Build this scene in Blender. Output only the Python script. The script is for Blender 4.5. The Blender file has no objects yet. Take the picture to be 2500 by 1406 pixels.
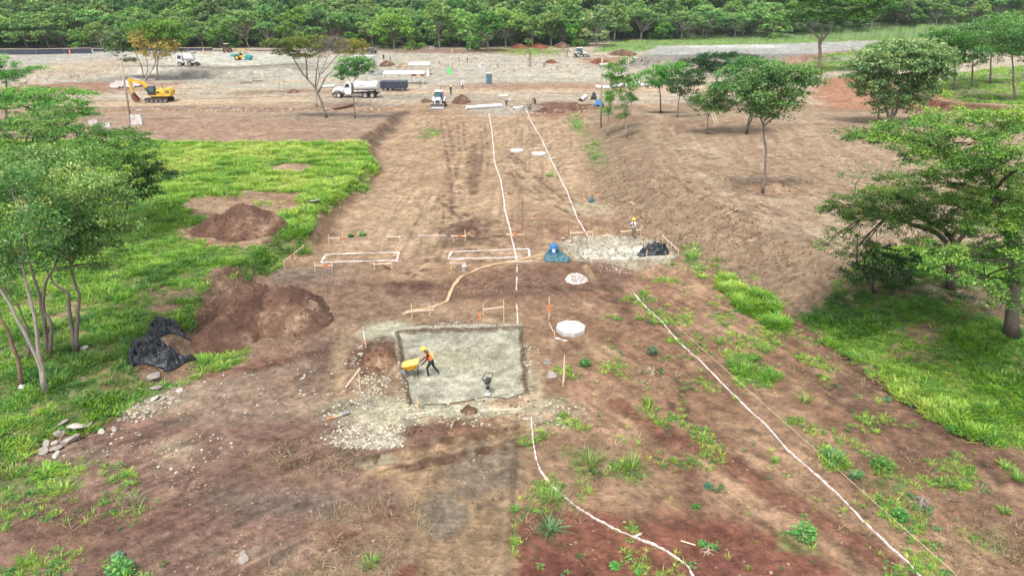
import bpy, math, random
import numpy as np
from mathutils import Vector, Matrix

# ------------------------------------------------------------------ camera, world, sun, exposure
scene = bpy.context.scene
COL = scene.collection
CAM_H = 18.0
FPX = 1667.0                     # focal length in photograph pixels (2500 wide)
TH = math.atan(723.0 / FPX)      # tilt below the horizontal
cam_data = bpy.data.cameras.new('camera')
cam = bpy.data.objects.new('camera', cam_data)
COL.objects.link(cam)
cam_data.sensor_width = 36.0
cam_data.lens = 36.0 * FPX / 2500.0
cam_data.clip_start = 0.5
cam_data.clip_end = 4000
cam.location = (0, 0, CAM_H)
cam.rotation_euler = (math.pi / 2 - TH, 0, 0)
scene.camera = cam

SUN_EL, SUN_AZ = math.radians(64), math.radians(205)   # azimuth clockwise from +Y
world = bpy.data.worlds.new("World")
scene.world = world
world.use_nodes = True
wn = world.node_tree
bg = wn.nodes['Background']
sky = wn.nodes.new('ShaderNodeTexSky')
sky.sky_type = 'NISHITA'
sky.sun_disc = False
sky.sun_elevation = SUN_EL
sky.sun_rotation = SUN_AZ
sky.air_density = 1.0
sky.dust_density = 3.0
hs = wn.nodes.new('ShaderNodeHueSaturation')
hs.inputs['Saturation'].default_value = 0.35
wn.links.new(sky.outputs[0], hs.inputs['Color'])
wn.links.new(hs.outputs[0], bg.inputs[0])
bg.inputs[1].default_value = 0.125

sun_d = bpy.data.lights.new('sun', 'SUN')
sun_d.energy = 1.5
sun_d.angle = math.radians(11)
sun_d.color = (1.0, 0.965, 0.91)
sun_o = bpy.data.objects.new('sun', sun_d)
COL.objects.link(sun_o)
sd = Vector((math.sin(SUN_AZ) * math.cos(SUN_EL), math.cos(SUN_AZ) * math.cos(SUN_EL), math.sin(SUN_EL)))
sun_o.rotation_euler = sd.to_track_quat('Z', 'Y').to_euler()

scene.view_settings.view_transform = 'Standard'
scene.view_settings.look = 'None'
scene.view_settings.exposure = 1.44
scene.view_settings.gamma = 1.0
scene.view_settings.use_curve_mapping = False
try:
    scene.cycles.use_denoising = True
    scene.cycles.max_bounces = 6
    scene.cycles.transparent_max_bounces = 6
    scene.cycles.volume_bounces = 0
    scene.cycles.use_adaptive_sampling = True
except Exception:
    pass

# ------------------------------------------------------------------ helpers: numbers and projection
RS = np.random.RandomState(7)
R = random.Random(11)
ST, CT = math.sin(TH), math.cos(TH)

def U(px, py, z=0.0):
    """point of the photograph -> place on the level plane z"""
    a, b = (px - 1250) / FPX, -(py - 703) / FPX
    dy, dz = CT + b * ST, -ST + b * CT
    t = (z - CAM_H) / dz
    return (a * t, dy * t)

def P(px, py, Y):
    """point of the photograph seen on the upright plane at distance Y"""
    b = -(py - 703) / FPX
    dy, dz = CT + b * ST, -ST + b * CT
    t = Y / dy
    return Vector(((px - 1250) / FPX * t, Y, CAM_H + dz * t))

def UP(pts, z=0.0):
    return np.array([U(p[0], p[1], z) for p in pts])

_tab = RS.rand(512, 512).astype(np.float32)
def vnoise(x, y, ox=0):
    x = np.asarray(x, dtype=np.float64) + ox * 17.31 + 1000; y = np.asarray(y, dtype=np.float64) + ox * 9.77 + 1000
    xi, yi = np.floor(x).astype(np.int64), np.floor(y).astype(np.int64)
    fx, fy = x - xi, y - yi
    fx = fx * fx * (3 - 2 * fx); fy = fy * fy * (3 - 2 * fy)
    a, b = xi & 511, yi & 511
    a1, b1 = (a + 1) & 511, (b + 1) & 511
    return ((_tab[a, b] * (1 - fx) + _tab[a1, b] * fx) * (1 - fy) + (_tab[a, b1] * (1 - fx) + _tab[a1, b1] * fx) * fy)

def fbm(x, y, scale=1.0, octv=4, ox=0, gain=0.5):
    """0..1 noise, feature size = scale metres"""
    s, amp, tot = 0.0, 1.0, 0.0
    f = 1.0 / scale
    c, sn = 0.8, 0.6
    u, v = np.asarray(x) * f, np.asarray(y) * f
    for k in range(octv):
        s = s + amp * vnoise(u, v, ox + k * 3.1)
        tot += amp
        u, v = (u * c - v * sn) * 2.03, (u * sn + v * c) * 2.03
        amp *= gain
    return s / tot

def sstep(a, b, x):
    t = np.clip((np.asarray(x, dtype=np.float64) - a) / (b - a), 0, 1)
    return t * t * (3 - 2 * t)

def sdist(poly, x, y):
    """signed distance to a polygon, positive inside"""
    x = np.asarray(x, dtype=np.float64); y = np.asarray(y, dtype=np.float64)
    d = np.full(x.shape, 1e9); ins = np.zeros(x.shape, bool)
    n = len(poly)
    for i in range(n):
        x0, y0 = poly[i]; x1, y1 = poly[(i + 1) % n]
        ex, ey = x1 - x0, y1 - y0
        L = ex * ex + ey * ey + 1e-12
        t = np.clip(((x - x0) * ex + (y - y0) * ey) / L, 0, 1)
        d = np.minimum(d, (x - x0 - t * ex) ** 2 + (y - y0 - t * ey) ** 2)
        c = (y0 > y) != (y1 > y)
        with np.errstate(divide='ignore', invalid='ignore'):
            xi = (x1 - x0) * (y - y0) / (y1 - y0 if y1 != y0 else 1e-9) + x0
        ins ^= c & (x < xi)
    return np.where(ins, 1, -1) * np.sqrt(d)

def ldist(line, x, y):
    """distance to a polyline"""
    x = np.asarray(x, dtype=np.float64); y = np.asarray(y, dtype=np.float64)
    d = np.full(x.shape, 1e9)
    for i in range(len(line) - 1):
        x0, y0 = line[i]; x1, y1 = line[i + 1]
        ex, ey = x1 - x0, y1 - y0
        t = np.clip(((x - x0) * ex + (y - y0) * ey) / (ex * ex + ey * ey + 1e-12), 0, 1)
        d = np.minimum(d, (x - x0 - t * ex) ** 2 + (y - y0 - t * ey) ** 2)
    return np.sqrt(d)

# ------------------------------------------------------------------ the lie of the land
LEFT = UP([(-1800, 262), (985, 262), (962, 305), (912, 345), (928, 400), (905, 440), (860, 480), (812, 525), (800, 570), (775, 600),
           (700, 598), (660, 640), (560, 700), (500, 800), (470, 880), (300, 955), (235, 1010), (120, 1040), (0, 1095), (-400, 1150), (-1800, 1300)], 0.5)
RIGHT = UP([(1425, 262), (1455, 330), (1440, 370), (1440, 430), (1500, 510), (1560, 560), (1630, 590), (1700, 640), (1780, 690), (1850, 735),
            (1945, 770), (2040, 850), (2190, 950), (2330, 1040), (2500, 1095), (2900, 1200), (4500, 1300), (4500, 262)], 0.2)
PIT = UP([(974, 812), (1270, 802), (1284, 962), (1240, 975), (1190, 970), (1110, 988), (1003, 990), (985, 900)], -0.15)
SLOT = UP([(1408, 612), (1640, 603), (1650, 632), (1425, 634)], -0.1)
PAD = UP([(1600, 116), (1850, 112), (2110, 104), (2300, 112), (2280, 138), (2050, 142), (1800, 143), (1590, 152), (1545, 150)], 1.0)
STEP = UP([(-900, 128), (600, 124), (760, 140), (735, 162), (640, 176), (520, 180), (400, 170), (280, 170), (100, 190), (-900, 230)], 0.8)
ROADCUT = UP([(2190, 225), (2240, 238), (2400, 275), (2560, 300), (3400, 330), (3400, 200), (2500, 170), (2300, 200)], 1.0)
BENCH = UP([(915, 1150), (1130, 1095), (1300, 1062)])

def HF(x, y):
    x = np.asarray(x, dtype=np.float64); y = np.asarray(y, dtype=np.float64)
    z = 0.22 * (fbm(x, y, 14, 3, 1) - 0.5)
    wob = 0.5 * (fbm(x, y, 1.6, 3, 2) - 0.5)
    z = z + 1.05 * sstep(-0.3, 1.5, sdist(LEFT, x, y) + 1.3 * wob) * (1 - sstep(96, 120, y)) * (0.55 + 0.45 * sstep(24, 46, y))
    dR = sdist(RIGHT, x, y) + 1.6 * wob
    z = z + 1.7 * sstep(-0.8, 8.0, dR) * (1 - sstep(92, 122, y))
    z = z + 0.12 * np.exp(-((dR - 6.5) / 1.0) ** 2) * (1 - sstep(70, 90, y)) * sstep(38, 44, y)
    z = z - 0.20 * sstep(-0.03, 0.10, sdist(PIT, x, y) + 0.3 * wob)
    z = z - 0.30 * sstep(-0.05, 0.12, sdist(SLOT, x, y) + 0.15 * wob)
    z = z + 1.5 * sstep(-2.5, 1.5, sdist(PAD, x, y))
    z = z + 1.0 * sstep(-3.0, 1.0, sdist(STEP, x, y))
    z = z + 1.3 * sstep(-0.8, 0.6, sdist(ROADCUT, x, y))
    z = z + 0.16 * np.exp(-(ldist(BENCH, x, y) / 0.35) ** 2) * fbm(x, y, 0.5, 2, 5)
    yy = np.maximum(y - 292, 0)
    hill = 0.155 * yy * sstep(0, 60, yy) * (1 - 0.25 * sstep(200, 700, yy)) + 3.5 * (fbm(x, y, 90, 2, 6) - 0.5) * sstep(10, 90, yy)
    z = z + hill
    # small relief
    near = 1 - sstep(60, 130, y)
    z = z + near * 0.05 * (fbm(x, y, 0.9, 3, 8) - 0.5)
    return z

def hz(x, y):
    return float(HF(np.array([x]), np.array([y]))[0])

def G(px, py):
    """where the sight line through a point of the photograph meets the ground"""
    a, b = (px - 1250) / FPX, -(py - 703) / FPX
    dy, dz = CT + b * ST, -ST + b * CT
    t0 = max(4.0, (-4.0 - CAM_H) / min(dz, -1e-3) * 0 + 8.0)
    t1 = min(900.0, (-1.5 - CAM_H) / dz if dz < -1e-3 else 900.0)
    for _ in range(3):
        t = np.linspace(t0, t1, 160)
        g = CAM_H + dz * t - HF(a * t, dy * t)
        k = int(np.argmax(g < 0)) if (g < 0).any() else 159
        t0, t1 = t[max(k - 1, 0)], t[k]
    t = 0.5 * (t0 + t1)
    return Vector((a * t, dy * t, hz(a * t, dy * t)))

def lin(r, g, b):
    f = lambda c: (c / 255 / 12.92) if c / 255 <= 0.04045 else ((c / 255 + 0.055) / 1.055) ** 2.4
    return np.array([f(r), f(g), f(b)])

# ------------------------------------------------------------------ helpers: objects
def tag(o, label=None, cat=None, group=None, kind=None):
    if label: o['label'] = label
    if cat: o['category'] = cat
    if group: o['group'] = group
    if kind: o['kind'] = kind
    return o

def link(o, parent=None):
    COL.objects.link(o)
    if parent is not None: o.parent = parent
    return o

def empty(name, loc=(0, 0, 0), rz=0.0, label=None, cat=None, group=None, scale=1.0, tilt=None):
    o = bpy.data.objects.new(name, None)
    o.empty_display_size = 0.2
    o.location = loc
    o.rotation_euler = (tilt[0] if tilt else 0, tilt[1] if tilt else 0, rz)
    o.scale = (scale,) * 3
    COL.objects.link(o)
    return tag(o, label, cat, group)

def copy_tree(o, parent=None):
    c = o.copy(); COL.objects.link(c)
    if parent is not None: c.parent = parent
    for ch in o.children: copy_tree(ch, c)
    return c

class MB:
    """collects shapes, build() links them as one mesh object"""
    def __init__(s): s.v, s.f, s.m = [], [], []
    def add(s, vs, fs, m=0, M=None):
        b = len(s.v)
        if M is not None: vs = [M @ Vector(v) for v in vs]
        s.v += [tuple(v) for v in vs]
        s.f += [tuple(b + i for i in f) for f in fs]
        s.m += [m] * len(fs)
        return s
    def box(s, c, d, rz=0, m=0, taper=1.0, ry=0, rx=0, bev=0.0):
        x, y, z = d[0] / 2, d[1] / 2, d[2] / 2
        M = Matrix.Translation(c) @ Matrix.Rotation(rz, 4, 'Z') @ Matrix.Rotation(ry, 4, 'Y') @ Matrix.Rotation(rx, 4, 'X')
        if bev <= 0:
            vs = [(-x, -y, -z), (x, -y, -z), (x, y, -z), (-x, y, -z), (-x * taper, -y * taper, z), (x * taper, -y * taper, z), (x * taper, y * taper, z), (-x * taper, y * taper, z)]
            return s.add(vs, [(3, 2, 1, 0), (4, 5, 6, 7), (0, 1, 5, 4), (1, 2, 6, 5), (2, 3, 7, 6), (3, 0, 4, 7)], m, M)
        b = min(bev, x * .6, y * .6, z * .6)
        def ring(X, Y, Z, k=1.0):
            return [(-X + b, -Y, Z), (X - b, -Y, Z), (X, -Y + b, Z), (X, Y - b, Z), (X - b, Y, Z), (-X + b, Y, Z), (-X, Y - b, Z), (-X, -Y + b, Z)]
        t = taper
        vs = ring(x - b, y - b, -z) + ring(x, y, -z + b) + ring(x * t, y * t, z - b) + ring(x * t - b, y * t - b, z)
        fs = [tuple(range(7, -1, -1)), tuple(range(24, 32))]
        for k in range(3):
            for i in range(8): fs.append((k * 8 + i, k * 8 + (i + 1) % 8, k * 8 + 8 + (i + 1) % 8, k * 8 + 8 + i))
        return s.add(vs, fs, m, M)
    def tube(s, pts, rad, n=8, m=0, cap=True):
        pts = [Vector(p) for p in pts]
        if not hasattr(rad, '__len__'): rad = [rad] * len(pts)
        vs, fs = [], []
        up = Vector((0, 0, 1)); ref = None
        for i, p in enumerate(pts):
            t = (pts[min(i + 1, len(pts) - 1)] - pts[max(i - 1, 0)])
            if t.length < 1e-9: t = up.copy()
            t.normalize()
            if ref is None: ref = Vector((1, 0, 0)) if abs(t.x) < 0.8 else Vector((0, 1, 0))
            a = (ref - t * ref.dot(t)).normalized(); ref = a
            b = t.cross(a)
            for k in range(n):
                w = 2 * math.pi * k / n
                vs.append(p + (a * math.cos(w) + b * math.sin(w)) * rad[i])
        for i in range(len(pts) - 1):
            for k in range(n): fs.append((i * n + k, i * n + (k + 1) % n, (i + 1) * n + (k + 1) % n, (i + 1) * n + k))
        if cap:
            fs.append(tuple(range(n - 1, -1, -1))); fs.append(tuple((len(pts) - 1) * n + k for k in range(n)))
        return s.add(vs, fs, m)
    def prism(s, prof, y0, y1, m=0, M=None):
        """profile in x,z pushed from y0 to y1"""
        n = len(prof)
        vs = [(p[0], y0, p[1]) for p in prof] + [(p[0], y1, p[1]) for p in prof]
        fs = [tuple(range(n)), tuple(range(2 * n - 1, n - 1, -1))] + [(i, n + i, n + (i + 1) % n, (i + 1) % n) for i in range(n)]
        return s.add(vs, fs, m, M)
    def lathe(s, prof, n=16, m=0, M=None, cap=True):
        """profile r,z round the z axis"""
        vs = [(r * math.cos(2 * math.pi * k / n), r * math.sin(2 * math.pi * k / n), z) for r, z in prof for k in range(n)]
        fs = [(i * n + k, i * n + (k + 1) % n, (i + 1) * n + (k + 1) % n, (i + 1) * n + k) for i in range(len(prof) - 1) for k in range(n)]
        if cap: fs += [tuple(range(n - 1, -1, -1)), tuple((len(prof) - 1) * n + k for k in range(n))]
        return s.add(vs, fs, m, M)
    def mesh(s, name, mats, smooth=False):
        me = bpy.data.meshes.new(name)
        me.from_pydata(s.v, [], s.f)
        for mt in (mats if isinstance(mats, (list, tuple)) else [mats]): me.materials.append(mt)
        me.polygons.foreach_set('material_index', s.m)
        if smooth: me.polygons.foreach_set('use_smooth', [True] * len(s.f))
        me.update()
        return me
    def build(s, name, mats, parent=None, smooth=False, loc=None):
        o = bpy.data.objects.new(name, s.mesh(name, mats, smooth))
        if loc is not None: o.location = loc
        return link(o, parent)

def np_mesh(name, V, F, mats, smooth=False, attrs=None, mi=None):
    """V (n,3), F (m,4) or (m,3) arrays"""
    me = bpy.data.meshes.new(name)
    k = F.shape[1]
    me.vertices.add(len(V)); me.vertices.foreach_set('co', np.ascontiguousarray(V, dtype=np.float32).ravel())
    me.loops.add(F.size); me.loops.foreach_set('vertex_index', np.ascontiguousarray(F, dtype=np.int32).ravel())
    me.polygons.add(len(F))
    me.polygons.foreach_set('loop_start', np.arange(0, F.size, k, dtype=np.int32))
    me.polygons.foreach_set('loop_total', np.full(len(F), k, dtype=np.int32))
    if smooth: me.polygons.foreach_set('use_smooth', np.ones(len(F), dtype=bool))
    for mt in mats: me.materials.append(mt)
    if mi is not None: me.polygons.foreach_set('material_index', mi.astype(np.int32))
    for nm, (typ, arr) in (attrs or {}).items():
        a = me.attributes.new(nm, typ, 'POINT')
        a.data.foreach_set('color' if typ == 'FLOAT_COLOR' else 'value', np.ascontiguousarray(arr, dtype=np.float32).ravel())
    me.update(calc_edges=True)
    return me

# ------------------------------------------------------------------ materials
def mat(name, col=None, rough=0.8, metal=0.0, spec=0.3, var=0.12, vscale=3.0, dirt=None, dirt_amt=0.35, bump=0.0, bscale=20.0, trans=0.0, alpha=1.0):
    """painted / plain surface with uneven colour and, if asked, soil on it"""
    m = bpy.data.materials.new(name); m.use_nodes = True
    nt = m.node_tree; N, L = nt.nodes, nt.links
    b = N['Principled BSDF']
    b.inputs['Roughness'].default_value = rough; b.inputs['Metallic'].default_value = metal
    b.inputs['Specular IOR Level'].default_value = spec
    if trans: b.inputs['Transmission Weight'].default_value = trans
    tc = N.new('ShaderNodeTexCoord')
    no = N.new('ShaderNodeTexNoise'); no.inputs['Scale'].default_value = vscale; no.inputs['Detail'].default_value = 6; no.inputs['Roughness'].default_value = 0.65
    L.new(tc.outputs['Object'], no.inputs['Vector'])
    mr = N.new('ShaderNodeMapRange'); mr.inputs[1].default_value = 0.3; mr.inputs[2].default_value = 0.7
    mr.inputs[3].default_value = 1 - var; mr.inputs[4].default_value = 1 + var
    L.new(no.outputs[0], mr.inputs[0])
    mx = N.new('ShaderNodeVectorMath'); mx.operation = 'SCALE'
    mx.inputs[0].default_value = col[:3]
    L.new(mr.outputs[0], mx.inputs['Scale'])
    out = mx.outputs[0]
    if dirt is not None:
        n2 = N.new('ShaderNodeTexNoise'); n2.inputs['Scale'].default_value = vscale * 0.7; n2.inputs['Detail'].default_value = 8; n2.inputs['Roughness'].default_value = 0.7
        mp = N.new('ShaderNodeMapping'); mp.inputs['Location'].default_value = (3.3, 1.7, 9.1)
        L.new(tc.outputs['Object'], mp.inputs[0]); L.new(mp.outputs[0], n2.inputs['Vector'])
        r2 = N.new('ShaderNodeMapRange'); r2.inputs[1].default_value = 0.62 - dirt_amt * 0.4; r2.inputs[2].default_value = 0.8 - dirt_amt * 0.3
        r2.inputs[3].default_value = 0; r2.inputs[4].default_value = 0.85
        L.new(n2.outputs[0], r2.inputs[0])
        mm = N.new('ShaderNodeMix'); mm.data_type = 'RGBA'; mm.inputs[7].default_value = (*dirt[:3], 1)
        L.new(r2.outputs[0], mm.inputs[0]); L.new(out, mm.inputs[6]); out = mm.outputs[2]
    L.new(out, b.inputs['Base Color'])
    if bump:
        n3 = N.new('ShaderNodeTexNoise'); n3.inputs['Scale'].default_value = bscale; n3.inputs['Detail'].default_value = 5
        L.new(tc.outputs['Object'], n3.inputs['Vector'])
        bp = N.new('ShaderNodeBump'); bp.inputs['Strength'].default_value = 1; bp.inputs['Distance'].default_value = bump
        L.new(n3.outputs[0], bp.inputs['Height']); L.new(bp.outputs[0], b.inputs['Normal'])
    return m

def leaf_mat(name, c_dark, c_mid, c_light, instancer=False, transl=0.35, rough=0.6):
    m = bpy.data.materials.new(name); m.use_nodes = True
    nt = m.node_tree; N, L = nt.nodes, nt.links
    N.remove(N['Principled BSDF'])
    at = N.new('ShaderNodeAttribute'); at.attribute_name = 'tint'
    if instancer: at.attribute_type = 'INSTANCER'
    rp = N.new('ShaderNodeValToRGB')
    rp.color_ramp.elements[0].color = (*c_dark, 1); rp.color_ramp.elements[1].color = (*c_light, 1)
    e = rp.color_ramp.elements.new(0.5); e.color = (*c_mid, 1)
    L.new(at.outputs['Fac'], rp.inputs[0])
    oi = N.new('ShaderNodeObjectInfo')
    hsv = N.new('ShaderNodeHueSaturation')
    mr = N.new('ShaderNodeMapRange'); mr.inputs[3].default_value = 0.78; mr.inputs[4].default_value = 1.28
    L.new(oi.outputs['Random'], mr.inputs[0]); L.new(mr.outputs[0], hsv.inputs['Value'])
    L.new(rp.outputs[0], hsv.inputs['Color'])
    mh = N.new('ShaderNodeMapRange'); mh.inputs[3].default_value = 0.475; mh.inputs[4].default_value = 0.515
    wn_ = N.new('ShaderNodeTexWhiteNoise'); wn_.noise_dimensions = '1D'; L.new(oi.outputs['Random'], wn_.inputs['W']); L.new(wn_.outputs[0], mh.inputs[0]); L.new(mh.outputs[0], hsv.inputs['Hue'])
    d = N.new('ShaderNodeBsdfDiffuse'); t = N.new('ShaderNodeBsdfTranslucent'); g = N.new('ShaderNodeBsdfGlossy')
    g.inputs['Roughness'].default_value = 0.55
    L.new(hsv.outputs[0], d.inputs[0]); L.new(hsv.outputs[0], t.inputs[0])
    m1 = N.new('ShaderNodeMixShader'); m1.inputs[0].default_value = transl
    L.new(d.outputs[0], m1.inputs[1]); L.new(t.outputs[0], m1.inputs[2])
    m2 = N.new('ShaderNodeMixShader'); m2.inputs[0].default_value = 0.035
    L.new(m1.outputs[0], m2.inputs[1]); L.new(g.outputs[0], m2.inputs[2])
    L.new(m2.outputs[0], N['Material Output'].inputs['Surface'])
    return m

K = 0.65      # albedo for a colour read off a lit surface in the photograph
def dc(r, g, b, k=None): return lin(r, g, b) * (K if k is None else k)

SOIL = dc(140, 104, 84)
M = {}
M['white'] = mat('white_paint', (0.62, 0.62, 0.61), 0.45, dirt=dc(165, 140, 115), dirt_amt=0.15)
M['white_dusty'] = mat('dusty_white_paint', (0.50, 0.49, 0.47), 0.6, dirt=dc(165, 140, 115), dirt_amt=0.45)
M['yellow'] = mat('machine_yellow', (0.60, 0.37, 0.04), 0.45, dirt=dc(150, 115, 80), dirt_amt=0.25)
M['barrow'] = mat('barrow_yellow', (0.80, 0.36, 0.015), 0.45, dirt=dc(190, 165, 120), dirt_amt=0.12, vscale=8)
M['barrow_in'] = mat('worn_barrow_tray', (0.72, 0.52, 0.14), 0.6, dirt=dc(200, 185, 150), dirt_amt=0.4, vscale=8)
M['rubber'] = mat('tyre_rubber', (0.028, 0.027, 0.026), 0.85, dirt=dc(140, 115, 95), dirt_amt=0.45)
M['rim'] = mat('dusty_wheel_rim', (0.45, 0.43, 0.40), 0.6, dirt=dc(140, 115, 95), dirt_amt=0.35)
M['black'] = mat('black_steel', (0.03, 0.03, 0.032), 0.55, dirt=dc(130, 105, 85), dirt_amt=0.25)
M['navy'] = mat('dark_blue_sheet', (0.035, 0.045, 0.065), 0.55, dirt=dc(130, 115, 100), dirt_amt=0.15)
M['grey'] = mat('grey_steel', (0.25, 0.25, 0.25), 0.5, metal=0.4, dirt=dc(140, 115, 95), dirt_amt=0.3)
M['bare'] = mat('worn_bright_steel', (0.50, 0.50, 0.49), 0.4, metal=0.6, dirt=dc(140, 115, 95), dirt_amt=0.2)
M['glass'] = mat('dark_window_glass', (0.035, 0.05, 0.055), 0.08, spec=0.8, var=0.05)
M['teal_glass'] = mat('blue_green_cab_glass', (0.05, 0.12, 0.15), 0.1, spec=0.8, var=0.05)
M['teal'] = mat('teal_paint', (0.03, 0.30, 0.30), 0.5, dirt=dc(165, 140, 115), dirt_amt=0.25)
M['wood'] = mat('fresh_pine_board', (0.56, 0.39, 0.25), 0.85, var=0.25, vscale=6, dirt=dc(150, 112, 84), dirt_amt=0.15)
M['wood_pale'] = mat('bleached_pine_board', (0.62, 0.50, 0.38), 0.85, var=0.2, vscale=6, dirt=dc(150, 112, 84), dirt_amt=0.12)
M['wood_dark'] = mat('dark_brown_plank', (0.14, 0.065, 0.045), 0.85, var=0.25, vscale=6)
M['orange'] = mat('orange_marking_paint', (0.80, 0.16, 0.03), 0.7, var=0.15, vscale=12)
M['chalk'] = mat('white_chalk_powder', (0.56, 0.53, 0.51), 0.95, var=0.3, vscale=11, dirt=dc(184, 146, 122), dirt_amt=0.5)
M['concrete'] = mat('pale_concrete', (0.40, 0.39, 0.37), 0.85, var=0.25, vscale=5, dirt=dc(185, 170, 150), dirt_amt=0.2, bump=0.01)
M['concrete_grey'] = mat('grey_concrete', (0.38, 0.37, 0.35), 0.9, var=0.2, vscale=4, bump=0.01)
M['hose'] = mat('tan_hose_skin', dc(212, 178, 138), 0.85, var=0.15, vscale=4, dirt=dc(160, 120, 95), dirt_amt=0.25)
M['sheet_black'] = mat('black_polythene', (0.010, 0.013, 0.017), 0.30, spec=0.5, var=0.35, vscale=4, bump=0.06, bscale=6)
M['sheet_teal'] = mat('grey_teal_tarpaulin', (0.045, 0.12, 0.14), 0.5, spec=0.4, var=0.35, vscale=4, dirt=dc(110, 105, 98), dirt_amt=0.22, bump=0.05, bscale=7)
M['sheet_white'] = mat('white_sacking', (0.50, 0.48, 0.46), 0.75, var=0.25, vscale=5, dirt=dc(140, 110, 90), dirt_amt=0.55, bump=0.03, bscale=9)
M['blue'] = mat('blue_plastic', (0.02, 0.13, 0.30), 0.4, spec=0.5, var=0.15, dirt=dc(140, 120, 100), dirt_amt=0.15)
M['toilet'] = mat('slate_blue_plastic', (0.07, 0.13, 0.19), 0.5, var=0.1, dirt=dc(150, 130, 110), dirt_amt=0.12)
M['skin'] = mat('brown_skin', (0.23, 0.11, 0.065), 0.6, var=0.08)
M['hat'] = mat('yellow_hard_hat', (0.85, 0.62, 0.04), 0.35, var=0.05)
M['hat_white'] = mat('white_hard_hat', (0.8, 0.8, 0.78), 0.35, var=0.05)
M['vest'] = mat('orange_safety_vest', (0.85, 0.17, 0.04), 0.7, var=0.1, vscale=10)
M['vest_band'] = mat('yellow_reflective_band', (0.85, 0.72, 0.25), 0.5, var=0.1)
M['maroon'] = mat('maroon_shirt', (0.11, 0.018, 0.022), 0.85, var=0.2, vscale=10)
M['jeans'] = mat('dark_navy_trousers', (0.022, 0.03, 0.045), 0.85, var=0.25, vscale=10)
M['khaki'] = mat('olive_grey_trousers', (0.16, 0.14, 0.105), 0.85, var=0.2, vscale=10)
M['shirt_white'] = mat('white_shirt', (0.70, 0.70, 0.70), 0.85, var=0.08, vscale=10)
M['shirt_blue'] = mat('blue_shirt', (0.10, 0.17, 0.33), 0.85, var=0.15, vscale=10)
M['shirt_dark'] = mat('dark_shirt', (0.03, 0.032, 0.04), 0.85, var=0.2, vscale=10)
M['shirt_grey'] = mat('grey_shirt', (0.30, 0.30, 0.31), 0.85, var=0.15, vscale=10)
M['boot'] = mat('pale_dusty_boots', (0.36, 0.30, 0.24), 0.85, var=0.15)
M['bark'] = mat('grey_brown_bark', (0.17, 0.14, 0.115), 0.95, var=0.35, vscale=2.5, bump=0.02, bscale=12)
M['bark_pale'] = mat('pale_grey_bark', (0.30, 0.265, 0.23), 0.95, var=0.35, vscale=2.5, bump=0.02, bscale=12)
M['bark_dark'] = mat('dark_bark', (0.075, 0.06, 0.05), 0.95, var=0.35, vscale=2.5, bump=0.02, bscale=12)
M['bark_red'] = mat('reddish_bark', (0.20, 0.12, 0.09), 0.95, var=0.35, vscale=2.5, bump=0.02, bscale=12)
M['rock'] = mat('grey_field_stone', (0.25, 0.22, 0.195), 0.9, var=0.3, vscale=4, dirt=SOIL, dirt_amt=0.3, bump=0.04, bscale=8)
M['rock_pale'] = mat('pale_rubble_stone', (0.38, 0.35, 0.305), 0.9, var=0.25, vscale=4, dirt=dc(160, 135, 110), dirt_amt=0.3, bump=0.03, bscale=8)
M['rebar'] = mat('rusty_steel_bar', (0.17, 0.06, 0.04), 0.85, var=0.2)
M['straw'] = mat('dry_straw', (0.42, 0.36, 0.25), 0.9, var=0.25, vscale=9)
M['net'] = mat('green_mesh_panel', (0.12, 0.55, 0.14), 0.8, var=0.1)

# ------------------------------------------------------------------ where grass grows
def E(px, py, rx, ry):
    """ellipse read off the photograph -> centre and radii on the ground"""
    x, y = U(px, py, 0.4)
    rxm = abs(U(px + rx, py, 0.4)[0] - x)
    rym = 0.5 * (U(px, py - ry, 0.4)[1] - U(px, py + ry, 0.4)[1])
    return x, y, rxm, rym

def edist(e, x, y):
    return np.sqrt(((x - e[0]) / e[2]) ** 2 + ((y - e[1]) / e[3]) ** 2)

GR_FIELD = UP([(300, 346), (480, 350), (900, 352), (916, 395), (890, 440), (826, 482), (780, 522), (768, 560), (745, 590), (700, 590),
               (655, 630), (600, 655), (540, 690), (505, 740), (492, 800), (500, 850), (480, 885), (300, 948), (225, 1005), (110, 1020), (0, 1088), (-500, 1120), (-1500, 700), (-900, 346)], 0.9)
GR_SLOPE = UP([(1962, 768), (2060, 848), (2200, 942), (2345, 1040), (2520, 1090), (3300, 1260), (3300, 640), (2500, 620), (2200, 640), (2070, 690), (2020, 735)], 0.4)
GR_LINE = UP([(1752, 678), (1778, 672), (1850, 715), (1905, 760), (1908, 792), (1870, 775), (1790, 728)], 0.3)
GR_FAR1 = UP([(1500, 100), (1620, 98), (2100, 76), (2500, 60), (2500, 110), (2110, 100), (1850, 110), (1640, 112), (1560, 128), (1440, 128)], 0)
GR_FAR2 = UP([(1900, 160), (2090, 140), (2200, 150), (2110, 172), (1980, 178)], 0)
GR_FAR3 = UP([(2235, 225), (2330, 170), (2500, 150), (3300, 160), (3300, 320), (2500, 285), (2380, 262)], 1.0)
GR_ELL = [E(1300, 122, 85, 11), E(640, 640, 0, 0)[:0] or E(600, 640, 60, 26), E(130, 1145, 95, 42), E(20, 1160, 70, 40), E(300, 1385, 60, 32), E(10, 1390, 60, 50),
          E(1050, 318, 32, 14), E(1410, 300, 20, 34), E(1456, 372, 24, 34), E(1690, 615, 26, 34), E(545, 860, 60, 26), E(1430, 1110, 75, 40), E(1545, 1135, 42, 26),
          E(1370, 1205, 30, 22), E(2170, 1150, 60, 45), E(1950, 1300, 50, 26), E(1830, 890, 62, 40), E(2040, 1110, 35, 22), E(2440, 1300, 60, 40), E(1580, 985, 30, 20)]
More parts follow.
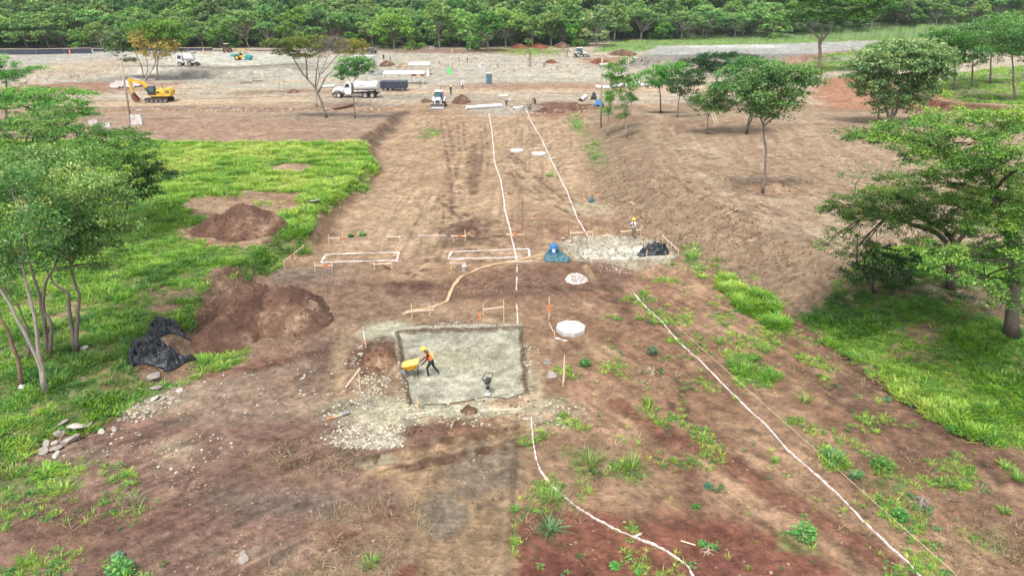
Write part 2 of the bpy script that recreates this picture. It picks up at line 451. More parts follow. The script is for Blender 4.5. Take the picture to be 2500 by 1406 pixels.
BARE = [E(560, 520, 105, 38), E(585, 560, 130, 60), E(700, 425, 75, 12), E(690, 500, 60, 14), E(640, 735, 175, 85), E(450, 845, 50, 20), E(560, 605, 70, 16), E(570, 690, 70, 26), E(415, 770, 60, 14), E(395, 890, 85, 42), E(415, 830, 64, 30)]
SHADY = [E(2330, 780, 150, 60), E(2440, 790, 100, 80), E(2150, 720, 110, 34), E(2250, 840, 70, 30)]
PATCHY = [E(120, 800, 160, 160), E(420, 730, 80, 60), E(230, 910, 160, 60)]

def grass_density(x, y):
    n = fbm(x, y, 2.2, 4, 21)
    n2 = fbm(x, y, 0.7, 3, 22)
    w = 1.3 * (n - 0.5)
    f = sstep(-0.3, 0.5, sdist(GR_FIELD, x, y) + w)
    for e in BARE: f = f * sstep(0.75, 1.15, edist(e, x, y) + 1.4 * (n - 0.5))
    for e in PATCHY: f = f * (1 - 0.75 * sstep(1.2, 0.5, edist(e, x, y)) * sstep(0.5, 0.62, n))
    f = f * (1 - 0.55 * sstep(0.60, 0.70, n2))
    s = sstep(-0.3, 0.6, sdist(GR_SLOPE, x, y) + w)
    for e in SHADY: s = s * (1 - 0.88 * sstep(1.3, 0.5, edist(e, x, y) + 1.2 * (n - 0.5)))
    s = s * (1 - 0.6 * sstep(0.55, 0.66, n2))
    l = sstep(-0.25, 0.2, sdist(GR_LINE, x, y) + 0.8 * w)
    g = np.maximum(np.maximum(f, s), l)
    for P_ in (GR_FAR1, GR_FAR2, GR_FAR3): g = np.maximum(g, 0.8 * sstep(-1.5, 2.0, sdist(P_, x, y) + 5 * (n - 0.5)))
    for i, e in enumerate(GR_ELL):
        g = np.maximum(g, (0.9 if i < 10 else 0.62) * sstep(1.15, 0.45, edist(e, x, y) + 1.8 * (n2 - 0.5)))
    return g

# ------------------------------------------------------------------ soil colours (as they are, place by place)
def soil_colour(x, y):
    n = x.size
    c = np.zeros((n, 3))
    f1 = fbm(x, y, 9, 4, 31); f2 = fbm(x, y, 2.4, 4, 32); f3 = fbm(x, y, 0.6, 3, 33); f4 = fbm(x, y, 22, 3, 34)
    f5 = fbm(x, y, 0.22, 3, 35)
    def blend(m, col, s=1.0):
        m = np.clip(m * s, 0, 1)[:, None]
        c[:] = c * (1 - m) + lin(*col) * m
    def ell(px, py, rx, ry, col, s=1.0, soft=0.5, nz=1.5):
        e = E(px, py, rx, ry)
        d = edist(e, x, y) + nz * (0.6 * f2 + 0.4 * f3 - 0.5)
        blend(sstep(1 + soft, 1 - soft, d), col, s)
    def pol(pts, col, s=1.0, soft=1.0, nz=1.5, z=0.0):
        d = sdist(UP(pts, z), x, y) + nz * (0.6 * f2 + 0.4 * f3 - 0.5)
        blend(sstep(-soft, soft, d), col, s)
    def way(pts, w, col, s=1.0, soft=0.5, nz=1.0, z=0.0):
        d = ldist(UP(pts, z), x, y) + nz * (0.6 * f3 + 0.4 * f2 - 0.5) * w
        blend(sstep(w * (1 + soft), w * (1 - soft), d), col, s)
    c[:] = lin(170, 134, 106)
    blend(sstep(0.42, 0.6, f1), (156, 116, 90), 0.8)
    blend(sstep(0.5, 0.65, f2), (184, 150, 120), 0.5)
    # --- far gravel fields and haul roads
    far = sstep(118, 128, y + 6 * (f1 - 0.5))
    blend(far, (184, 163, 143))
    pol([(-900, 128), (600, 124), (1100, 124), (1560, 145), (1480, 215), (1250, 215), (1000, 205), (735, 215), (400, 215), (100, 205), (-900, 230)], (178, 167, 155), 1, 3, 8)
    pol([(330, 140), (560, 132), (720, 140), (735, 160), (600, 172), (430, 165), (300, 160)], (192, 184, 174), 0.9, 2, 6)
    pol([(30, 135), (330, 130), (300, 150), (60, 170)], (170, 163, 156), 0.9, 2, 6)
    way([(120, 215), (330, 188), (560, 178), (760, 168)], 4.5, (150, 140, 130), 0.9)
    way([(250, 170), (420, 172), (560, 177), (735, 166)], 1.6, (126, 114, 106), 0.9)
    ell(190, 170, 130, 22, (188, 158, 132), 0.8)
    ell(260, 207, 180, 14, (163, 112, 88), 0.85)
    ell(100, 212, 120, 12, (168, 122, 98), 0.8)
    way([(-300, 262), (300, 255), (640, 246), (1000, 228), (1300, 215), (1480, 222), (1900, 225)], 3.2, (198, 166, 134), 0.9)
    way([(350, 215), (640, 203), (820, 195), (1000, 215)], 2.2, (192, 160, 128), 0.7)
    way([(-300, 268), (400, 262), (700, 266), (985, 256)], 1.0, (138, 126, 116), 0.8)
    way([(-300, 252), (300, 245), (640, 238), (1000, 222)], 0.5, (168, 132, 100), 0.7)
    way([(600, 228), (740, 222), (860, 228)], 3.0, (156, 122, 98), 0.8)
    ell(950, 232, 200, 8, (150, 139, 128), 0.8)
    ell(1330, 205, 250, 9, (165, 122, 98), 0.85)
    ell(1330, 178, 260, 14, (184, 173, 156), 0.8)
    ell(1300, 152, 180, 22, (183, 170, 152), 0.8, 0.4, 2.2)
    ell(1040, 150, 160, 16, (180, 164, 146), 0.6, 0.4, 2.2)
    ell(1480, 148, 60, 12, (160, 115, 88), 0.9)
    ell(1120, 122, 230, 6, (140, 105, 86), 0.9)
    ell(660, 130, 180, 6, (176, 148, 130), 0.8)
    pol([(1520, 150), (1600, 116), (1850, 112), (2110, 104), (2280, 112), (2280, 138), (2050, 142), (1800, 143)], (166, 163, 160), 1, 2, 5, 1.0)
    pol([(1530, 158), (1560, 143), (1800, 142), (2050, 140), (2060, 150), (1840, 156), (1560, 162)], (134, 126, 119), 0.9, 1.5, 3, 0.5)
    ell(1790, 122, 130, 5, (205, 204, 202), 0.75)
    ell(1640, 172, 130, 14, (182, 164, 150), 0.7)
    way([(1700, 175), (1880, 160), (2080, 138)], 2.5, (158, 118, 98), 0.9)
    way([(1500, 218), (1750, 215), (1950, 200), (2250, 190)], 3.0, (198, 164, 132), 0.8)
    pol([(1990, 195), (2110, 185), (2200, 215), (2420, 262), (2560, 290), (2560, 345), (2100, 320), (1990, 230)], (172, 112, 82), 0.95, 2, 4)
    ell(2060, 235, 80, 22, (178, 124, 94), 0.8)
    # --- graded land left, between the road and the grass
    pol([(-400, 272), (985, 268), (905, 350), (300, 360), (-400, 380)], (168, 136, 116), 0.9, 1.5, 4, 0.5)
    ell(600, 325, 280, 22, (170, 124, 102), 0.55)
    ell(840, 285, 180, 16, (150, 128, 108), 0.7)
    way([(985, 268), (958, 310), (905, 350)], 1.2, (118, 92, 76), 0.85, z=0.4)
    ell(430, 300, 60, 5, (125, 92, 74), 0.7)
    # --- the cut road strip
    strip = [(990, 280), (1420, 280), (1440, 430), (1560, 575), (1600, 640), (780, 640), (800, 580), (930, 450), (915, 380)]
    pol(strip, (178, 143, 113), 0.85, 1.0, 3)
    ell(1100, 350, 110, 90, (176, 138, 106), 0.6)
    ell(1300, 360, 90, 80, (180, 146, 116), 0.5)
    ell(960, 500, 130, 40, (182, 148, 116), 0.65)
    way([(1155, 350), (1162, 390), (1158, 440), (1152, 475)], 0.5, (112, 80, 64), 0.7, 0.8, 3.0)
    way([(1105, 330), (1090, 420), (1100, 520)], 0.3, (146, 112, 90), 0.5, .8, 3.0)
    way([(1230, 420), (1290, 480), (1400, 520)], 0.35, (140, 104, 82), 0.55, .8, 2.5)
    way([(1240, 370), (1330, 450), (1420, 500)], 0.3, (138, 102, 80), 0.5, .8, 2.5)
    ell(1370, 255, 80, 14, (118, 78, 62), 0.9)
    ell(1230, 262, 90, 14, (176, 170, 162), 0.7)
    ell(1330, 275, 60, 8, (150, 100, 78), 0.7)
    ell(1350, 550, 130, 36, (150, 108, 84), 0.7)
    ell(1140, 555, 60, 34, (104, 76, 64), 0.8, 0.6, 2.4)
    ell(960, 570, 120, 22, (172, 142, 116), 0.5)
    ell(1445, 500, 60, 14, (186, 168, 140), 0.7)
    ell(880, 630, 150, 28, (158, 124, 100), 0.7)
    ell(760, 655, 120, 14, (132, 122, 114), 0.75)
    ell(760, 670, 90, 12, (128, 120, 116), 0.7)
    pol([(1360, 600), (1395, 578), (1540, 572), (1600, 585), (1640, 605), (1640, 640), (1560, 655), (1420, 640)], (186, 176, 158), 0.85, 0.5, 1.2)
    pol([(1408, 612), (1640, 603), (1650, 632), (1425, 634)], (212, 208, 196), 0.95, 0.15, 0.5, -0.2)
    # --- disturbed dark soil across the middle
    pol([(940, 690), (1080, 690), (1270, 650), (1400, 640), (1500, 640), (1560, 670), (1520, 720), (1300, 735), (1120, 740), (950, 720)], (128, 92, 76), 0.85, 0.8, 2.2)
    ell(990, 690, 60, 14, (112, 78, 66), 0.8)
    pol([(480, 680), (780, 660), (960, 700), (1000, 760), (860, 810), (820, 950), (780, 1060), (600, 1060), (420, 1000), (470, 900)], (138, 104, 86), 0.75, 2.0, 3)
    ell(800, 850, 60, 60, (112, 90, 80), 0.75)
    ell(700, 870, 100, 26, (124, 84, 72), 0.6)
    ell(660, 960, 200, 40, (166, 138, 118), 0.7, 0.6, 2.0)
    way([(735, 890), (600, 930), (450, 970), (330, 1000)], 0.8, (172, 146, 126), 0.55)
    way([(500, 915), (700, 880)], 0.35, (118, 76, 64), 0.7)
    way([(850, 815), (825, 870), (820, 960)], 0.45, (176, 144, 112), 0.6)
    # --- ground round the excavated base: pale crushed stone
    ell(945, 790, 80, 24, (184, 176, 152), 0.95, 0.25, 1.0)
    ell(930, 990, 130, 40, (186, 174, 148), 0.95, 0.3, 1.2)
    ell(1340, 990, 100, 36, (196, 182, 150), 0.9, 0.4, 1.2)
    ell(1300, 930, 26, 60, (190, 172, 142), 0.7, 0.4, 1.0)
    ell(1150, 985, 150, 14, (190, 182, 154), 0.9, 0.3, 0.8)
    ell(925, 850, 62, 42, (122, 86, 70), 0.95, 0.3, 1.2)
    ell(1110, 780, 110, 14, (132, 106, 90), 0.85, 0.3, 1.2)
    ell(1080, 1040, 150, 26, (124, 90, 76), 0.85, 0.4, 1.5)
    ell(880, 1050, 90, 26, (172, 160, 136), 0.8, 0.4, 1.5)
    pol([(960, 806), (1275, 796), (1290, 970), (1200, 985), (1000, 995), (975, 900)], (184, 178, 160), 0.97, 0.10, 0.2, -0.25)
    ell(1240, 880, 60, 60, (176, 166, 140), 0.5)
    ell(1100, 960, 110, 18, (206, 198, 172), 0.6)
    ell(1080, 850, 100, 30, (184, 170, 136), 0.5)
    ell(1030, 955, 26, 18, (150, 142, 118), 0.8)
    ell(1560, 838, 60, 8, (186, 178, 158), 0.75)
    ell(1500, 860, 80, 34, (184, 148, 108), 0.6)
    way([(1430, 650), (1470, 720), (1520, 780), (1540, 830)], 0.22, (188, 152, 116), 0.7)
    way([(1470, 690), (1540, 760), (1620, 830)], 0.8, (126, 88, 70), 0.6)
    # --- right hand strip between the chalk line and the bank
    pol([(1560, 640), (1700, 660), (1940, 790), (2200, 960), (2500, 1105), (2700, 1406), (1250, 1406), (1270, 1060), (1450, 900), (1560, 760)], (166, 124, 96), 0.8, 1.0, 2.5)
    blend(sstep(0.5, 0.62, fbm(x * 0.8 + y * 0.62, y * 0.3 - x * 0.3, 1.6, 4, 41)) * sstep(62, 50, y) * sstep(1, 5, x), (142, 98, 76), 0.65)
    way([(1960, 790), (2080, 870), (2200, 960), (2360, 1080), (2500, 1160)], 0.9, (118, 80, 64), 0.75)
    way([(1960, 900), (2200, 1090), (2420, 1280), (2560, 1400)], 0.7, (120, 84, 68), 0.55)
    way([(2080, 950), (2300, 1120), (2520, 1290)], 1.1, (122, 88, 72), 0.55)
    way([(1510, 985), (1620, 1050), (1780, 1120), (1880, 1200), (2060, 1300), (2200, 1400)], 0.55, (126, 72, 58), 0.75)
    way([(1640, 1060), (1680, 1140), (1700, 1220)], 0.4, (126, 74, 60), 0.6)
    pol([(1245, 1255), (1330, 1235), (1480, 1250), (1640, 1262), (1760, 1255), (1900, 1310), (2050, 1380), (2120, 1500), (1245, 1500)], (134, 74, 60), 0.85, 0.6, 1.8)
    ell(1320, 1370, 110, 40, (112, 60, 50), 0.7)
    ell(1560, 1300, 160, 30, (152, 90, 68), 0.6)
    ell(1800, 1350, 110, 30, (124, 72, 62), 0.6)
    # --- lower left: red brown with grey and straw patches
    pol([(-700, 1180), (0, 1100), (230, 1020), (420, 960), (800, 1000), (900, 1060), (960, 1130), (1010, 1260), (1040, 1500), (-700, 1500)], (132, 98, 86), 0.9, 1.0, 2.0)
    ell(740, 1200, 200, 40, (122, 102, 94), 0.75, 0.6, 2)
    ell(850, 1150, 160, 40, (148, 112, 92), 0.6)
    ell(640, 1330, 150, 30, (134, 114, 98), 0.6, 0.6, 2.2)
    ell(420, 1080, 60, 34, (172, 146, 122), 0.7, 0.6, 2.6)
    ell(560, 985, 180, 30, (164, 136, 116), 0.65, 0.6, 2.4)
    ell(900, 1290, 150, 70, (156, 124, 100), 0.7, 0.6, 3.0)
    ell(790, 1390, 170, 30, (160, 132, 102), 0.7, 0.6, 2.6)
    ell(1010, 1385, 60, 28, (124, 64, 52), 0.8)
    ell(830, 1290, 70, 26, (122, 68, 56), 0.6, 0.6, 2.5)
    ell(950, 1240, 60, 26, (118, 72, 60), 0.6, 0.6, 2.5)
    ell(230, 1250, 200, 60, (122, 78, 68), 0.5)
    ell(120, 1330, 160, 50, (140, 100, 84), 0.6)
    ell(170, 1090, 110, 30, (140, 114, 98), 0.8)
    pol([(300, 960), (440, 925), (520, 935), (480, 985), (380, 1010), (290, 1010)], (158, 132, 112), 0.85, 0.4, 1.0)
    # --- tracked haul strip at the bottom
    pol([(915, 1150), (1290, 1062), (1262, 1130), (1250, 1200), (1240, 1500), (1030, 1500), (1010, 1300), (985, 1180)], (160, 128, 98), 0.95, 0.35, 1.0)
    pol([(880, 1130), (1290, 1015), (1300, 1075), (930, 1175)], (166, 132, 98), 0.85, 0.35, 1.0)
    ell(1180, 1130, 70, 60, (140, 120, 106), 0.75, 0.5, 1.8)
    ell(1085, 1230, 50, 50, (142, 126, 114), 0.75, 0.5, 2.0)
    way([(1262, 1060), (1250, 1200), (1236, 1420)], 0.14, (118, 94, 76), 0.6)
    ell(930, 1110, 60, 14, (182, 168, 144), 0.7)
    # --- terrace and bank right
    dR = sdist(RIGHT, x, y)
    tb = sstep(34, 38, y) * (1 - sstep(110, 122, y))
    blend(sstep(4.6, 6.4, dR + 1.2 * (f2 - 0.5)) * tb, (186, 156, 129), 0.95)
    blend(sstep(4.6, 6.4, dR) * tb * sstep(0.45, 0.6, f1), (160, 126, 102), 0.7)
    arc = dR + 1.5 * (f1 - 0.5)
    stripe = fbm(arc, (x * 0.5 - y * 0.4) * 0.10, 0.42, 3, 44)
    blend(sstep(5.0, 6.5, dR) * tb * sstep(0.5, 0.62, stripe), (148, 118, 94), 0.4)
    blend(sstep(5.0, 6.5, dR) * tb * sstep(0.5, 0.40, stripe), (188, 160, 132), 0.25)
    bank = sstep(-0.4, 0.5, dR + 1.2 * (f2 - 0.5)) * sstep(7.6, 5.6, dR + 0.9 * (f2 - 0.5)) * tb
    blend(bank, (166, 136, 110), 0.9)
    blend(bank * sstep(0.5, 0.6, f5), (118, 90, 70), 0.7)
    blend(bank * sstep(0.5, 0.40, f5), (172, 144, 118), 0.5)
    ell(1790, 330, 160, 22, (140, 106, 84), 0.5)
    ell(1540, 300, 60, 14, (146, 108, 84), 0.6)
    ell(1620, 278, 40, 7, (96, 66, 54), 0.7)
    ell(1860, 495, 70, 18, (134, 104, 86), 0.8)
    dC = sdist(ROADCUT, x, y)
    blend(sstep(0.9, 0.2, np.abs(dC)), (112, 56, 42), 0.85)
    blend(sstep(0.9, 0.3, np.abs(dC - 1.3)), (170, 150, 128), 0.7)
    # --- left bank face (cut earth)
    dL = sdist(LEFT, x, y)
    blend(sstep(1.5, 0.3, np.abs(dL - 0.5 + 0.8 * (f2 - 0.5))) * sstep(96, 80, y), (140, 108, 84), 0.7)
    blend(sstep(0.5, 0.1, np.abs(dL - 1.2 + 0.6 * (f2 - 0.5))) * sstep(96, 80, y), (104, 76, 58), 0.6)
    dP = sdist(PIT, x, y)
    blend(sstep(0.20, 0.08, np.abs(dP + 0.04 + 0.22 * (f3 - .5))), (108, 84, 66), 0.9)
    # --- wheel marks: broken dark lines
    def marks(pts, w=0.13, col=(112, 82, 64), s=0.75, z=0.0):
        L_ = UP(pts, z)
        for o_ in (0.0, 0.75):
            d = ldist(L_ + np.array([o_, 0.25 * o_]), x, y) + 0.25 * (f3 - 0.5)
            blend(sstep(w * 2, w * .6, d) * sstep(0.40, 0.58, vnoise(x * 1.7, y * 1.7, 61)), col, s)
    for p_ in ([(1230, 375), (1300, 430), (1400, 505)], [(1212, 395), (1290, 465), (1395, 525)], [(1075, 290), (1092, 380), (1105, 480)], [(1118, 300), (1122, 370)], [(1170, 300), (1178, 360), (1172, 430)], [(1060, 480), (1120, 530), (1180, 640)],
               [(960, 690), (1040, 640), (1080, 560), (1085, 480)], [(1290, 700), (1400, 712), (1500, 735), (1600, 800)], [(1470, 700), (1560, 760), (1660, 850)], [(850, 1130), (1000, 1095), (1280, 1040)], [(880, 1165), (1040, 1130), (1285, 1075)],
               [(600, 1090), (760, 1040), (850, 960), (850, 860)], [(650, 1150), (800, 1100)], [(1600, 900), (1640, 980), (1630, 1060)], [(1330, 1350), (1250, 1300)], [(2060, 900), (2200, 1010), (2400, 1180)], [(2000, 830), (2130, 920)]): marks(p_)
    for p_ in ([(1560, 395), (1640, 440), (1700, 478), (1850, 545)], [(1640, 420), (1690, 470), (1790, 518)], [(1800, 470), (1900, 540), (2040, 625)], [(1820, 560), (1930, 640), (2060, 705)], [(1560, 340), (1700, 380), (1830, 400)], [(1900, 380), (2000, 400), (2100, 440)], [(1780, 600), (1860, 650), (1960, 720)]): marks(p_, .12, (126, 96, 76), .7, 1.8)
    for p_ in ([(350, 232), (700, 225), (1000, 218)], [(200, 248), (560, 240), (900, 232)], [(400, 195), (640, 190), (760, 180)], [(1250, 228), (1500, 228), (1800, 215)], [(1000, 190), (1300, 190), (1480, 200)], [(320, 320), (560, 300), (800, 300)], [(380, 335), (620, 322), (850, 330)]): marks(p_, .35, (150, 118, 92), .6)
    # --- soil under the grass
    gd = grass_density(x, y)
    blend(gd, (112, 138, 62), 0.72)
    blend(gd * sstep(0.5, 0.62, f2), (120, 112, 72), 0.5)
    # --- woodland floor
    wood = sstep(286, 300, y + 10 * (f4 - 0.5))
    blend(wood, (70, 82, 46), 0.95)
    pol([(-900, 122), (600, 118), (1100, 116), (1260, 118), (1500, 98), (1900, 92), (2100, 70), (3400, 55), (3400, -15), (-900, -15)], (92, 84, 62), 0.85, 3, 6)
    for P_ in (GR_FAR1,):
        blend(sstep(-1.5, 2.0, sdist(P_, x, y)), (116, 150, 76), 0.75)
    blend(sstep(0, 4, sdist(GR_FAR3, x, y)) * sstep(0.45, 0.6, f1), (126, 110, 88), 0.6)
    def streak(dx, dy, w, ln, mask, amp, k):
        u, v = (x * dy - y * dx) / w, (x * dx + y * dy) / ln
        q = 0.6 * vnoise(u, v, k) + 0.4 * vnoise(u * 2.3, v * 1.7, k + 1)
        c[:] = c * (1 + amp * (mask * sstep(0.38, 0.66, fbm(x, y, 3.2, 3, k + 7)) * (sstep(0.25, 0.75, q) - 0.5) * 2)[:, None])
    st = sstep(0, 2, sdist(UP(strip), x, y))
    streak(0.03, 1, 0.28, 7, st, 0.20, 90)
    streak(0.30, 0.95, 0.35, 5, st, 0.12, 92)
    rp = UP([(1560, 640), (1700, 660), (1940, 790), (2500, 1105), (2700, 1500), (1250, 1500), (1270, 1060)])
    streak(-0.52, 0.85, 0.22, 4, sstep(0, 2, sdist(rp, x, y)), 0.20, 94)
    lp = UP([(-300, 1500), (-300, 1150), (480, 900), (860, 800), (960, 1120), (1020, 1500)])
    streak(0.75, 0.66, 0.25, 2.6, sstep(0, 2, sdist(lp, x, y)), 0.24, 96)
    streak(1, 0.06, 0.9, 14, sstep(95, 110, y) * sstep(260, 200, y), 0.16, 98)
    hp = UP([(880, 1130), (1290, 1015), (1300, 1075), (930, 1180)])
    streak(0.93, 0.36, 0.12, 3, sstep(0, .4, sdist(hp, x, y)), 0.26, 99)
    # fine unevenness: crumbs, straw, damp spots
    c *= (0.58 + 0.84 * f3)[:, None] * (0.56 + 0.88 * f5)[:, None] * (0.86 + 0.28 * f2)[:, None]
    c *= (0.9 + 0.2 * f1)[:, None]
    lum = (c @ np.array([0.25, 0.65, 0.10]))[:, None]
    c = (lum + (c - lum) * 0.80) * np.array([0.965, 1.005, 0.91])
    return c * K

# ------------------------------------------------------------------ ground material
def ground_material():
    m = bpy.data.materials.new('bare_soil'); m.use_nodes = True
    N, L = m.node_tree.nodes, m.node_tree.links
    b = N['Principled BSDF']; b.inputs['Roughness'].default_value = 0.95; b.inputs['Specular IOR Level'].default_value = 0.15
    at = N.new('ShaderNodeAttribute'); at.attribute_name = 'soil'
    ge = N.new('ShaderNodeNewGeometry')
    def noise(scale, det=5, rough=0.6):
        n = N.new('ShaderNodeTexNoise'); n.inputs['Scale'].default_value = scale; n.inputs['Detail'].default_value = det; n.inputs['Roughness'].default_value = rough
        L.new(ge.outputs['Position'], n.inputs['Vector']); return n
    def mrange(src, a, b_, c, d):
        r = N.new('ShaderNodeMapRange'); r.inputs[1].default_value = a; r.inputs[2].default_value = b_; r.inputs[3].default_value = c; r.inputs[4].default_value = d
        L.new(src, r.inputs[0]); return r.outputs[0]
    def mul(a, b_):
        q = N.new('ShaderNodeMath'); q.operation = 'MULTIPLY'; L.new(a, q.inputs[0]); L.new(b_, q.inputs[1]); return q.outputs[0]
    n1, n2, n3 = noise(7.0, 5, 0.7), noise(2.1, 4, 0.6), noise(0.45, 5, 0.6)
    k = mul(mul(mrange(n1.outputs[0], .3, .7, .80, 1.20), mrange(n2.outputs[0], .3, .7, .88, 1.12)), mrange(n3.outputs[0], .3, .7, .90, 1.10))
    sc = N.new('ShaderNodeVectorMath'); sc.operation = 'SCALE'; L.new(at.outputs['Color'], sc.inputs[0]); L.new(k, sc.inputs['Scale'])
    # scattered pale pebbles and dark crumbs
    vo = N.new('ShaderNodeTexVoronoi'); vo.inputs['Scale'].default_value = 3.2; L.new(ge.outputs['Position'], vo.inputs['Vector'])
    n4 = noise(0.30, 3, 0.5)
    peb = mul(mrange(vo.outputs['Distance'], 0.10, 0.17, 1.0, 0.0), mrange(n4.outputs[0], .50, .62, 0.0, .8))
    mx = N.new('ShaderNodeMix'); mx.data_type = 'RGBA'; L.new(peb, mx.inputs[0]); L.new(sc.outputs[0], mx.inputs[6])
    mx.inputs[7].default_value = (*dc(205, 190, 168), 1)
    v2 = N.new('ShaderNodeTexVoronoi'); v2.inputs['Scale'].default_value = 2.3
    mp = N.new('ShaderNodeMapping'); mp.inputs['Location'].default_value = (5.1, 2.7, 0); L.new(ge.outputs['Position'], mp.inputs[0]); L.new(mp.outputs[0], v2.inputs['Vector'])
    n5 = noise(0.22, 3, 0.5)
    crumb = mul(mrange(v2.outputs['Distance'], 0.10, 0.20, 1.0, 0.0), mrange(n5.outputs[0], .48, .60, 0.0, .7))
    m2 = N.new('ShaderNodeMix'); m2.data_type = 'RGBA'; L.new(crumb, m2.inputs[0]); L.new(mx.outputs[2], m2.inputs[6]); m2.inputs[7].default_value = (*dc(98, 70, 56), 1)
    L.new(m2.outputs[2], b.inputs['Base Color'])
    ad = N.new('ShaderNodeMath'); ad.operation = 'ADD'; L.new(n1.outputs[0], ad.inputs[0]); L.new(mul(n2.outputs[0], mrange(n3.outputs[0], 0, 1, 1.5, 2.5)), ad.inputs[1])
    bp = N.new('ShaderNodeBump'); bp.inputs['Strength'].default_value = 1.0; bp.inputs['Distance'].default_value = 0.13
    L.new(ad.outputs[0], bp.inputs['Height']); L.new(bp.outputs[0], b.inputs['Normal'])
    return m

def fine_relief(x, y):
    """clods, ruts and tyre marks; only where the sheet is fine enough to carry them"""
    near = 1 - sstep(75, 115, y)
    z = (0.08 * (fbm(x, y, 0.35, 2, 51) - 0.5) + 0.05 * (fbm(x, y, 0.14, 2, 59) - .5)) * near
    dR = sdist(RIGHT, x, y)
    bank = sstep(-0.4, 0.6, dR) * sstep(7.5, 5.5, dR) * (1 - sstep(90, 105, y)) * sstep(38, 42, y)
    z += bank * (0.20 * (fbm(x, y, 0.42, 3, 52) - 0.5) + 0.10 * (fbm(dR, (x + y) * .25, 0.35, 2, 58) - 0.5))
    z += sstep(6, 7.5, dR) * (1 - sstep(95, 110, y)) * sstep(38, 42, y) * 0.15 * (fbm(dR + 1.5 * fbm(x, y, 9, 2, 57), (x * .5 - y * .4) * .1, 0.5, 3, 53) - 0.5)
    # tracked haul strip: cleat marks across the way
    tr = sdist(UP([(985, 1180), (1255, 1120), (1240, 1500), (1030, 1500)]), x, y)
    rut = 0
    for px in ((1050, 1500), (1160, 1500)):
        l = UP([(px[0], px[1]), (px[0] + 45, 1120)])
        rut = np.maximum(rut, sstep(0.42, 0.30, ldist(l, x, y)))
    z += sstep(0, 0.3, tr) * rut * (0.05 * np.sin(y * 2 * math.pi / 0.26 + 2.0 * x + 3 * fbm(x, y, 1.1, 2, 54)) - 0.05)
    for pts, w, d in (([(1262, 1062), (1250, 1200), (1236, 1440)], 0.12, 0.06), ([(880, 1125), (1290, 1028)], 0.16, 0.12), ([(890, 1140), (1290, 1045)], 0.16, -0.12), ([(900, 1155), (1290, 1062)], 0.14, 0.11), ([(920, 1168), (1280, 1080)], 0.16, -0.10), ([(930, 1178), (1270, 1098)], 0.14, 0.10),
                      ([(1150, 340), (1160, 390), (1152, 480)], 0.4, -0.05), ([(940, 700), (1080, 690), (1280, 652), (1420, 645)], 0.5, 0.16), ([(1120, 735), (1300, 725), (1500, 715)], 0.35, 0.12),
                      ([(1960, 900), (2200, 1090), (2420, 1280), (2560, 1400)], 0.3, -0.08), ([(1960, 800), (2200, 965), (2500, 1160)], 0.5, -0.1),
                      ([(1700, 430), (1760, 480), (1850, 530)], 0.35, -0.12), ([(1660, 410), (1700, 460), (1800, 520)], 0.35, -0.12), ([(850, 815), (822, 880), (818, 960)], 0.3, -0.08)):
        l = UP(pts, 2.2 if pts[0][0] in (1700, 1660) else 0.0)
        z += d * np.exp(-(ldist(l, x, y) / w) ** 2) * (0.4 + 1.2 * fbm(x, y, 0.35, 2, 55))
    for e, a in ((E(1140, 555, 60, 34), 0.22), (E(990, 690, 60, 14), 0.25), (E(1110, 780, 110, 14), 0.2), (E(925, 850, 60, 42), 0.30), (E(1080, 1040, 150, 26), 0.22),
                 (E(1370, 255, 80, 14), 0.7), (E(1380, 690, 140, 40), 0.2), (E(900, 1300, 160, 70), 0.14), (E(640, 1330, 200, 60), 0.12), (E(420, 960, 120, 30), 0.25)):
        z += a * sstep(1.3, 0.5, edist(e, x, y)) * (fbm(x, y, 0.45, 3, 56) - 0.35)
    return z

def build_ground():
    # row distances: fine near the camera, coarser with distance
    pys = np.concatenate([np.linspace(1560, 700, 420), np.linspace(698, 300, 235), np.linspace(298, 105, 150)])
    Yn = np.array([U(1250, p)[1] for p in pys])
    Yf = np.array([Yn[-1] + 6, Yn[-1] + 16, 300, 320, 345, 375, 410, 450, 500, 560, 640, 760, 950, 1300, 2000])
    Yb = np.array([-120, -60, -25, -8, 0, 5, 9, 12])
    Y = np.concatenate([Yb, Yn, Yf])
    c = np.concatenate([[-6, -3.5, -2.2, -1.5, -1.15, -0.98], np.linspace(-0.86, 0.86, 720), [0.98, 1.15, 1.5, 2.2, 3.5, 6]])
    W = np.maximum(Y * CT + CAM_H * ST, 14.0)
    X = W[:, None] * c[None, :]
    YY = np.repeat(Y[:, None], len(c), 1)
    x, y = X.ravel(), YY.ravel()
    z = HF(x, y)
    z = z + fine_relief(x, y)
    V = np.stack([x, y, z], 1)
    nr, nc = len(Y), len(c)
    i = np.arange(nr * nc).reshape(nr, nc)
    F = np.stack([i[:-1, :-1], i[:-1, 1:], i[1:, 1:], i[1:, :-1]], -1).reshape(-1, 4)
    col = np.ones((len(x), 4)); col[:, :3] = np.clip(soil_colour(x, y), 0.005, 0.9)
    me = np_mesh('ground', V, F, [ground_material()], True, {'soil': ('FLOAT_COLOR', col)})
    o = link(bpy.data.objects.new('ground', me)); tag(o, kind='structure')
    return o
GROUND = build_ground()

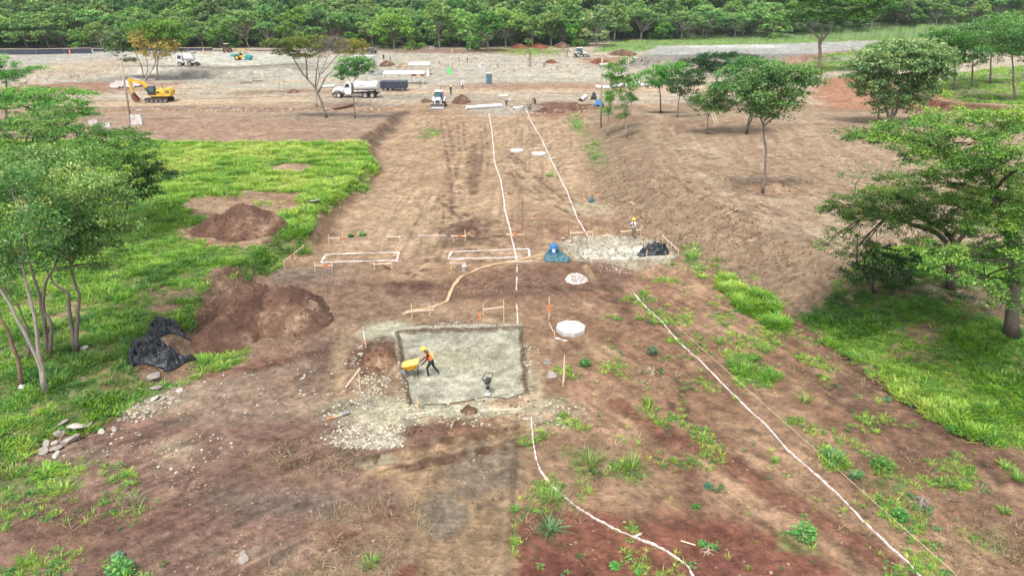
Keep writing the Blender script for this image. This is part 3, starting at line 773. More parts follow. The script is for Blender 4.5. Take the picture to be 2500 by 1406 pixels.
# ------------------------------------------------------------------ stuff laid out on points
def scatter_nodes(name, protos, mat_list=None):
    """geometry nodes: one of the given meshes on every point, turned and sized by the point"""
    g = bpy.data.node_groups.new(name, 'GeometryNodeTree')
    g.interface.new_socket('Geometry', in_out='INPUT', socket_type='NodeSocketGeometry')
    g.interface.new_socket('Geometry', in_out='OUTPUT', socket_type='NodeSocketGeometry')
    N, L = g.nodes, g.links
    gi, go = N.new('NodeGroupInput'), N.new('NodeGroupOutput')
    jn = N.new('GeometryNodeGeometryToInstance')
    for p in reversed(protos):
        oi = N.new('GeometryNodeObjectInfo'); oi.inputs['Object'].default_value = p
        oi.inputs['As Instance'].default_value = True
        L.new(oi.outputs['Geometry'], jn.inputs[0])
    ip = N.new('GeometryNodeInstanceOnPoints'); ip.inputs['Pick Instance'].default_value = True
    def attr(nm, typ):
        a = N.new('GeometryNodeInputNamedAttribute'); a.data_type = typ; a.inputs['Name'].default_value = nm; return a.outputs['Attribute']
    co = N.new('GeometryNodeJoinGeometry')
    for p in protos: pass
    # a collection keeps the order of its objects by name
    ci = N.new('GeometryNodeCollectionInfo'); ci.inputs['Separate Children'].default_value = True; ci.inputs['Reset Children'].default_value = True
    col = bpy.data.collections.new(name + '_kinds')
    for p in protos: col.objects.link(p)
    ci.inputs['Collection'].default_value = col
    for n_ in list(N):
        if n_.bl_idname in ('GeometryNodeObjectInfo', 'GeometryNodeGeometryToInstance', 'GeometryNodeJoinGeometry'): N.remove(n_)
    L.new(gi.outputs[0], ip.inputs['Points']); L.new(ci.outputs[0], ip.inputs['Instance'])
    L.new(attr('idx', 'INT'), ip.inputs['Instance Index'])
    cx = N.new('ShaderNodeCombineXYZ'); L.new(attr('tx', 'FLOAT'), cx.inputs[0]); L.new(attr('ty', 'FLOAT'), cx.inputs[1]); L.new(attr('rz', 'FLOAT'), cx.inputs[2])
    L.new(cx.outputs[0], ip.inputs['Rotation'])
    c2 = N.new('ShaderNodeCombineXYZ'); L.new(attr('sx', 'FLOAT'), c2.inputs[0]); L.new(attr('sx', 'FLOAT'), c2.inputs[1]); L.new(attr('sz', 'FLOAT'), c2.inputs[2])
    L.new(c2.outputs[0], ip.inputs['Scale'])
    L.new(ip.outputs[0], go.inputs[0])
    return g

def scatter(name, protos, x, y, z, size, tint=None, sz=None, tilt=0.0, kind='stuff', label=None, cat=None, parent=None, seed=1):
    rs = np.random.RandomState(seed)
    n = len(x)
    me = bpy.data.meshes.new(name)
    me.vertices.add(n); me.vertices.foreach_set('co', np.stack([x, y, z], 1).astype(np.float32).ravel())
    def at(nm, typ, arr):
        a = me.attributes.new(nm, typ, 'POINT'); a.data.foreach_set('value', np.ascontiguousarray(arr))
    at('rz', 'FLOAT', (rs.rand(n) * 6.283).astype(np.float32))
    at('tx', 'FLOAT', ((rs.rand(n) - .5) * tilt).astype(np.float32)); at('ty', 'FLOAT', ((rs.rand(n) - .5) * tilt).astype(np.float32))
    at('sx', 'FLOAT', size.astype(np.float32)); at('sz', 'FLOAT', (size if sz is None else sz).astype(np.float32))
    at('idx', 'INT', rs.randint(0, len(protos), n).astype(np.int32))
    at('tint', 'FLOAT', (rs.rand(n) if tint is None else tint).astype(np.float32))
    o = bpy.data.objects.new(name, me)
    md = o.modifiers.new('spread', 'NODES'); md.node_group = scatter_nodes(name, protos)
    link(o, parent)
    return tag(o, label, cat, None, kind)

def proto(name, me):
    return bpy.data.objects.new(name, me)

# grass tufts, leafy weeds, stones -------------------------------------------------
def tuft_mesh(name, mt, blades, h, spread, width, rs, lean=0.6):
    V, F, T = [], [], []
    for k in range(blades):
        a, r = rs.rand() * 6.283, spread * math.sqrt(rs.rand())
        bx, by = r * math.cos(a), r * math.sin(a)
        d = a + (rs.rand() - .5) * 1.6
        hh = h * (0.55 + 0.6 * rs.rand()); ln = lean * (0.3 + rs.rand())
        w = width * (0.7 + 0.6 * rs.rand())
        px, py = -math.sin(d) * w, math.cos(d) * w
        b = len(V)
        for t, ww in ((0, 1), (0.55, 0.9), (1, 0.12)):
            ox = math.cos(d) * ln * hh * t * t; oy = math.sin(d) * ln * hh * t * t; oz = hh * (t - 0.28 * ln * t * t)
            V += [(bx + ox - px * ww, by + oy - py * ww, oz), (bx + ox + px * ww, by + oy + py * ww, oz)]
        F += [(b, b + 1, b + 3, b + 2), (b + 2, b + 3, b + 5, b + 4)]
    t = rs.rand(len(V) // 6).repeat(6)
    return np_mesh(name, np.array(V), np.array(F), [mt], False, {'tint': ('FLOAT', t)})

def leafy_mesh(name, mt, n, h, r, leaf, rs):
    """small broad leaved plant"""
    V, F = [], []
    for k in range(n):
        a = rs.rand() * 6.283; q = math.sqrt(rs.rand()); zz = h * (0.15 + 0.85 * rs.rand() * (1 - 0.6 * q))
        c = np.array([r * q * math.cos(a), r * q * math.sin(a), zz])
        d = np.array([math.cos(a), math.sin(a), 0.3 * (rs.rand() - .3)]); s = np.array([-math.sin(a), math.cos(a), (rs.rand() - .5) * .6])
        L_ = leaf * (0.6 + 0.8 * rs.rand()); b = len(V)
        V += [tuple(c - d * L_ * .5), tuple(c + s * L_ * .32), tuple(c + d * L_ * .6 - np.array([0, 0, .1 * L_])), tuple(c - s * L_ * .32)]
        F.append((b, b + 1, b + 2, b + 3))
    return np_mesh(name, np.array(V), np.array(F), [mt], False, {'tint': ('FLOAT', rs.rand(n).repeat(4))})

def stone_mesh(name, mt, rs, flat=0.6, sub=1, rough=0.35, smooth=False):
    import bmesh
    bm = bmesh.new(); bmesh.ops.create_icosphere(bm, subdivisions=sub, radius=0.5)
    off = rs.rand(3) * 50
    pl = [(Vector(rs.normal(size=3)).normalized(), 0.28 + 0.16 * rs.rand()) for _ in range(7)]
    for v in bm.verts:
        p = v.co.copy()
        for nrm, dd in pl:
            e = p.dot(nrm) - dd
            if e > 0: p -= nrm * e
        k = 1 + rough * (float(vnoise(p.x * 3 + off[0], p.y * 3 + p.z * 2 + off[1])) - 0.5)
        v.co = Vector((p.x * k * (1 + .3 * off[2] / 50), p.y * k, p.z * k * flat))
    me = bpy.data.meshes.new(name); bm.to_mesh(me); bm.free(); me.materials.append(mt)
    if smooth: me.polygons.foreach_set('use_smooth', [True] * len(me.polygons))
    return me

LG = {}
LG['grass'] = leaf_mat('meadow_grass', dc(84, 142, 48), dc(160, 212, 70), dc(216, 236, 112), True, 0.45)
LG['weed'] = leaf_mat('broadleaf_weed', dc(52, 108, 50), dc(90, 156, 74), dc(150, 190, 96), True, 0.4)
LG['straw'] = leaf_mat('dry_grass', dc(150, 128, 92), dc(185, 165, 120), dc(205, 190, 150), True, 0.3)
LG['forest'] = leaf_mat('woodland_leaves', dc(38, 78, 42), dc(66, 116, 60), dc(110, 150, 82), True, 0.3)

rs = np.random.RandomState(3)
tufts = [proto('grass_tuft', tuft_mesh('grass_tuft', LG['grass'], 18, 0.34, 0.26, 0.020, rs, 0.8)) for _ in range(5)]
tufts += [proto('broad_tuft', leafy_mesh('broad_tuft', LG['weed'], 16, 0.28, 0.26, 0.13, rs)) for _ in range(2)]
weeds = [proto('weed', leafy_mesh('weed', LG['weed'], 18, 0.22, 0.24, 0.12, rs)) for _ in range(2)] + [proto('weed_grass', tuft_mesh('weed_grass', LG['grass'], 18, 0.3, 0.14, 0.014, rs, 1.1)) for _ in range(3)]

def spread(poly_px, n, z=0.0, seed=5):
    """random places inside the bounding box of a polygon given in world units"""
    rs = np.random.RandomState(seed)
    p = np.array(poly_px)
    return rs.uniform(p[:, 0].min(), p[:, 0].max(), n), rs.uniform(p[:, 1].min(), p[:, 1].max(), n), rs

def in_view(x, y, m=1.12):
    w = (y * CT + CAM_H * ST) * 0.75 * m + 3
    return (np.abs(x) < w) & (y > 12)

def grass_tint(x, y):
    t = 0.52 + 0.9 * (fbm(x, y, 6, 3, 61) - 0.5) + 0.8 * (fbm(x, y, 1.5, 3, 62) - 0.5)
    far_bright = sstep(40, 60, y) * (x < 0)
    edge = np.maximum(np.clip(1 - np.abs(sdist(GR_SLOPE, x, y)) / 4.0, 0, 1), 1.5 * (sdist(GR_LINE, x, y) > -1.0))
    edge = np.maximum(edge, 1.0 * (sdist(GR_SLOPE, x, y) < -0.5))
    t = t + 0.16 * far_bright - np.where(x < 0, 0.20, 0.30 - 0.30 * edge) * (1 - far_bright) + 0.5 * np.exp(-(edist(E(600, 660, 90, 50), x, y)) ** 2) * 0.6  # slope grass behind its rim tinted darker: shade under the trees put into colour
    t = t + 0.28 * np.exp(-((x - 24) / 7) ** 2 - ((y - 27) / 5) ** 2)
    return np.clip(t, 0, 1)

def build_grass():
    xs, ys = [], []
    for poly, n, sd in ((UP([(-60, 346), (930, 346), (-60, 1120), (930, 560)], 0.9), 120000, 5), (UP([(1940, 640), (2560, 640), (2560, 1110), (1940, 1110)], 0.8), 52000, 6),
                        (GR_LINE, 1400, 7)):
        x, y, rs = spread(poly, n, seed=sd)
        k = in_view(x, y) & (y < 112)
        x, y = x[k], y[k]
        g = grass_density(x, y)
        k = rs.rand(len(x)) < g * (0.45 + 0.55 * (1 - sstep(40, 90, y) * 0.5))
        xs.append(x[k]); ys.append(y[k])
    for i, e in enumerate(GR_ELL):
        rs = np.random.RandomState(90 + i)
        n = int(e[2] * e[3] * (9 if e[1] < 60 else 2.5)) + 10
        a, r = rs.rand(n) * 6.283, np.sqrt(rs.rand(n)) * 1.3
        x, y = e[0] + e[2] * r * np.cos(a), e[1] + e[3] * r * np.sin(a)
        k = rs.rand(n) < grass_density(x, y)
        xs.append(x[k]); ys.append(y[k])
    for poly, sd in ((GR_FAR1, 31), (GR_FAR2, 32), (GR_FAR3, 33)):
        x, y, rs = spread(poly, 26000 if sd != 32 else 3000, seed=sd)
        k = (sdist(poly, x, y) > 0) & in_view(x, y)
        k &= rs.rand(len(x)) < 0.3 + 0.7 * sstep(0.4, 0.6, fbm(x, y, 3, 3, 70))
        xs.append(x[k]); ys.append(y[k])
    x, y = np.concatenate(xs), np.concatenate(ys)
    z = HF(x, y) - 0.01
    rs = np.random.RandomState(77)
    lumps = fbm(x, y, 1.3, 3, 63)
    s = (0.75 + 0.5 * rs.rand(len(x))) * (0.7 + 0.9 * sstep(0.35, 0.7, lumps))
    s = s * np.where(y > 110, 1.9, 1.0) * np.where((y > 50) & (y <= 110), 0.92, 0.72)
    e = E(1830, 730, 90, 60); s = s * np.where(edist(e, x, y) < 1.2, 1.5, 1.0)
    print('grass tufts', len(x))
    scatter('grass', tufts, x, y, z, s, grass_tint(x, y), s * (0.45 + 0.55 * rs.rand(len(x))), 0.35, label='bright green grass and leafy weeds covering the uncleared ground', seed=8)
build_grass()

def build_weeds():
    poly = UP([(1245, 1460), (1260, 1000), (1600, 640), (1760, 640), (2000, 780), (2560, 1110), (2560, 1460)])
    x, y, rs = spread(poly, 60000, seed=15)
    c = fbm(x, y, 1.5, 4, 72); c2 = fbm(x, y, 6, 3, 73)
    line = 1 - sstep(0, 9, np.abs(sdist(UP([(1950, 780), (2560, 1110), (2560, 1460), (2260, 1460), (1700, 800)]), x, y)) * 0)
    inn = sdist(poly, x, y) > 0
    k = inn & (rs.rand(len(x)) < sstep(0.57, 0.72, c + 0.25 * (c2 - 0.5)) * 0.5 + 0.006)
    x1, y1 = x[k], y[k]
    poly2 = UP([(-80, 1460), (-80, 1120), (250, 1080), (420, 1250), (420, 1460)])
    x, y, rs2 = spread(poly2, 8000, seed=16)
    c = fbm(x, y, 1.2, 4, 74)
    k = (sdist(poly2, x, y) > 0) & (rs2.rand(len(x)) < sstep(0.55, 0.7, c) * 0.5 + 0.01)
    x1, y1 = np.concatenate([x1, x[k]]), np.concatenate([y1, y[k]])
    # strays along the road strip and the bank
    poly3 = UP([(800, 600), (940, 350), (1450, 300), (1700, 640)])
    x, y, rs3 = spread(poly3, 5000, seed=17)
    k = (sdist(poly3, x, y) > 0) & (rs3.rand(len(x)) < sstep(0.62, 0.72, fbm(x, y, 2.5, 3, 75)) * 0.35)
    x1, y1 = np.concatenate([x1, x[k]]), np.concatenate([y1, y[k]])
    k = (sdist(PIT, x1, y1) < -1.5) & (sdist(SLOT, x1, y1) < -0.8)
    x1, y1 = x1[k], y1[k]
    rs = np.random.RandomState(19)
    s = 0.28 + 0.5 * rs.rand(len(x1)) ** 2
    print('weeds', len(x1))
    t = np.clip(0.35 + 0.5 * rs.rand(len(x1)) + 0.4 * (fbm(x1, y1, 3, 2, 76) - .5), 0, 1)
    scatter('ground_weeds', weeds, x1, y1, HF(x1, y1), s, t, None, 0.5, label='small green weeds coming up through the reddish soil', seed=9)
build_weeds()

def build_straw():
    st = [proto('straw_wisp', tuft_mesh('straw_wisp', LG['straw'], 8, 0.25, 0.1, 0.006, rs, 1.9)) for _ in range(4)]
    xs, ys = [], []
    for (px, py, rx, ry, n) in ((900, 1270, 150, 80, 200), (800, 1370, 180, 40, 120), (1340, 1230, 80, 60, 60), (2050, 880, 120, 60, 130), (2200, 1200, 260, 160, 260), (1600, 900, 80, 30, 60), (200, 1240, 160, 60, 80), (740, 1100, 150, 50, 120), (2400, 1320, 120, 70, 130), (1480, 1080, 150, 60, 80)):
        e = E(px, py, rx, ry)
        r = np.sqrt(rs.rand(n)); a = rs.rand(n) * 6.283
        xs.append(e[0] + e[2] * r * np.cos(a)); ys.append(e[1] + e[3] * r * np.sin(a))
    x, y = np.concatenate(xs), np.concatenate(ys)
    scatter('dry_grass_litter', st, x, y, HF(x, y), 0.5 + 0.7 * rs.rand(len(x)), None, None, 1.0, label='wisps of dead straw coloured grass lying on the soil', seed=10)
build_straw()

def build_clods():
    mclod = mat('soil_clod', dc(128, 94, 76), 0.95, var=0.3, vscale=3); mclod2 = mat('pale_soil_clod', dc(176, 146, 118), 0.95, var=0.25, vscale=3)
    cl = [proto('clod', stone_mesh('clod', mclod if k % 3 else mclod2, rs, 0.7, 1)) for k in range(6)]
    xs, ys, ss = [], [], []
    x, y, r2 = spread(UP([(-60, 400), (2560, 400), (2560, 1440), (-60, 1440)]), 130000, seed=23)
    dR, dL = sdist(RIGHT, x, y), sdist(LEFT, x, y)
    dens = 0.03 + 0.22 * sstep(0.5, 0.66, fbm(x, y, 2.4, 3, 77)) + 0.45 * sstep(-1.5, 0.5, dR) * sstep(7.5, 5.5, dR) * sstep(38, 42, y) + 0.45 * sstep(-2.0, 0, dL) * sstep(0.8, 0, dL)
    for (px, py, rx, ry) in ((1110, 780, 120, 16), (925, 855, 62, 46), (1080, 1040, 170, 34), (1330, 690, 240, 44), (640, 1330, 240, 70), (900, 1300, 180, 70), (430, 960, 140, 36), (1140, 560, 70, 34), (880, 660, 160, 30), (700, 830, 120, 60), (1500, 590, 170, 60)):
        dens = np.maximum(dens, 0.8 * sstep(1.2, 0.5, edist(E(px, py, rx, ry), x, y)))
    dens = dens * (1 - grass_density(x, y)) * (sdist(PIT, x, y) < 0.1)
    k = in_view(x, y) & (r2.rand(len(x)) < dens)
    x, y = x[k], y[k]
    s = 0.05 + 0.13 * r2.rand(len(x)) ** 2.2 + 0.05 * (sdist(RIGHT, x, y) > -1)
    scatter('soil_clods', cl, x, y, HF(x, y) + 0.01, s, label='loose soil clods strewn over the bare earth', seed=12)
    # pale crushed stone round the excavated base
    mp = mat('crushed_stone', dc(205, 196, 172), 0.9, var=0.25, vscale=3); mg = mat('grey_crushed_stone', dc(160, 152, 136), 0.9, var=0.25, vscale=3)
    pb = [proto('pebble', stone_mesh('pebble', mp if k % 2 else mg, rs, 0.7, 1)) for k in range(6)]
    xs, ys = [], []
    for (px, py, rx, ry, n, mx) in ((900, 1045, 95, 26, 900, 0), (920, 1060, 60, 14, 500, 0), (1025, 925, 0, 0, 0, 0), (905, 925, 38, 26, 260, 0), (1120, 778, 50, 10, 140, 0), (1130, 1005, 60, 34, 110, 0), (870, 870, 26, 34, 60, 0),
                            (375, 955, 75, 26, 520, 0), (330, 985, 40, 20, 200, 0), (1480, 590, 90, 12, 380, 0), (1530, 640, 60, 10, 160, 0), (1570, 595, 60, 14, 160, 0), (1130, 880, 155, 90, 1300, 0), (930, 990, 120, 36, 420, 0), (1340, 990, 80, 30, 180, 0),
                            (700, 760, 60, 40, 60, 0), (600, 930, 260, 60, 160, 0), (440, 1090, 90, 50, 80, 0), (240, 1060, 120, 40, 60, 0)):
        if not n: continue
        e = E(px, py, rx, ry); r = np.sqrt(rs.rand(n)) * (1 + 0.35 * rs.rand(n)); a = rs.rand(n) * 6.283
        xs.append(e[0] + e[2] * r * np.cos(a)); ys.append(e[1] + e[3] * r * np.sin(a))
    x, y = np.concatenate(xs), np.concatenate(ys)
    inside = sdist(PIT, x, y) > 0
    s = np.where(inside, 0.03 + 0.05 * rs.rand(len(x)), 0.05 + 0.13 * rs.rand(len(x)) ** 2)
    scatter('crushed_stone', pb, x, y, HF(x, y) + 0.01, s, label='pale crushed stone and rubble spread round the excavated base', seed=13)
build_clods()

# ------------------------------------------------------------------ trees
LM = {
    'leafy': leaf_mat('pale_tipped_leaves', dc(58, 112, 50), dc(112, 168, 78), dc(206, 222, 140)),
    'sunny': leaf_mat('fresh_feathery_leaves', dc(50, 112, 46), dc(104, 172, 66), dc(170, 216, 96)),
    'guana': leaf_mat('feathery_green_leaves', dc(38, 88, 38), dc(88, 154, 56), dc(164, 212, 88)),
    'guana_far': leaf_mat('dusty_green_leaves', dc(66, 118, 62), dc(112, 166, 84), dc(164, 200, 106)),
    'grey': leaf_mat('grey_green_leaves', dc(72, 116, 64), dc(132, 170, 100), dc(206, 216, 146)),
    'bright': leaf_mat('bright_glossy_leaves', dc(48, 106, 40), dc(92, 158, 54), dc(150, 198, 80)),
    'dark': leaf_mat('dark_green_leaves', dc(34, 70, 38), dc(54, 100, 50), dc(88, 134, 66)),
    'olive': leaf_mat('olive_green_leaves', dc(70, 96, 40), dc(112, 136, 56), dc(150, 165, 72)),
    'yellow': leaf_mat('yellow_green_leaves', dc(120, 140, 46), dc(172, 184, 62), dc(206, 208, 90)),
    'ochre': leaf_mat('ochre_leaves', dc(186, 172, 80), dc(232, 212, 116), dc(244, 232, 156)),
    'forest': leaf_mat('forest_edge_leaves', dc(72, 124, 66), dc(124, 176, 88), dc(176, 208, 114)),
    'ftop': leaf_mat('forest_canopy_leaves', dc(84, 140, 68), dc(142, 194, 88), dc(196, 224, 118)),
    'bare': leaf_mat('withered_leaves', dc(120, 120, 100), dc(150, 146, 122), dc(176, 170, 140)),
}

def leaves(C, per, rad, size, rs, flat=0.45, up=0.6, tints=None, aspect=0.5):
    """leaf blades (small four-cornered faces) round the clump centres C"""
    n = len(C) * per
    c = np.repeat(C, per, 0)
    d = rs.normal(size=(n, 3)); d /= np.linalg.norm(d, axis=1)[:, None] + 1e-9
    d *= (rs.rand(n) ** 0.5)[:, None]
    rr = np.repeat(rad if hasattr(rad, '__len__') else np.full(len(C), rad), per)[:, None]
    p = c + d * rr * np.array([1, 1, flat])
    nrm = rs.normal(size=(n, 3)) * (1 - up) + np.array([0, 0, 1]) * up + d * 0.35
    nrm /= np.linalg.norm(nrm, axis=1)[:, None]
    t = rs.normal(size=(n, 3)); a = np.cross(nrm, t); a /= np.linalg.norm(a, axis=1)[:, None] + 1e-9
    b = np.cross(nrm, a)
    s = (size * (0.6 + 0.8 * rs.rand(n)))[:, None]
    droop = np.array([0, 0, 1]) * s * 0.12
    V = np.stack([p - a * s * .5 - droop, p + b * s * aspect * .5, p + a * s * .5 - droop, p - b * s * aspect * .5], 1).reshape(-1, 3)
    F = np.arange(n * 4).reshape(-1, 4)
    tt = np.repeat(tints if tints is not None else rs.rand(len(C)), per) + (rs.rand(n) - .5) * 0.35
    return V, F, np.clip(tt, 0, 1).repeat(4)

def curve(p0, p1, bow, n=5):
    p0, p1, bow = Vector(p0), Vector(p1), Vector(bow)
    return [p0.lerp(p1, i / n) + bow * (4 * (i / n) * (1 - i / n)) for i in range(n + 1)]

def tree(name, label, foot, stems, blobs, leafmat, bark, leaf=0.2, clump=0.55, per=26, dens=1.0, cat='tree', group=None, seed=0, flat=0.5, r0=0.2, up=0.55, shell=0.35, tint_up=0.55, twigs=5, grow=1.0, wild=0.36):
    """foot, stems (lists of points, first near the foot) and crown blobs (centre, radii) are world points; returns the thing"""
    rs = np.random.RandomState(1000 + seed)
    root = empty(name, foot, 0, label, cat, group)
    o = Vector(foot)
    tb = MB()
    nodes = []
    for si, st in enumerate(stems):
        pts = [Vector(p) - o for p in st]
        fine = []
        for i in range(len(pts) - 1):
            for j in range(3):
                q = pts[i].lerp(pts[i + 1], j / 3)
                q += Vector(rs.normal(size=3)) * 0.016 * (pts[i + 1] - pts[i]).length * (1 if (i or j) else 0)
                fine.append(q)
        fine.append(pts[-1])
        n = len(fine); rr = r0 * (1 if si == 0 or (pts[0].length < 0.6) else 0.62)
        rad = [rr * (1.35 if i == 0 and pts[0].length < 0.6 else 1) * (1 - 0.62 * i / (n - 1)) for i in range(n)]
        tb.tube(fine, rad, 7)
        nodes += [(q, rad[i]) for i, q in enumerate(fine) if i > n * 0.35]
    Cs, Rs, Ts = [], [], []
    zc = [b[0][2] for b in blobs]; zmin, zmax = min(zc), max(zc) + 1e-3
    for (c, r) in blobs:
        c = Vector(c) - o; r = Vector(r) * grow
        area = r.x * r.y + 0.8 * r.z * (r.x + r.y)
        n = max(6, int(dens * area / (clump * clump) * 2.2))
        d = rs.normal(size=(n, 3)); d /= np.linalg.norm(d, axis=1)[:, None]
        d[:, 2] = np.where(rs.rand(n) < 0.72, np.abs(d[:, 2]), d[:, 2])
        q = d * (1 - shell * rs.rand(n) ** 1.5)[:, None]
        q *= (1 - wild * .55 + wild * rs.rand(n))[:, None]
        pts = np.array(c)[None, :] + q * np.array(r)[None, :]
        Cs.append(pts); Rs.append(clump * (0.6 + 0.7 * rs.rand(n)))
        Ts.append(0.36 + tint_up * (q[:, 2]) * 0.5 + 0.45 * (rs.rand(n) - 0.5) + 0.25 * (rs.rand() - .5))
        # limbs and twigs reach the clumps
        base = min(nodes, key=lambda k: (k[0] - c).length + max(0, k[0].z - c.z) * 2)
        L_ = (c - base[0]).length
        lim = curve(base[0], c - Vector((0, 0, r.z * 0.35)), (0, 0, 0.08 * L_), 4)
        rl = min(base[1] * 0.7, 0.03 + 0.016 * L_)
        tb.tube(lim, [rl * (1 - 0.14 * i) for i in range(5)], 5)
        for j in range(min(twigs, n)):
            tp = Vector(pts[rs.randint(n)])
            tb.tube(curve(lim[2 + j % 3], tp, (0, 0, 0.05), 2), [rl * 0.4, rl * 0.28, rl * 0.12], 4)
    C = np.concatenate(Cs)
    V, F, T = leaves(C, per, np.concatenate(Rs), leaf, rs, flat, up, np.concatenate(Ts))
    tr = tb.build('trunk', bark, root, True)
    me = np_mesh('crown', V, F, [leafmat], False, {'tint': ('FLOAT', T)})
    link(bpy.data.objects.new('crown', me), root)
    return root

def B(px, py, rxp, rzp, Y, dY=0.0, depth=None):
    """crown blob read off the photograph at distance Y"""
    c = P(px, py, Y + dY)
    sc = (P(px + 100, py, Y + dY).x - c.x) / 100
    rx = rxp * sc
    return (c, (rx, depth if depth else rx * 0.9, rzp * sc))

def S(Y, *pp):
    return [P(a[0], a[1], Y + (a[2] if len(a) > 2 else 0)) for a in pp]

def foot_stem(f, Y, *pp):
    return [f] + S(Y, *pp)

# --- right foreground: broad feathery trees on the green bank
f = G(2470, 822); Y = f.y
tree('broad_tree', 'large dark trunked spreading tree at the right edge standing on the green bank', f,
     [foot_stem(f, Y, (2476, 700), (2482, 640), (2470, 560), (2420, 480)), S(Y, (2480, 740), (2400, 680, -1), (2340, 640, -2)), S(Y, (2482, 640), (2420, 440, 1), (2300, 370, 2)), S(Y, (2480, 650), (2560, 520), (2620, 440))],
     [B(2140, 328, 85, 18, Y, 2), B(2240, 318, 90, 24, Y, 0), B(2340, 300, 110, 32, Y, 3), B(2450, 305, 110, 40, Y, 0), B(2560, 330, 120, 60, Y, 0), B(2300, 400, 95, 30, Y, -1),
      B(2420, 400, 110, 45, Y, -1), B(2510, 480, 80, 70, Y, 0), B(2210, 375, 55, 18, Y, 3), B(2440, 560, 90, 40, Y, -2), B(2480, 640, 55, 40, Y, -2), B(2330, 655, 70, 28, Y, -3), B(2400, 620, 60, 26, Y, 0), B(2460, 500, 80, 50, Y, -2), B(2380, 480, 80, 34, Y, 1), B(2500, 580, 60, 50, Y, -3), B(2490, 400, 90, 50, Y, -3), B(2100, 335, 50, 10, Y, 2), B(2180, 345, 60, 16, Y, 0), B(2500, 690, 40, 30, Y, -2), B(2450, 735, 50, 18, Y, -4), B(2300, 620, 60, 22, Y, -2), B(2250, 600, 50, 18, Y, 2), B(2420, 540, 90, 50, Y, 0), B(2530, 560, 80, 80, Y, 0), B(2380, 430, 100, 40, Y, 2), B(2290, 440, 70, 22, Y, 3), B(2510, 640, 60, 40, Y, -4), B(2390, 690, 46, 14, Y, -4), B(2240, 350, 70, 24, Y, 1), B(2360, 345, 90, 30, Y, -1)],
     LM['guana'], M['bark_dark'], 0.12, 0.45, 54, 1.0, seed=1, r0=0.34, flat=0.38, up=0.65, twigs=6, grow=1.02, wild=0.5, tint_up=0.75)
f = G(2322, 706); Y = f.y
tree('spreading_tree', 'low spreading green tree in front of the graded terrace, left of the big dark trunk', f,
     [foot_stem(f, Y, (2318, 640), (2330, 590), (2300, 555), (2240, 530)), S(Y, (2330, 600), (2365, 560), (2400, 500)), S(Y, (2310, 590), (2270, 560, -1), (2170, 530, -2), (2080, 500, -2))],
     [B(2075, 500, 62, 22, Y, -2), B(2150, 480, 75, 22, Y, 0), B(2240, 485, 85, 28, Y, 0), B(2130, 545, 70, 26, Y, -3), B(2210, 540, 80, 28, Y, -2), B(2320, 510, 90, 34, Y, 0), B(2400, 500, 70, 36, Y, 2),
      B(2055, 575, 40, 16, Y, -3), B(2110, 600, 34, 12, Y, -3), B(2020, 515, 26, 10, Y, -2), B(2290, 570, 50, 20, Y, -2), B(2200, 440, 60, 14, Y, 2), B(2180, 505, 90, 34, Y, -1), B(2110, 525, 70, 24, Y, -1), B(2260, 530, 70, 28, Y, -3), B(2010, 600, 30, 9, Y, -3), B(2080, 620, 36, 12, Y, -3), B(2350, 560, 50, 24, Y, -2)],
     LM['guana'], M['bark_dark'], 0.12, 0.45, 50, 1.0, seed=2, r0=0.24, flat=0.38, up=0.65, twigs=6, grow=1.02, wild=0.5, tint_up=0.75)
f = G(2135, 715); Y = f.y
tree('bushy_tree', 'small dense dark green tree growing under the low spreading tree on the bank', f, [foot_stem(f, Y, (2130, 680), (2140, 640)), foot_stem(f, Y, (2110, 660), (2115, 600), (2125, 570)), foot_stem(f, Y, (2092, 640), (2092, 570))],
     [B(2150, 640, 55, 30, Y), B(2110, 670, 55, 22, Y), B(2185, 680, 50, 26, Y), B(2210, 635, 40, 22, Y), B(2150, 610, 36, 18, Y)], LM['dark'], M['bark_dark'], 0.16, 0.42, 26, 1.1, seed=3, r0=0.07)
f = G(2085, 480); Y = f.y
tree('thin_leaved_tree', 'sparse pale leaved small tree in front of the graded terrace beside the broad canopy', f, [foot_stem(f, Y, (2090, 450), (2110, 420)), foot_stem(f, Y, (2130, 450), (2190, 420))],
     [B(2080, 432, 34, 16, Y), B(2125, 415, 24, 20, Y), B(2190, 425, 30, 16, Y), B(2240, 440, 36, 16, Y)], LM['grey'], M['bark_dark'], 0.16, 0.5, 14, 0.8, seed=4, r0=0.05)

# --- left foreground: slender grey green trees in the grass
def ftree(label, fpx, stems_px, blobs_px, lm, bk, seed, r0=0.13, nm='slender_tree', grp=None, **kw):
    f = G(*fpx); Y = f.y
    return tree(nm, label, f, [foot_stem(f, Y, *s) if s[0] != 'free' else S(Y, *s[1:]) for s in stems_px], [B(*b[:4], Y, *(b[4:])) for b in blobs_px], lm, bk, seed=seed, r0=r0, group=grp, **kw)
near = dict(leaf=0.13, clump=0.42, per=32, dens=1.1, flat=0.8, up=0.4, grow=1.05, wild=1.0, tint_up=0.6)
ftree('leaning slender tree nearest the camera at the left, pale trunk forking low', (112, 960), [[(95, 860), (75, 740), (55, 640), (60, 560)], [(90, 870), (40, 770), (-20, 680), (-60, 600)]],
      [(50, 560, 62, 34), (10, 600, 60, 36), (95, 530, 50, 30), (-50, 560, 80, 50), (60, 480, 60, 30, 1), (-10, 500, 60, 34, 1), (30, 640, 40, 22), (20, 440, 70, 30, 1), (110, 590, 50, 26), (-30, 640, 60, 30), (60, 620, 40, 22), (90, 640, 26, 10), (20, 680, 26, 9), (130, 560, 30, 12), (70, 420, 50, 18, 2), (0, 460, 70, 26, 2)], LM['leafy'], M['bark_pale'], 11, 0.105, **near)
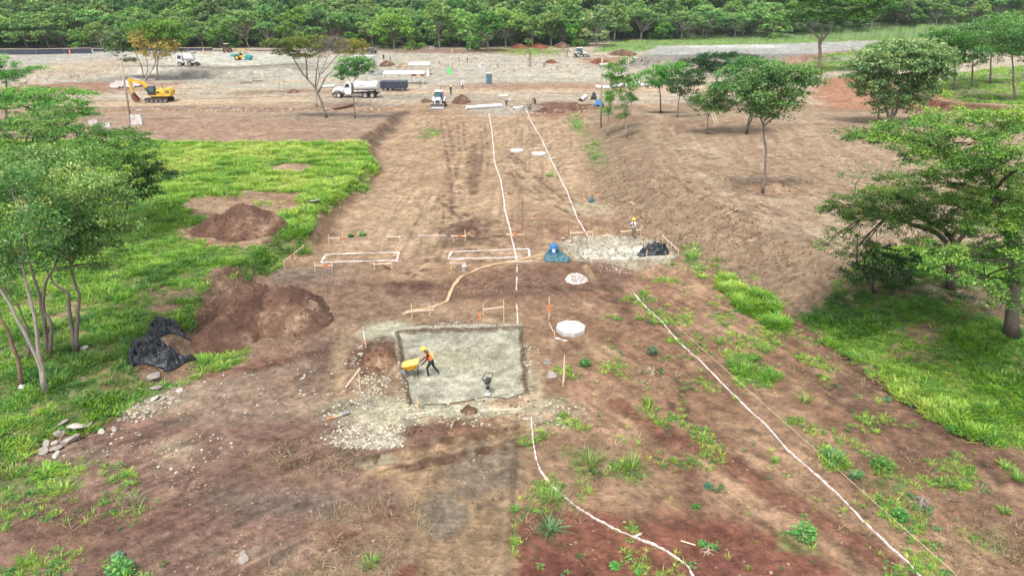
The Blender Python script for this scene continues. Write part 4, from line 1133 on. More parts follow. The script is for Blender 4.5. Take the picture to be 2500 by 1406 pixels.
ftree('slender twin stemmed tree in the grass, second from the left front', (122, 868), [[(108, 780), (90, 700), (72, 640), (60, 560)], [(128, 790), (105, 760), (110, 690), (140, 640), (170, 560)]],
      [(150, 560, 60, 38), (200, 600, 44, 24), (140, 500, 70, 34), (90, 450, 60, 34, 2), (200, 540, 50, 26), (30, 420, 70, 30, 2), (110, 400, 60, 26, 2), (130, 610, 50, 24), (180, 630, 40, 16), (225, 655, 26, 8), (150, 660, 24, 8), (240, 590, 30, 10), (60, 380, 50, 16, 3)], LM['leafy'], M['bark'], 12, 0.11, **near)
ftree('grey green tree with a double trunk beside the white litter in the grass', (186, 858), [[(190, 780), (192, 720), (172, 650), (165, 560)], [(172, 780), (168, 720), (130, 690), (110, 650)], ['free', (172, 650), (210, 560), (240, 480)]],
      [(215, 500, 70, 34), (260, 540, 50, 34), (180, 450, 74, 34), (250, 450, 60, 26), (290, 480, 40, 20), (130, 410, 70, 30, 2), (215, 580, 56, 30), (310, 490, 26, 10), (100, 380, 40, 20, 3), (200, 400, 60, 24, 2), (270, 570, 50, 26), (240, 620, 50, 22), (310, 540, 34, 16), (160, 520, 60, 30), (335, 560, 24, 8), (300, 600, 34, 10), (270, 650, 28, 8), (340, 500, 26, 9), (230, 380, 40, 14, 3)], LM['leafy'], M['bark'], 13, 0.115, **near)
ftree('reddish leaning trunk at the far left edge with its crown out of frame', (52, 940), [[(45, 880), (20, 810), (-15, 750), (-60, 640)]], [(-90, 600, 70, 40), (-140, 640, 60, 30)], LM['leafy'], M['bark_red'], 14, 0.105, **near)
ftree('young tree with pale new leaves low over the grass between the trunks', (70, 880), [[(66, 800), (40, 740), (5, 700)]], [(5, 720, 40, 16), (-20, 690, 50, 24)], LM['leafy'], M['bark'], 15, 0.07, **near)
# umbrella crowns behind them
umb = dict(leaf=0.18, clump=0.6, per=40, dens=1.1, flat=0.35, up=0.7, grow=1.15)
ftree('wide umbrella crowned tree behind the slender trees on the left', (190, 545), [[(195, 470), (200, 400), (180, 360)], ['free', (200, 410), (280, 370), (330, 350)], ['free', (200, 420), (100, 370), (40, 350)]],
      [(80, 318, 90, 20), (190, 330, 90, 20), (270, 340, 75, 18), (40, 370, 90, 24, -3), (160, 375, 90, 26, -4), (290, 365, 80, 22, -2), (340, 350, 30, 8), (100, 290, 70, 14, 3), (240, 390, 80, 24, -4), (330, 400, 55, 18, -1), (20, 320, 60, 24, 0)], LM['sunny'], M['bark_dark'], 16, 0.24, nm='umbrella_tree', **umb)
ftree('umbrella tree whose dark branches overhang the sunny edge of the grass field', (300, 560), [[(310, 500), (330, 450)]], [(385, 430, 45, 14), (330, 440, 50, 18), (300, 480, 60, 26), (360, 410, 36, 10), (345, 470, 40, 14)], LM['dark'], M['bark_dark'], 17, 0.12, nm='umbrella_tree', **umb)
ftree('dark umbrella tree next to the bare terrace at the upper left', (120, 400), [[(140, 330), (165, 300), (190, 280)], ['free', (140, 330), (80, 270), (40, 250)]],
      [(50, 228, 60, 12), (120, 228, 60, 11), (190, 230, 40, 8), (60, 255, 70, 16, -2), (150, 258, 60, 14, -2), (205, 275, 34, 10, -2), (0, 250, 60, 16, 0), (180, 285, 40, 9, -3)], LM['sunny'], M['bark_dark'], 18, 0.25, nm='umbrella_tree', **umb)
ftree('small dense tree at the upper left corner beside the gravel field', (15, 300), [[(15, 240), (15, 190)]], [(10, 160, 28, 22), (30, 190, 30, 18), (0, 195, 40, 22), (88, 170, 28, 7), (60, 178, 20, 6), (-30, 170, 40, 30)], LM['sunny'], M['bark'], 19, 0.2, nm='bushy_tree', **umb)

# --- middle distance, right
mid = dict(leaf=0.24, clump=0.6, per=26, dens=1.2, flat=0.55, up=0.5, grow=1.2, wild=0.6)
ftree('tall narrow bright green tree beside the bare pole', (1483, 333), [[(1486, 290), (1492, 240), (1515, 190)]], [(1508, 175, 22, 16), (1528, 155, 14, 14), (1495, 195, 22, 12), (1500, 230, 22, 14), (1525, 205, 26, 16), (1488, 250, 18, 12), (1545, 190, 14, 10), (1480, 165, 10, 7), (1482, 275, 12, 9)], LM['bright'], M['bark_pale'], 21, 0.11, nm='narrow_tree', **mid)
ftree('tall narrow tree standing just right of the one beside the pole', (1530, 336), [[(1529, 290), (1528, 230)]], [(1535, 240, 18, 11), (1542, 215, 14, 10), (1515, 262, 12, 8), (1522, 285, 14, 8), (1545, 245, 10, 6)], LM['bright'], M['bark_pale'], 22, 0.09, nm='narrow_tree', **mid)
ftree('round crowned tree with a small soil ring at its foot', (1613, 278), [[(1612, 240), (1610, 205)]], [(1600, 185, 28, 16), (1630, 170, 30, 14), (1650, 190, 30, 18), (1620, 205, 32, 14), (1590, 205, 16, 10), (1665, 165, 18, 10)], LM['bright'], M['bark_dark'], 23, 0.13, nm='round_tree', **mid)
ftree('dark leaved tree between the soil ringed tree and the ladder tree', (1653, 287), [[(1656, 260), (1660, 225)]], [(1665, 210, 28, 16), (1690, 190, 26, 16), (1650, 225, 20, 10), (1680, 230, 16, 9), (1700, 205, 18, 12)], LM['dark'], M['bark'], 24, 0.11, nm='round_tree', **mid)
ftree('flat topped dark tree rising behind the middle clump of trees', (1745, 262), [[(1745, 210), (1760, 165)]], [(1700, 155, 34, 9), (1745, 140, 36, 9), (1790, 140, 34, 9), (1760, 165, 50, 12), (1720, 175, 30, 9), (1830, 145, 24, 7)], LM['dark'], M['bark_dark'], 25, 0.16, nm='flat_topped_tree', **mid)
ftree('light green tree with a wooden ladder leaning under it', (1727, 327), [[(1728, 290), (1735, 265)]], [(1715, 255, 32, 16), (1745, 240, 32, 16), (1770, 255, 28, 14), (1735, 268, 34, 10), (1695, 245, 16, 9), (1755, 225, 26, 12)], LM['guana_far'], M['bark'], 26, 0.09, nm='light_green_tree', **mid)
ftree('broad light green tree with two stems behind the leaning thin trunk', (1822, 328), [[(1828, 290), (1845, 262), (1870, 240)], [(1835, 290), (1840, 250), (1815, 225)]], [(1780, 185, 36, 16), (1830, 170, 46, 16), (1800, 215, 44, 18), (1880, 165, 40, 14), (1850, 200, 50, 20), (1760, 215, 26, 14), (1820, 150, 34, 8)], LM['guana_far'], M['bark_dark'], 27, 0.13, nm='light_green_tree', **mid)
ftree('tree on a long thin leaning trunk alone on the terrace', (1862, 472), [[(1868, 420), (1870, 370), (1864, 320), (1866, 290)], ['free', (1864, 310), (1890, 285), (1930, 240)], ['free', (1864, 310), (1850, 270), (1830, 240)]],
      [(1870, 235, 50, 20), (1920, 205, 48, 20), (1965, 200, 34, 16), (1850, 270, 36, 12), (1910, 255, 40, 14), (1830, 245, 30, 14), (1895, 175, 46, 14), (1990, 185, 22, 10), (1940, 235, 34, 12), (1880, 285, 26, 7), (1860, 200, 50, 20), (1830, 215, 40, 16), (1880, 260, 40, 14), (1945, 180, 34, 12)], LM['guana_far'], M['bark'], 28, 0.13, nm='leaning_tree', **mid)
ftree('olive toned broad tree with several stems beside the red earth road', (2175, 302), [[(2165, 270), (2150, 235), (2120, 220)], [(2180, 260), (2185, 200)], [(2192, 265), (2210, 220), (2230, 170)], [(2145, 290), (2150, 240)]],
      [(2150, 135, 50, 18), (2200, 120, 60, 16), (2250, 130, 54, 18), (2120, 165, 44, 16), (2190, 165, 66, 22), (2260, 165, 54, 18), (2300, 150, 34, 12), (2100, 190, 34, 12), (2170, 200, 50, 16), (2230, 200, 44, 16), (2130, 230, 30, 18), (2190, 245, 40, 24), (2220, 110, 40, 10), (2160, 160, 60, 20), (2230, 150, 60, 20), (2280, 185, 40, 14), (2240, 225, 40, 18), (2125, 215, 40, 20), (2160, 260, 30, 16), (2230, 255, 28, 16), (2290, 130, 36, 12)], LM['grey'], M['bark'], 29, 0.22, nm='broad_tree', **dict(mid, leaf=0.36, clump=0.75))
far_umb = dict(leaf=0.45, clump=1.2, per=34, dens=1.2, flat=0.4, up=0.65, grow=1.25)
ftree('large umbrella tree standing alone in the green strip beside the red road', (2001, 174), [[(2003, 130), (2000, 95), (1975, 70)], ['free', (2002, 105), (2040, 60), (2080, 30)], ['free', (2003, 110), (2010, 70), (2000, 40)]],
      [(1970, 20, 40, 12), (2020, 5, 50, 14), (2080, 10, 50, 14), (1950, 45, 26, 8), (2000, 45, 44, 10), (2060, 45, 50, 12), (2110, 35, 40, 10), (2150, 15, 40, 10), (1990, -10, 50, 10), (2100, -5, 50, 10)], LM['guana'], M['bark'], 30, 0.5, nm='umbrella_tree', **far_umb)
gr = 'trees along the grass behind the cut bank'
for k, (fp, bl, lb) in enumerate([((2327, 222), [(2320, 95, 44, 16), (2300, 120, 36, 14), (2345, 125, 36, 18), (2320, 150, 30, 14)], 'bright green tree first in the row behind the cut bank'),
                              ((2372, 214), [(2375, 120, 34, 14), (2370, 150, 26, 14), (2395, 100, 34, 14)], 'thin stemmed tree second in the row behind the cut bank'),
                              ((2418, 205), [(2420, 75, 50, 14), (2460, 60, 46, 14), (2410, 105, 44, 14), (2450, 110, 34, 12)], 'leaning dark stemmed tree third in the row behind the cut bank'),
                              ((2480, 248), [(2470, 90, 50, 18), (2500, 60, 60, 18), (2440, 130, 30, 12), (2520, 110, 50, 22), (2490, 130, 30, 10)], 'grey trunked spreading tree last in the row at the right edge')]):
    ftree(lb, fp, [[(fp[0] + 6 - 3 * k, fp[1] - 45), (bl[0][0], bl[0][1] + 20)]], bl, LM['guana_far' if k else 'bright'], M['bark'], 40 + k, 0.2, nm='spreading_tree', grp=gr, **dict(mid, leaf=0.36, clump=0.85, grow=1.45))

# --- middle distance, left
ftree('leaning flat crowned olive tree in front of the water truck', (797, 288), [[(785, 250), (770, 215), (740, 180), (715, 140)], ['free', (770, 215), (772, 180), (778, 140)], ['free', (750, 195), (748, 150), (745, 125)], ['free', (778, 225), (795, 190), (820, 165)]],
      [(680, 108, 34, 9), (720, 103, 36, 11), (755, 115, 28, 11), (700, 130, 30, 8), (665, 103, 20, 6), (745, 138, 26, 8), (775, 92, 20, 5)], LM['olive'], M['bark'], 50, 0.2, nm='flat_crowned_tree', **dict(mid, leaf=0.24, clump=0.6, flat=0.4, up=0.7))
ftree('half bare greyish tree with yellow leaves left behind the leaning one', (774, 263), [[(772, 225), (780, 180), (800, 140)], ['free', (780, 190), (775, 150), (785, 120)], ['free', (785, 180), (820, 140), (850, 115)]],
      [(790, 112, 30, 14), (820, 105, 26, 12), (775, 125, 22, 12), (800, 98, 34, 7), (830, 118, 24, 10), (805, 130, 26, 12)], LM['bare'], M['bark_pale'], 51, 0.16, nm='half_bare_tree', **dict(mid, per=16, dens=1.2, leaf=0.2))
ftree('yellow leaved small tree between the half bare tree and the white container', (868, 212), [[(866, 180), (862, 140)]], [(862, 115, 26, 12), (845, 130, 18, 8), (880, 128, 16, 8), (870, 105, 16, 7), (850, 105, 22, 7), (885, 116, 14, 7), (835, 112, 16, 8)], LM['yellow'], M['bark'], 52, 0.12, nm='yellow_tree', **mid)
ftree('small light green tree in front of the water truck cab', (866, 290), [[(863, 240), (862, 205), (875, 185)], ['free', (863, 215), (850, 190), (845, 175)]], [(850, 165, 26, 10), (885, 160, 26, 10), (865, 150, 30, 9), (845, 185, 22, 8), (900, 168, 16, 7), (870, 175, 28, 8), (830, 172, 18, 9), (890, 148, 18, 6)], LM['guana_far'], M['bark'], 53, 0.1, nm='light_green_tree', **dict(mid, per=20, clump=0.5))
ftree('bright green tree at the back of the pair by the excavator', (384, 195), [[(384, 160), (395, 110)]], [(360, 75, 34, 13), (400, 70, 32, 12), (425, 90, 28, 13), (385, 90, 40, 12), (340, 95, 20, 9), (415, 110, 24, 12), (380, 65, 30, 9)], LM['bright'], M['bark_pale'], 54, 0.2, nm='round_tree', **dict(mid, leaf=0.40, clump=0.9, grow=1.6))
ftree('pale green tree on the left of the ochre leaved one by the excavator', (350, 192), [[(346, 160), (320, 110)]], [(300, 90, 26, 12), (290, 110, 28, 12), (315, 100, 24, 10), (325, 78, 20, 9), (318, 148, 12, 5), (285, 95, 24, 12), (300, 122, 28, 10), (330, 118, 22, 9)], LM['grey'], M['bark_pale'], 55, 0.18, nm='pale_tree', **dict(mid, leaf=0.4, clump=0.85, per=18, grow=1.4))
ftree('tree with ochre and yellow foliage behind the excavator', (356, 198), [[(360, 160), (350, 110)], [(375, 165), (385, 120)], [(378, 160), (400, 120)]], [(345, 90, 24, 14), (365, 82, 16, 8), (385, 112, 20, 10), (412, 108, 20, 10), (350, 115, 18, 9), (352, 100, 26, 14), (372, 96, 22, 12), (398, 118, 24, 12), (352, 132, 14, 9), (372, 138, 14, 8), (395, 136, 16, 8), (415, 122, 16, 9)], LM['ochre'], M['bark_pale'], 56, 0.14, nm='ochre_tree', **dict(mid, leaf=0.36, clump=0.7, per=13))

# ------------------------------------------------------------------ the wood at the back
def forest_tree(rs, kind):
    """a tree centred on the origin, about 8 to 12 m tall: trunk mesh and crown mesh"""
    h = {'dome': 10.0, 'umbrella': 9.5, 'tall': 12, 'open': 9.5, 'low': 7}[kind]
    tb = MB()
    lean = Vector((rs.normal() * 0.8, rs.normal() * 0.8, 0))
    fork = Vector((0, 0, h * (0.26 if kind != 'tall' else 0.36))) + lean * 0.4
    tb.tube(curve((0, 0, -0.4), fork, lean * 0.15, 4), [0.26, 0.22, 0.2, 0.18, 0.16], 6)
    blobs = []
    nb = {'dome': 16, 'umbrella': 15, 'tall': 14, 'open': 11, 'low': 11}[kind]
    lop = rs.rand() * 6.28
    for k in range(nb):
        a = k * 2.4 + rs.rand(); q = math.sqrt((k + .5) / nb) * (1 + 0.25 * math.cos(a - lop)); j = rs.rand()
        if kind == 'umbrella': c = Vector((6.0 * q * math.cos(a), 6.0 * q * math.sin(a), h - 2.6 * q * q - 1.0 + 1.2 * j)); r = (2.1, 2.1, 0.85)
        elif kind == 'dome': c = Vector((4.9 * q * math.cos(a), 4.9 * q * math.sin(a), h - 5.6 * q * q - 1.6 + 1.5 * j)); r = (2.1 + j * .5, 2.1, 1.5)
        elif kind == 'tall': c = Vector((3.6 * q * math.cos(a), 3.6 * q * math.sin(a), h - 7.0 * q * q - 1.5 + 1.5 * j)); r = (1.9, 1.9, 1.6)
        elif kind == 'open': c = Vector((5.0 * q * math.cos(a), 5.0 * q * math.sin(a), h - 4.5 * j - 1.2)); r = (1.8, 1.8, 1.0)
        else: c = Vector((3.8 * q * math.cos(a), 3.8 * q * math.sin(a), h - 4.6 * q * q - 1.6)); r = (2.0, 2.0, 1.4)
        blobs.append((c + lean * (c.z / h), r))
    C, Rr, T = [], [], []
    for c, r in blobs:
        n = {'open': 10}.get(kind, 17)
        d = rs.normal(size=(n, 3)); d /= np.linalg.norm(d, axis=1)[:, None]; d[:, 2] = np.where(rs.rand(n) < .75, np.abs(d[:, 2]), d[:, 2])
        q = d * (0.7 + 0.4 * rs.rand(n))[:, None]
        C.append(np.array(c)[None] + q * np.array(r)[None]); Rr.append(0.8 * (0.6 + 0.6 * rs.rand(n)))
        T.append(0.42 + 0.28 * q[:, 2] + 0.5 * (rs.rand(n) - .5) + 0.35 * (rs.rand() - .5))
        tb.tube(curve(fork * 0.95, c - Vector((0, 0, r[2] * .3)), (0, 0, 0.3), 3), [0.12, 0.095, 0.07, 0.035], 5)
    V, F, T = leaves(np.concatenate(C), 18, np.concatenate(Rr), 0.55, rs, 0.5, 0.55, np.concatenate(T), 0.6)
    return tb, (V, F, T)

FKINDS = ['dome', 'umbrella', 'tall', 'open', 'dome', 'umbrella', 'low', 'open']
fr = np.random.RandomState(55)
forest_lib = []
for i, kd in enumerate(FKINDS):
    tb, (V, F, T) = forest_tree(fr, kd)
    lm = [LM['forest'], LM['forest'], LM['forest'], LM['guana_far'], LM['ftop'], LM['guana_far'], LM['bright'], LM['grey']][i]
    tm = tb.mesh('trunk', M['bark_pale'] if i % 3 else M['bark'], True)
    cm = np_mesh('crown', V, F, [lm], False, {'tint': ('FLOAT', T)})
    forest_lib.append((kd, tm, cm))
KW = {'dome': 'rounded', 'umbrella': 'flat', 'tall': 'tall', 'open': 'thin', 'low': 'bushy'}
LEAFW = ['mid green', 'mid green', 'dark', 'dusty green', 'light green', 'soft green', 'bright green', 'grey green']

def front_y(px):
    """row of the photograph where the foot of the wood runs"""
    return float(np.interp(px, [-300, 0, 600, 1000, 1280, 1420, 1520, 1700, 1900, 2100, 2500, 2900], [122, 122, 119, 119, 118, 113, 100, 97, 93, 76, 62, 50]))

# named individuals of the edge: (px of foot, kind index, scale, extra depth, label)
EDGE = [(1195, 4, 1.15, -12, 'round bright tree standing clear of the wood above the portable toilet', 'bright'),
        (962, 6, 1.75, -3, 'light green tree at the wood edge behind the trench workers', 'edge_lime'),
        (1457, 4, 1.3, -10, 'pale airy tree above the far backhoe', 'grey'),
        (1372, 6, 1.5, 2, 'bright green tree left of the pale airy tree', 'bright'),
        (725, 4, 1.25, 3, 'yellowish rounded tree behind the leaning olive tree', 'edge_lime'),
        (815, 3, 1.5, 0, 'bare branched wide tree at the wood edge left of centre', 'guana_far')]
edge_n = 0
_fc = {}
def front_Y(px):
    k = round(px / 20) * 20
    if k not in _fc: _fc[k] = G(k, front_y(k)).y
    return _fc[k]
pending = []
def put_forest(px, Y, i, s, label, group='trees along the edge of the wood', lm=None):
    global edge_n
    kd, tm, cm = forest_lib[i]
    x = (px - 1250) / FPX * (Y * CT + CAM_H * ST)
    if lm: cm = cm.copy(); cm.materials[0] = LM[lm]
    root = empty('forest_tree', (x, Y, hz(x, Y)), fr.rand() * 6.28, label, 'tree', group, s)
    link(bpy.data.objects.new('trunk', tm), root); link(bpy.data.objects.new('crown', cm), root)
    edge_n += 1
taken = []
LM['edge_lime'] = leaf_mat('lime_green_leaves', dc(92, 140, 50), dc(140, 188, 66), dc(188, 218, 92))
for (px, i, s, dY, lb, lm_) in EDGE:
    Y = front_Y(px) + dY; put_forest(px, Y, i, s, lb, lm=lm_); taken.append((px, Y))
px = -160.0; row = 0
SPOTS = [(-200, 'by the black fence'), (300, 'left of the mixer'), (520, 'behind the roller'), (700, 'above the olive tree'), (900, 'by the parked car'), (1100, 'above the trench works'),
         (1280, 'above the red heaps'), (1500, 'above the grass strip'), (1700, 'above the gravel platform'), (1950, 'by the umbrella tree'), (2200, 'at upper right')]
NTH = ['front', 'second', 'third']
ORD = ['leftmost', 'second from left', 'third from left', 'fourth from left', 'fifth from left', 'sixth from left', 'seventh from left']
for row in range(3):
    px = -170.0 + 23 * row
    while px < 2700:
        Y = front_Y(px) + 2 + row * 9.5 + fr.rand() * 5
        if row == 0 and any(abs(px - t[0]) < 26 for t in taken): px += 30; continue
        i = int(fr.choice(8, p=[.2, .16, .12, .12, .14, .12, .08, .06]))
        s = 0.8 + 0.45 * fr.rand()
        spot = [q[1] for q in SPOTS if px >= q[0]][-1]
        pending.append((px, Y, i, s, '%s %s tree, %s row of the wood, %s' % (LEAFW[i], KW[forest_lib[i][0]], NTH[row], spot)))
        px += (40 + 30 * fr.rand()) * (1.0 if Y < 330 else 0.8)
seen = {}
for p in pending: seen[p[4]] = seen.get(p[4], 0) + 1
used = {}
for p in sorted(pending):
    lb = p[4]
    if seen[lb] > 1: k = used.get(lb, 0); used[lb] = k + 1; lb = lb + ', ' + ORD[min(k, 6)]
    put_forest(*p[:4], lb)
print('edge trees', edge_n)

def build_wood():
    protos = []
    for i, (kd, tm, cm) in enumerate(forest_lib):
        # one mesh per kind for the mass: crown and trunk together
        nt, nc = len(tm.vertices), len(cm.vertices)
        tv = np.zeros(nt * 3, np.float32); tm.vertices.foreach_get('co', tv); cv = np.zeros(nc * 3, np.float32); cm.vertices.foreach_get('co', cv)
        ct = np.zeros(nc, np.float32); cm.attributes['tint'].data.foreach_get('value', ct)
        me = np_mesh('wood_tree', cv.reshape(-1, 3), np.arange(nc).reshape(-1, 4), [leafw[i % 3]], False, {'tint': ('FLOAT', ct)})
        protos.append(proto('wood_tree', me))
    r2 = np.random.RandomState(66)
    xs, ys = [], []
    Y = 262.0
    while Y < 560:
        w = (Y * CT + 7) * 0.86
        x = -w
        while x < w:
            px = 1250 + x / (Y * CT + 7.2) * FPX
            y = Y + r2.rand() * 7
            if y > front_Y(px) + 30: xs.append(x); ys.append(y)
            x += 6.5 + 4.5 * r2.rand()
        Y += 7.0
    x, y = np.array(xs), np.array(ys)
    s = 0.75 + 0.75 * r2.rand(len(x)) ** 1.5
    print('wood', len(x))
    scatter('woodland', protos, x, y, HF(x, y), s, None, s * (0.8 + 0.5 * r2.rand(len(x))), 0.12, label='dense green woodland covering the hillside behind the site', cat='woodland', seed=21)
leafw = [leaf_mat('woodland_leaves_a', dc(66, 118, 56), dc(120, 174, 78), dc(186, 216, 110)), leaf_mat('woodland_leaves_b', dc(46, 90, 48), dc(80, 134, 62), dc(132, 176, 86)),
         leaf_mat('woodland_leaves_c', dc(80, 126, 66), dc(136, 178, 94), dc(200, 216, 134))]
build_wood()

# undergrowth at the foot of the wood
def build_undergrowth():
    bush = [proto('bush', leafy_mesh('bush', LG['forest'], 120, 3.2, 2.0, 0.5, fr)) for _ in range(4)]
    xs, ys = [], []
    for k in range(1700):
        px = fr.uniform(-200, 2700); Y = front_Y(px) + 5 + fr.rand() ** 0.7 * 34
        x = (px - 1250) / FPX * (Y * CT + CAM_H * ST); xs.append(x); ys.append(Y)
    x, y = np.array(xs), np.array(ys)
    scatter('undergrowth', bush, x, y, HF(x, y), 0.5 + 0.8 * fr.rand(len(x)), fr.rand(len(x)) * 0.6, label='dark shrubby undergrowth at the foot of the wood', seed=22)
build_undergrowth()

# ------------------------------------------------------------------ soil heaps
def heap_material(name, a, b_, c):
    m = bpy.data.materials.new(name); m.use_nodes = True
    N, L = m.node_tree.nodes, m.node_tree.links
    bs = N['Principled BSDF']; bs.inputs['Roughness'].default_value = 0.95; bs.inputs['Specular IOR Level'].default_value = 0.12
    tc = N.new('ShaderNodeTexCoord')
    n1 = N.new('ShaderNodeTexNoise'); n1.inputs['Scale'].default_value = 0.55; n1.inputs['Detail'].default_value = 8; n1.inputs['Roughness'].default_value = 0.7
    n2 = N.new('ShaderNodeTexNoise'); n2.inputs['Scale'].default_value = 5; n2.inputs['Detail'].default_value = 6; n2.inputs['Roughness'].default_value = 0.75
    L.new(tc.outputs['Object'], n1.inputs['Vector']); L.new(tc.outputs['Object'], n2.inputs['Vector'])
    rp = N.new('ShaderNodeValToRGB'); e = rp.color_ramp.elements
    e[0].position = 0.44; e[0].color = (*a, 1); e[1].position = 0.68; e[1].color = (*c, 1); q = e.new(0.56); q.color = (*b_, 1)
    L.new(n1.outputs[0], rp.inputs[0])
    mr = N.new('ShaderNodeMapRange'); mr.inputs[1].default_value = .3; mr.inputs[2].default_value = .7; mr.inputs[3].default_value = .65; mr.inputs[4].default_value = 1.35
    L.new(n2.outputs[0], mr.inputs[0])
    sc = N.new('ShaderNodeVectorMath'); sc.operation = 'SCALE'; L.new(rp.outputs[0], sc.inputs[0]); L.new(mr.outputs[0], sc.inputs['Scale'])
    L.new(sc.outputs[0], bs.inputs['Base Color'])
    bp = N.new('ShaderNodeBump'); bp.inputs['Distance'].default_value = 0.08; L.new(n2.outputs[0], bp.inputs['Height']); L.new(bp.outputs[0], bs.inputs['Normal'])
    return m
HEAP = heap_material('heaped_soil', dc(98, 74, 61), dc(124, 96, 79), dc(176, 148, 124))
HEAP_MID = heap_material('loose_brown_soil', dc(120, 88, 72), dc(146, 114, 92), dc(176, 150, 124))
HEAP_PALE = heap_material('pale_loose_soil', dc(150, 122, 98), dc(168, 140, 114), dc(186, 160, 134))
HEAP_RED = heap_material('heaped_red_soil', dc(110, 66, 50), dc(140, 88, 64), dc(168, 112, 84))

HEAP_PTS = []
def heap(name, label, ctr, rx, ry, h, rz=0, m=HEAP, peaks=None, seed=0, cat='soil heap', res=90, group=None, lump=0.5):
    """a heap of loose soil; its skirt runs out just below the ground"""
    cx, cy = ctr
    u = np.linspace(-1.25, 1.25, res); gx, gy = np.meshgrid(u, u); gx, gy = gx.ravel(), gy.ravel()
    lx, ly = gx * rx, gy * ry
    c_, s_ = math.cos(rz), math.sin(rz)
    wx, wy = cx + lx * c_ - ly * s_, cy + lx * s_ + ly * c_
    z = np.zeros_like(gx)
    for (px_, py_, pr, ph) in (peaks or [(0, 0, 1, 1)]):
        d = np.sqrt((gx - px_) ** 2 + (gy - py_) ** 2) / pr + 0.35 * (fbm(wx, wy, 2.2, 3, 80 + seed) - 0.5)
        z = np.maximum(z, ph * (np.clip(1 - d, -0.2, 1)) ** 1.0 * np.where(d < 1, 1, 1) * (1 - 0.25 * np.clip(1 - d, 0, 1)) * 1.3)
    z = z * h
    inn = np.clip(z / (0.3 * h + 1e-6), 0, 1)
    z = z + inn * lump * 0.8 * (fbm(wx, wy, 0.8, 4, 85 + seed, .6) - 0.5) + inn * 0.2 * (fbm(wx, wy, 0.28, 2, 86 + seed) - 0.5)
    edge = sstep(1.0, 1.22, np.maximum(np.abs(gx), np.abs(gy)))
    base = HF(wx, wy); b0 = hz(cx, cy)
    Z = base - b0 + z * (1 - edge) - 0.08 - 0.15 * (z <= 0.02)
    i = np.arange(res * res).reshape(res, res)
    F = np.stack([i[:-1, :-1], i[:-1, 1:], i[1:, 1:], i[1:, :-1]], -1).reshape(-1, 4)
    F = F[(Z[F] - (base - b0)[F]).max(1) > -0.10]
    V = np.stack([wx - cx, wy - cy, Z], 1)
    us = np.unique(F); mp = -np.ones(len(V), int); mp[us] = np.arange(len(us))
    r_ = np.random.RandomState(300 + seed); z0 = (Z - base + b0)[us]
    cand = np.where(z0 > 0.02)[0]
    nk = min(len(cand), int(rx * ry * (26 if cy < 70 else 3)))
    if nk: pk = r_.choice(cand, nk); HEAP_PTS.append(V[us][pk] + np.array([cx, cy, b0]) + np.concatenate([r_.normal(size=(nk, 2)) * .05, np.zeros((nk, 1))], 1))
    me = np_mesh(name, V[us], mp[F], [m], True)
    o = link(bpy.data.objects.new(name, me)); o.location = (cx, cy, b0)
    return tag(o, label, cat, group)

def heap_px(name, label, px, py, rxp, ryp, h, **kw):
    e = E(px, py, rxp, ryp)
    return heap(name, label, (e[0], e[1]), e[2], max(e[3], 0.4), h, **kw)
heap_px('soil_heap', 'long ridge shaped brown soil heap beside the bare patch in the grass', 583, 578, 118, 34, 2.3, peaks=[(0.15, 0, 0.85, 1), (-0.35, -0.1, 0.65, .62), (0.55, .1, .5, .7)], seed=1)
heap_px('soil_heap', 'biggest dark brown soil heap above the black plastic sheets', 640, 760, 168, 78, 2.4, peaks=[(-0.25, 0.05, 0.72, 1), (0.25, 0.1, 0.7, .82), (0.55, -0.1, 0.5, .5), (-0.3, -0.5, .5, .6)], seed=2, res=120)
heap_px('soil_heap', 'small reddish spoil heap on the inner left side of the excavated base', 925, 858, 52, 26, 0.55, peaks=[(0, 0.1, .9, 1), (.3, -.3, .6, .7)], seed=3, lump=.4, m=HEAP_MID)
heap_px('soil_heap', 'small fresh brown heap at the front lip of the excavated base', 1142, 985, 26, 12, 0.45, seed=5, lump=.3)
heap_px('soil_heap', 'low spoil heap in front of the excavated base with pale stones', 1090, 1035, 120, 20, 0.35, peaks=[(-.4, 0, .6, 1), (.3, .1, .7, .8)], seed=6, lump=.3, m=HEAP_MID)
heap_px('soil_heap', 'dark conical soil heap beside the white backhoe with a man on it', 1127, 243, 24, 7, 1.5, seed=7, lump=.4, m=HEAP)
heap_px('soil_heap', 'small dark soil heap on the left of the white backhoe', 1040, 243, 14, 4, 0.6, seed=8, m=HEAP)
heap_px('soil_heap', 'dark soil heap with roots at the near end of the far trench', 1405, 258, 20, 6, 1.2, seed=9)
heap_px('soil_heap', 'long low soil bank lying along the far trench', 1350, 266, 50, 7, 0.9, peaks=[(-.4, 0, .6, .8), (.3, 0, .7, 1)], seed=10)
heap_px('soil_heap', 'red soil heap at the wood edge left of the root pile', 1315, 113, 28, 4, 1.5, m=HEAP_RED, seed=11, lump=.4)
heap_px('soil_heap', 'dark red soil heap at the wood edge above the green patch', 1268, 114, 24, 4, 1.4, m=HEAP_RED, seed=12, lump=.4)
heap_px('root_heap', 'heap of soil and dead roots at the wood edge', 1372, 112, 22, 4, 1.8, m=HEAP, seed=13, lump=.8)
heap_px('soil_heap', 'dark soil heap right of the far backhoe in front of the grass strip', 1520, 130, 36, 4, 1.7, m=HEAP, seed=14, lump=.6)
heap_px('soil_heap', 'red soil heap below the far backhoe', 1465, 150, 26, 5, 1.2, m=HEAP_RED, seed=15, lump=.3)
heap_px('soil_heap', 'tan soil heap near the rebar cage among the trench works', 1345, 150, 16, 3, 0.9, m=HEAP_RED, seed=16, lump=.3)
heap_px('soil_heap', 'small dark soil heap behind the leaning olive tree', 716, 221, 16, 3, 0.7, m=HEAP, seed=17, lump=.3)
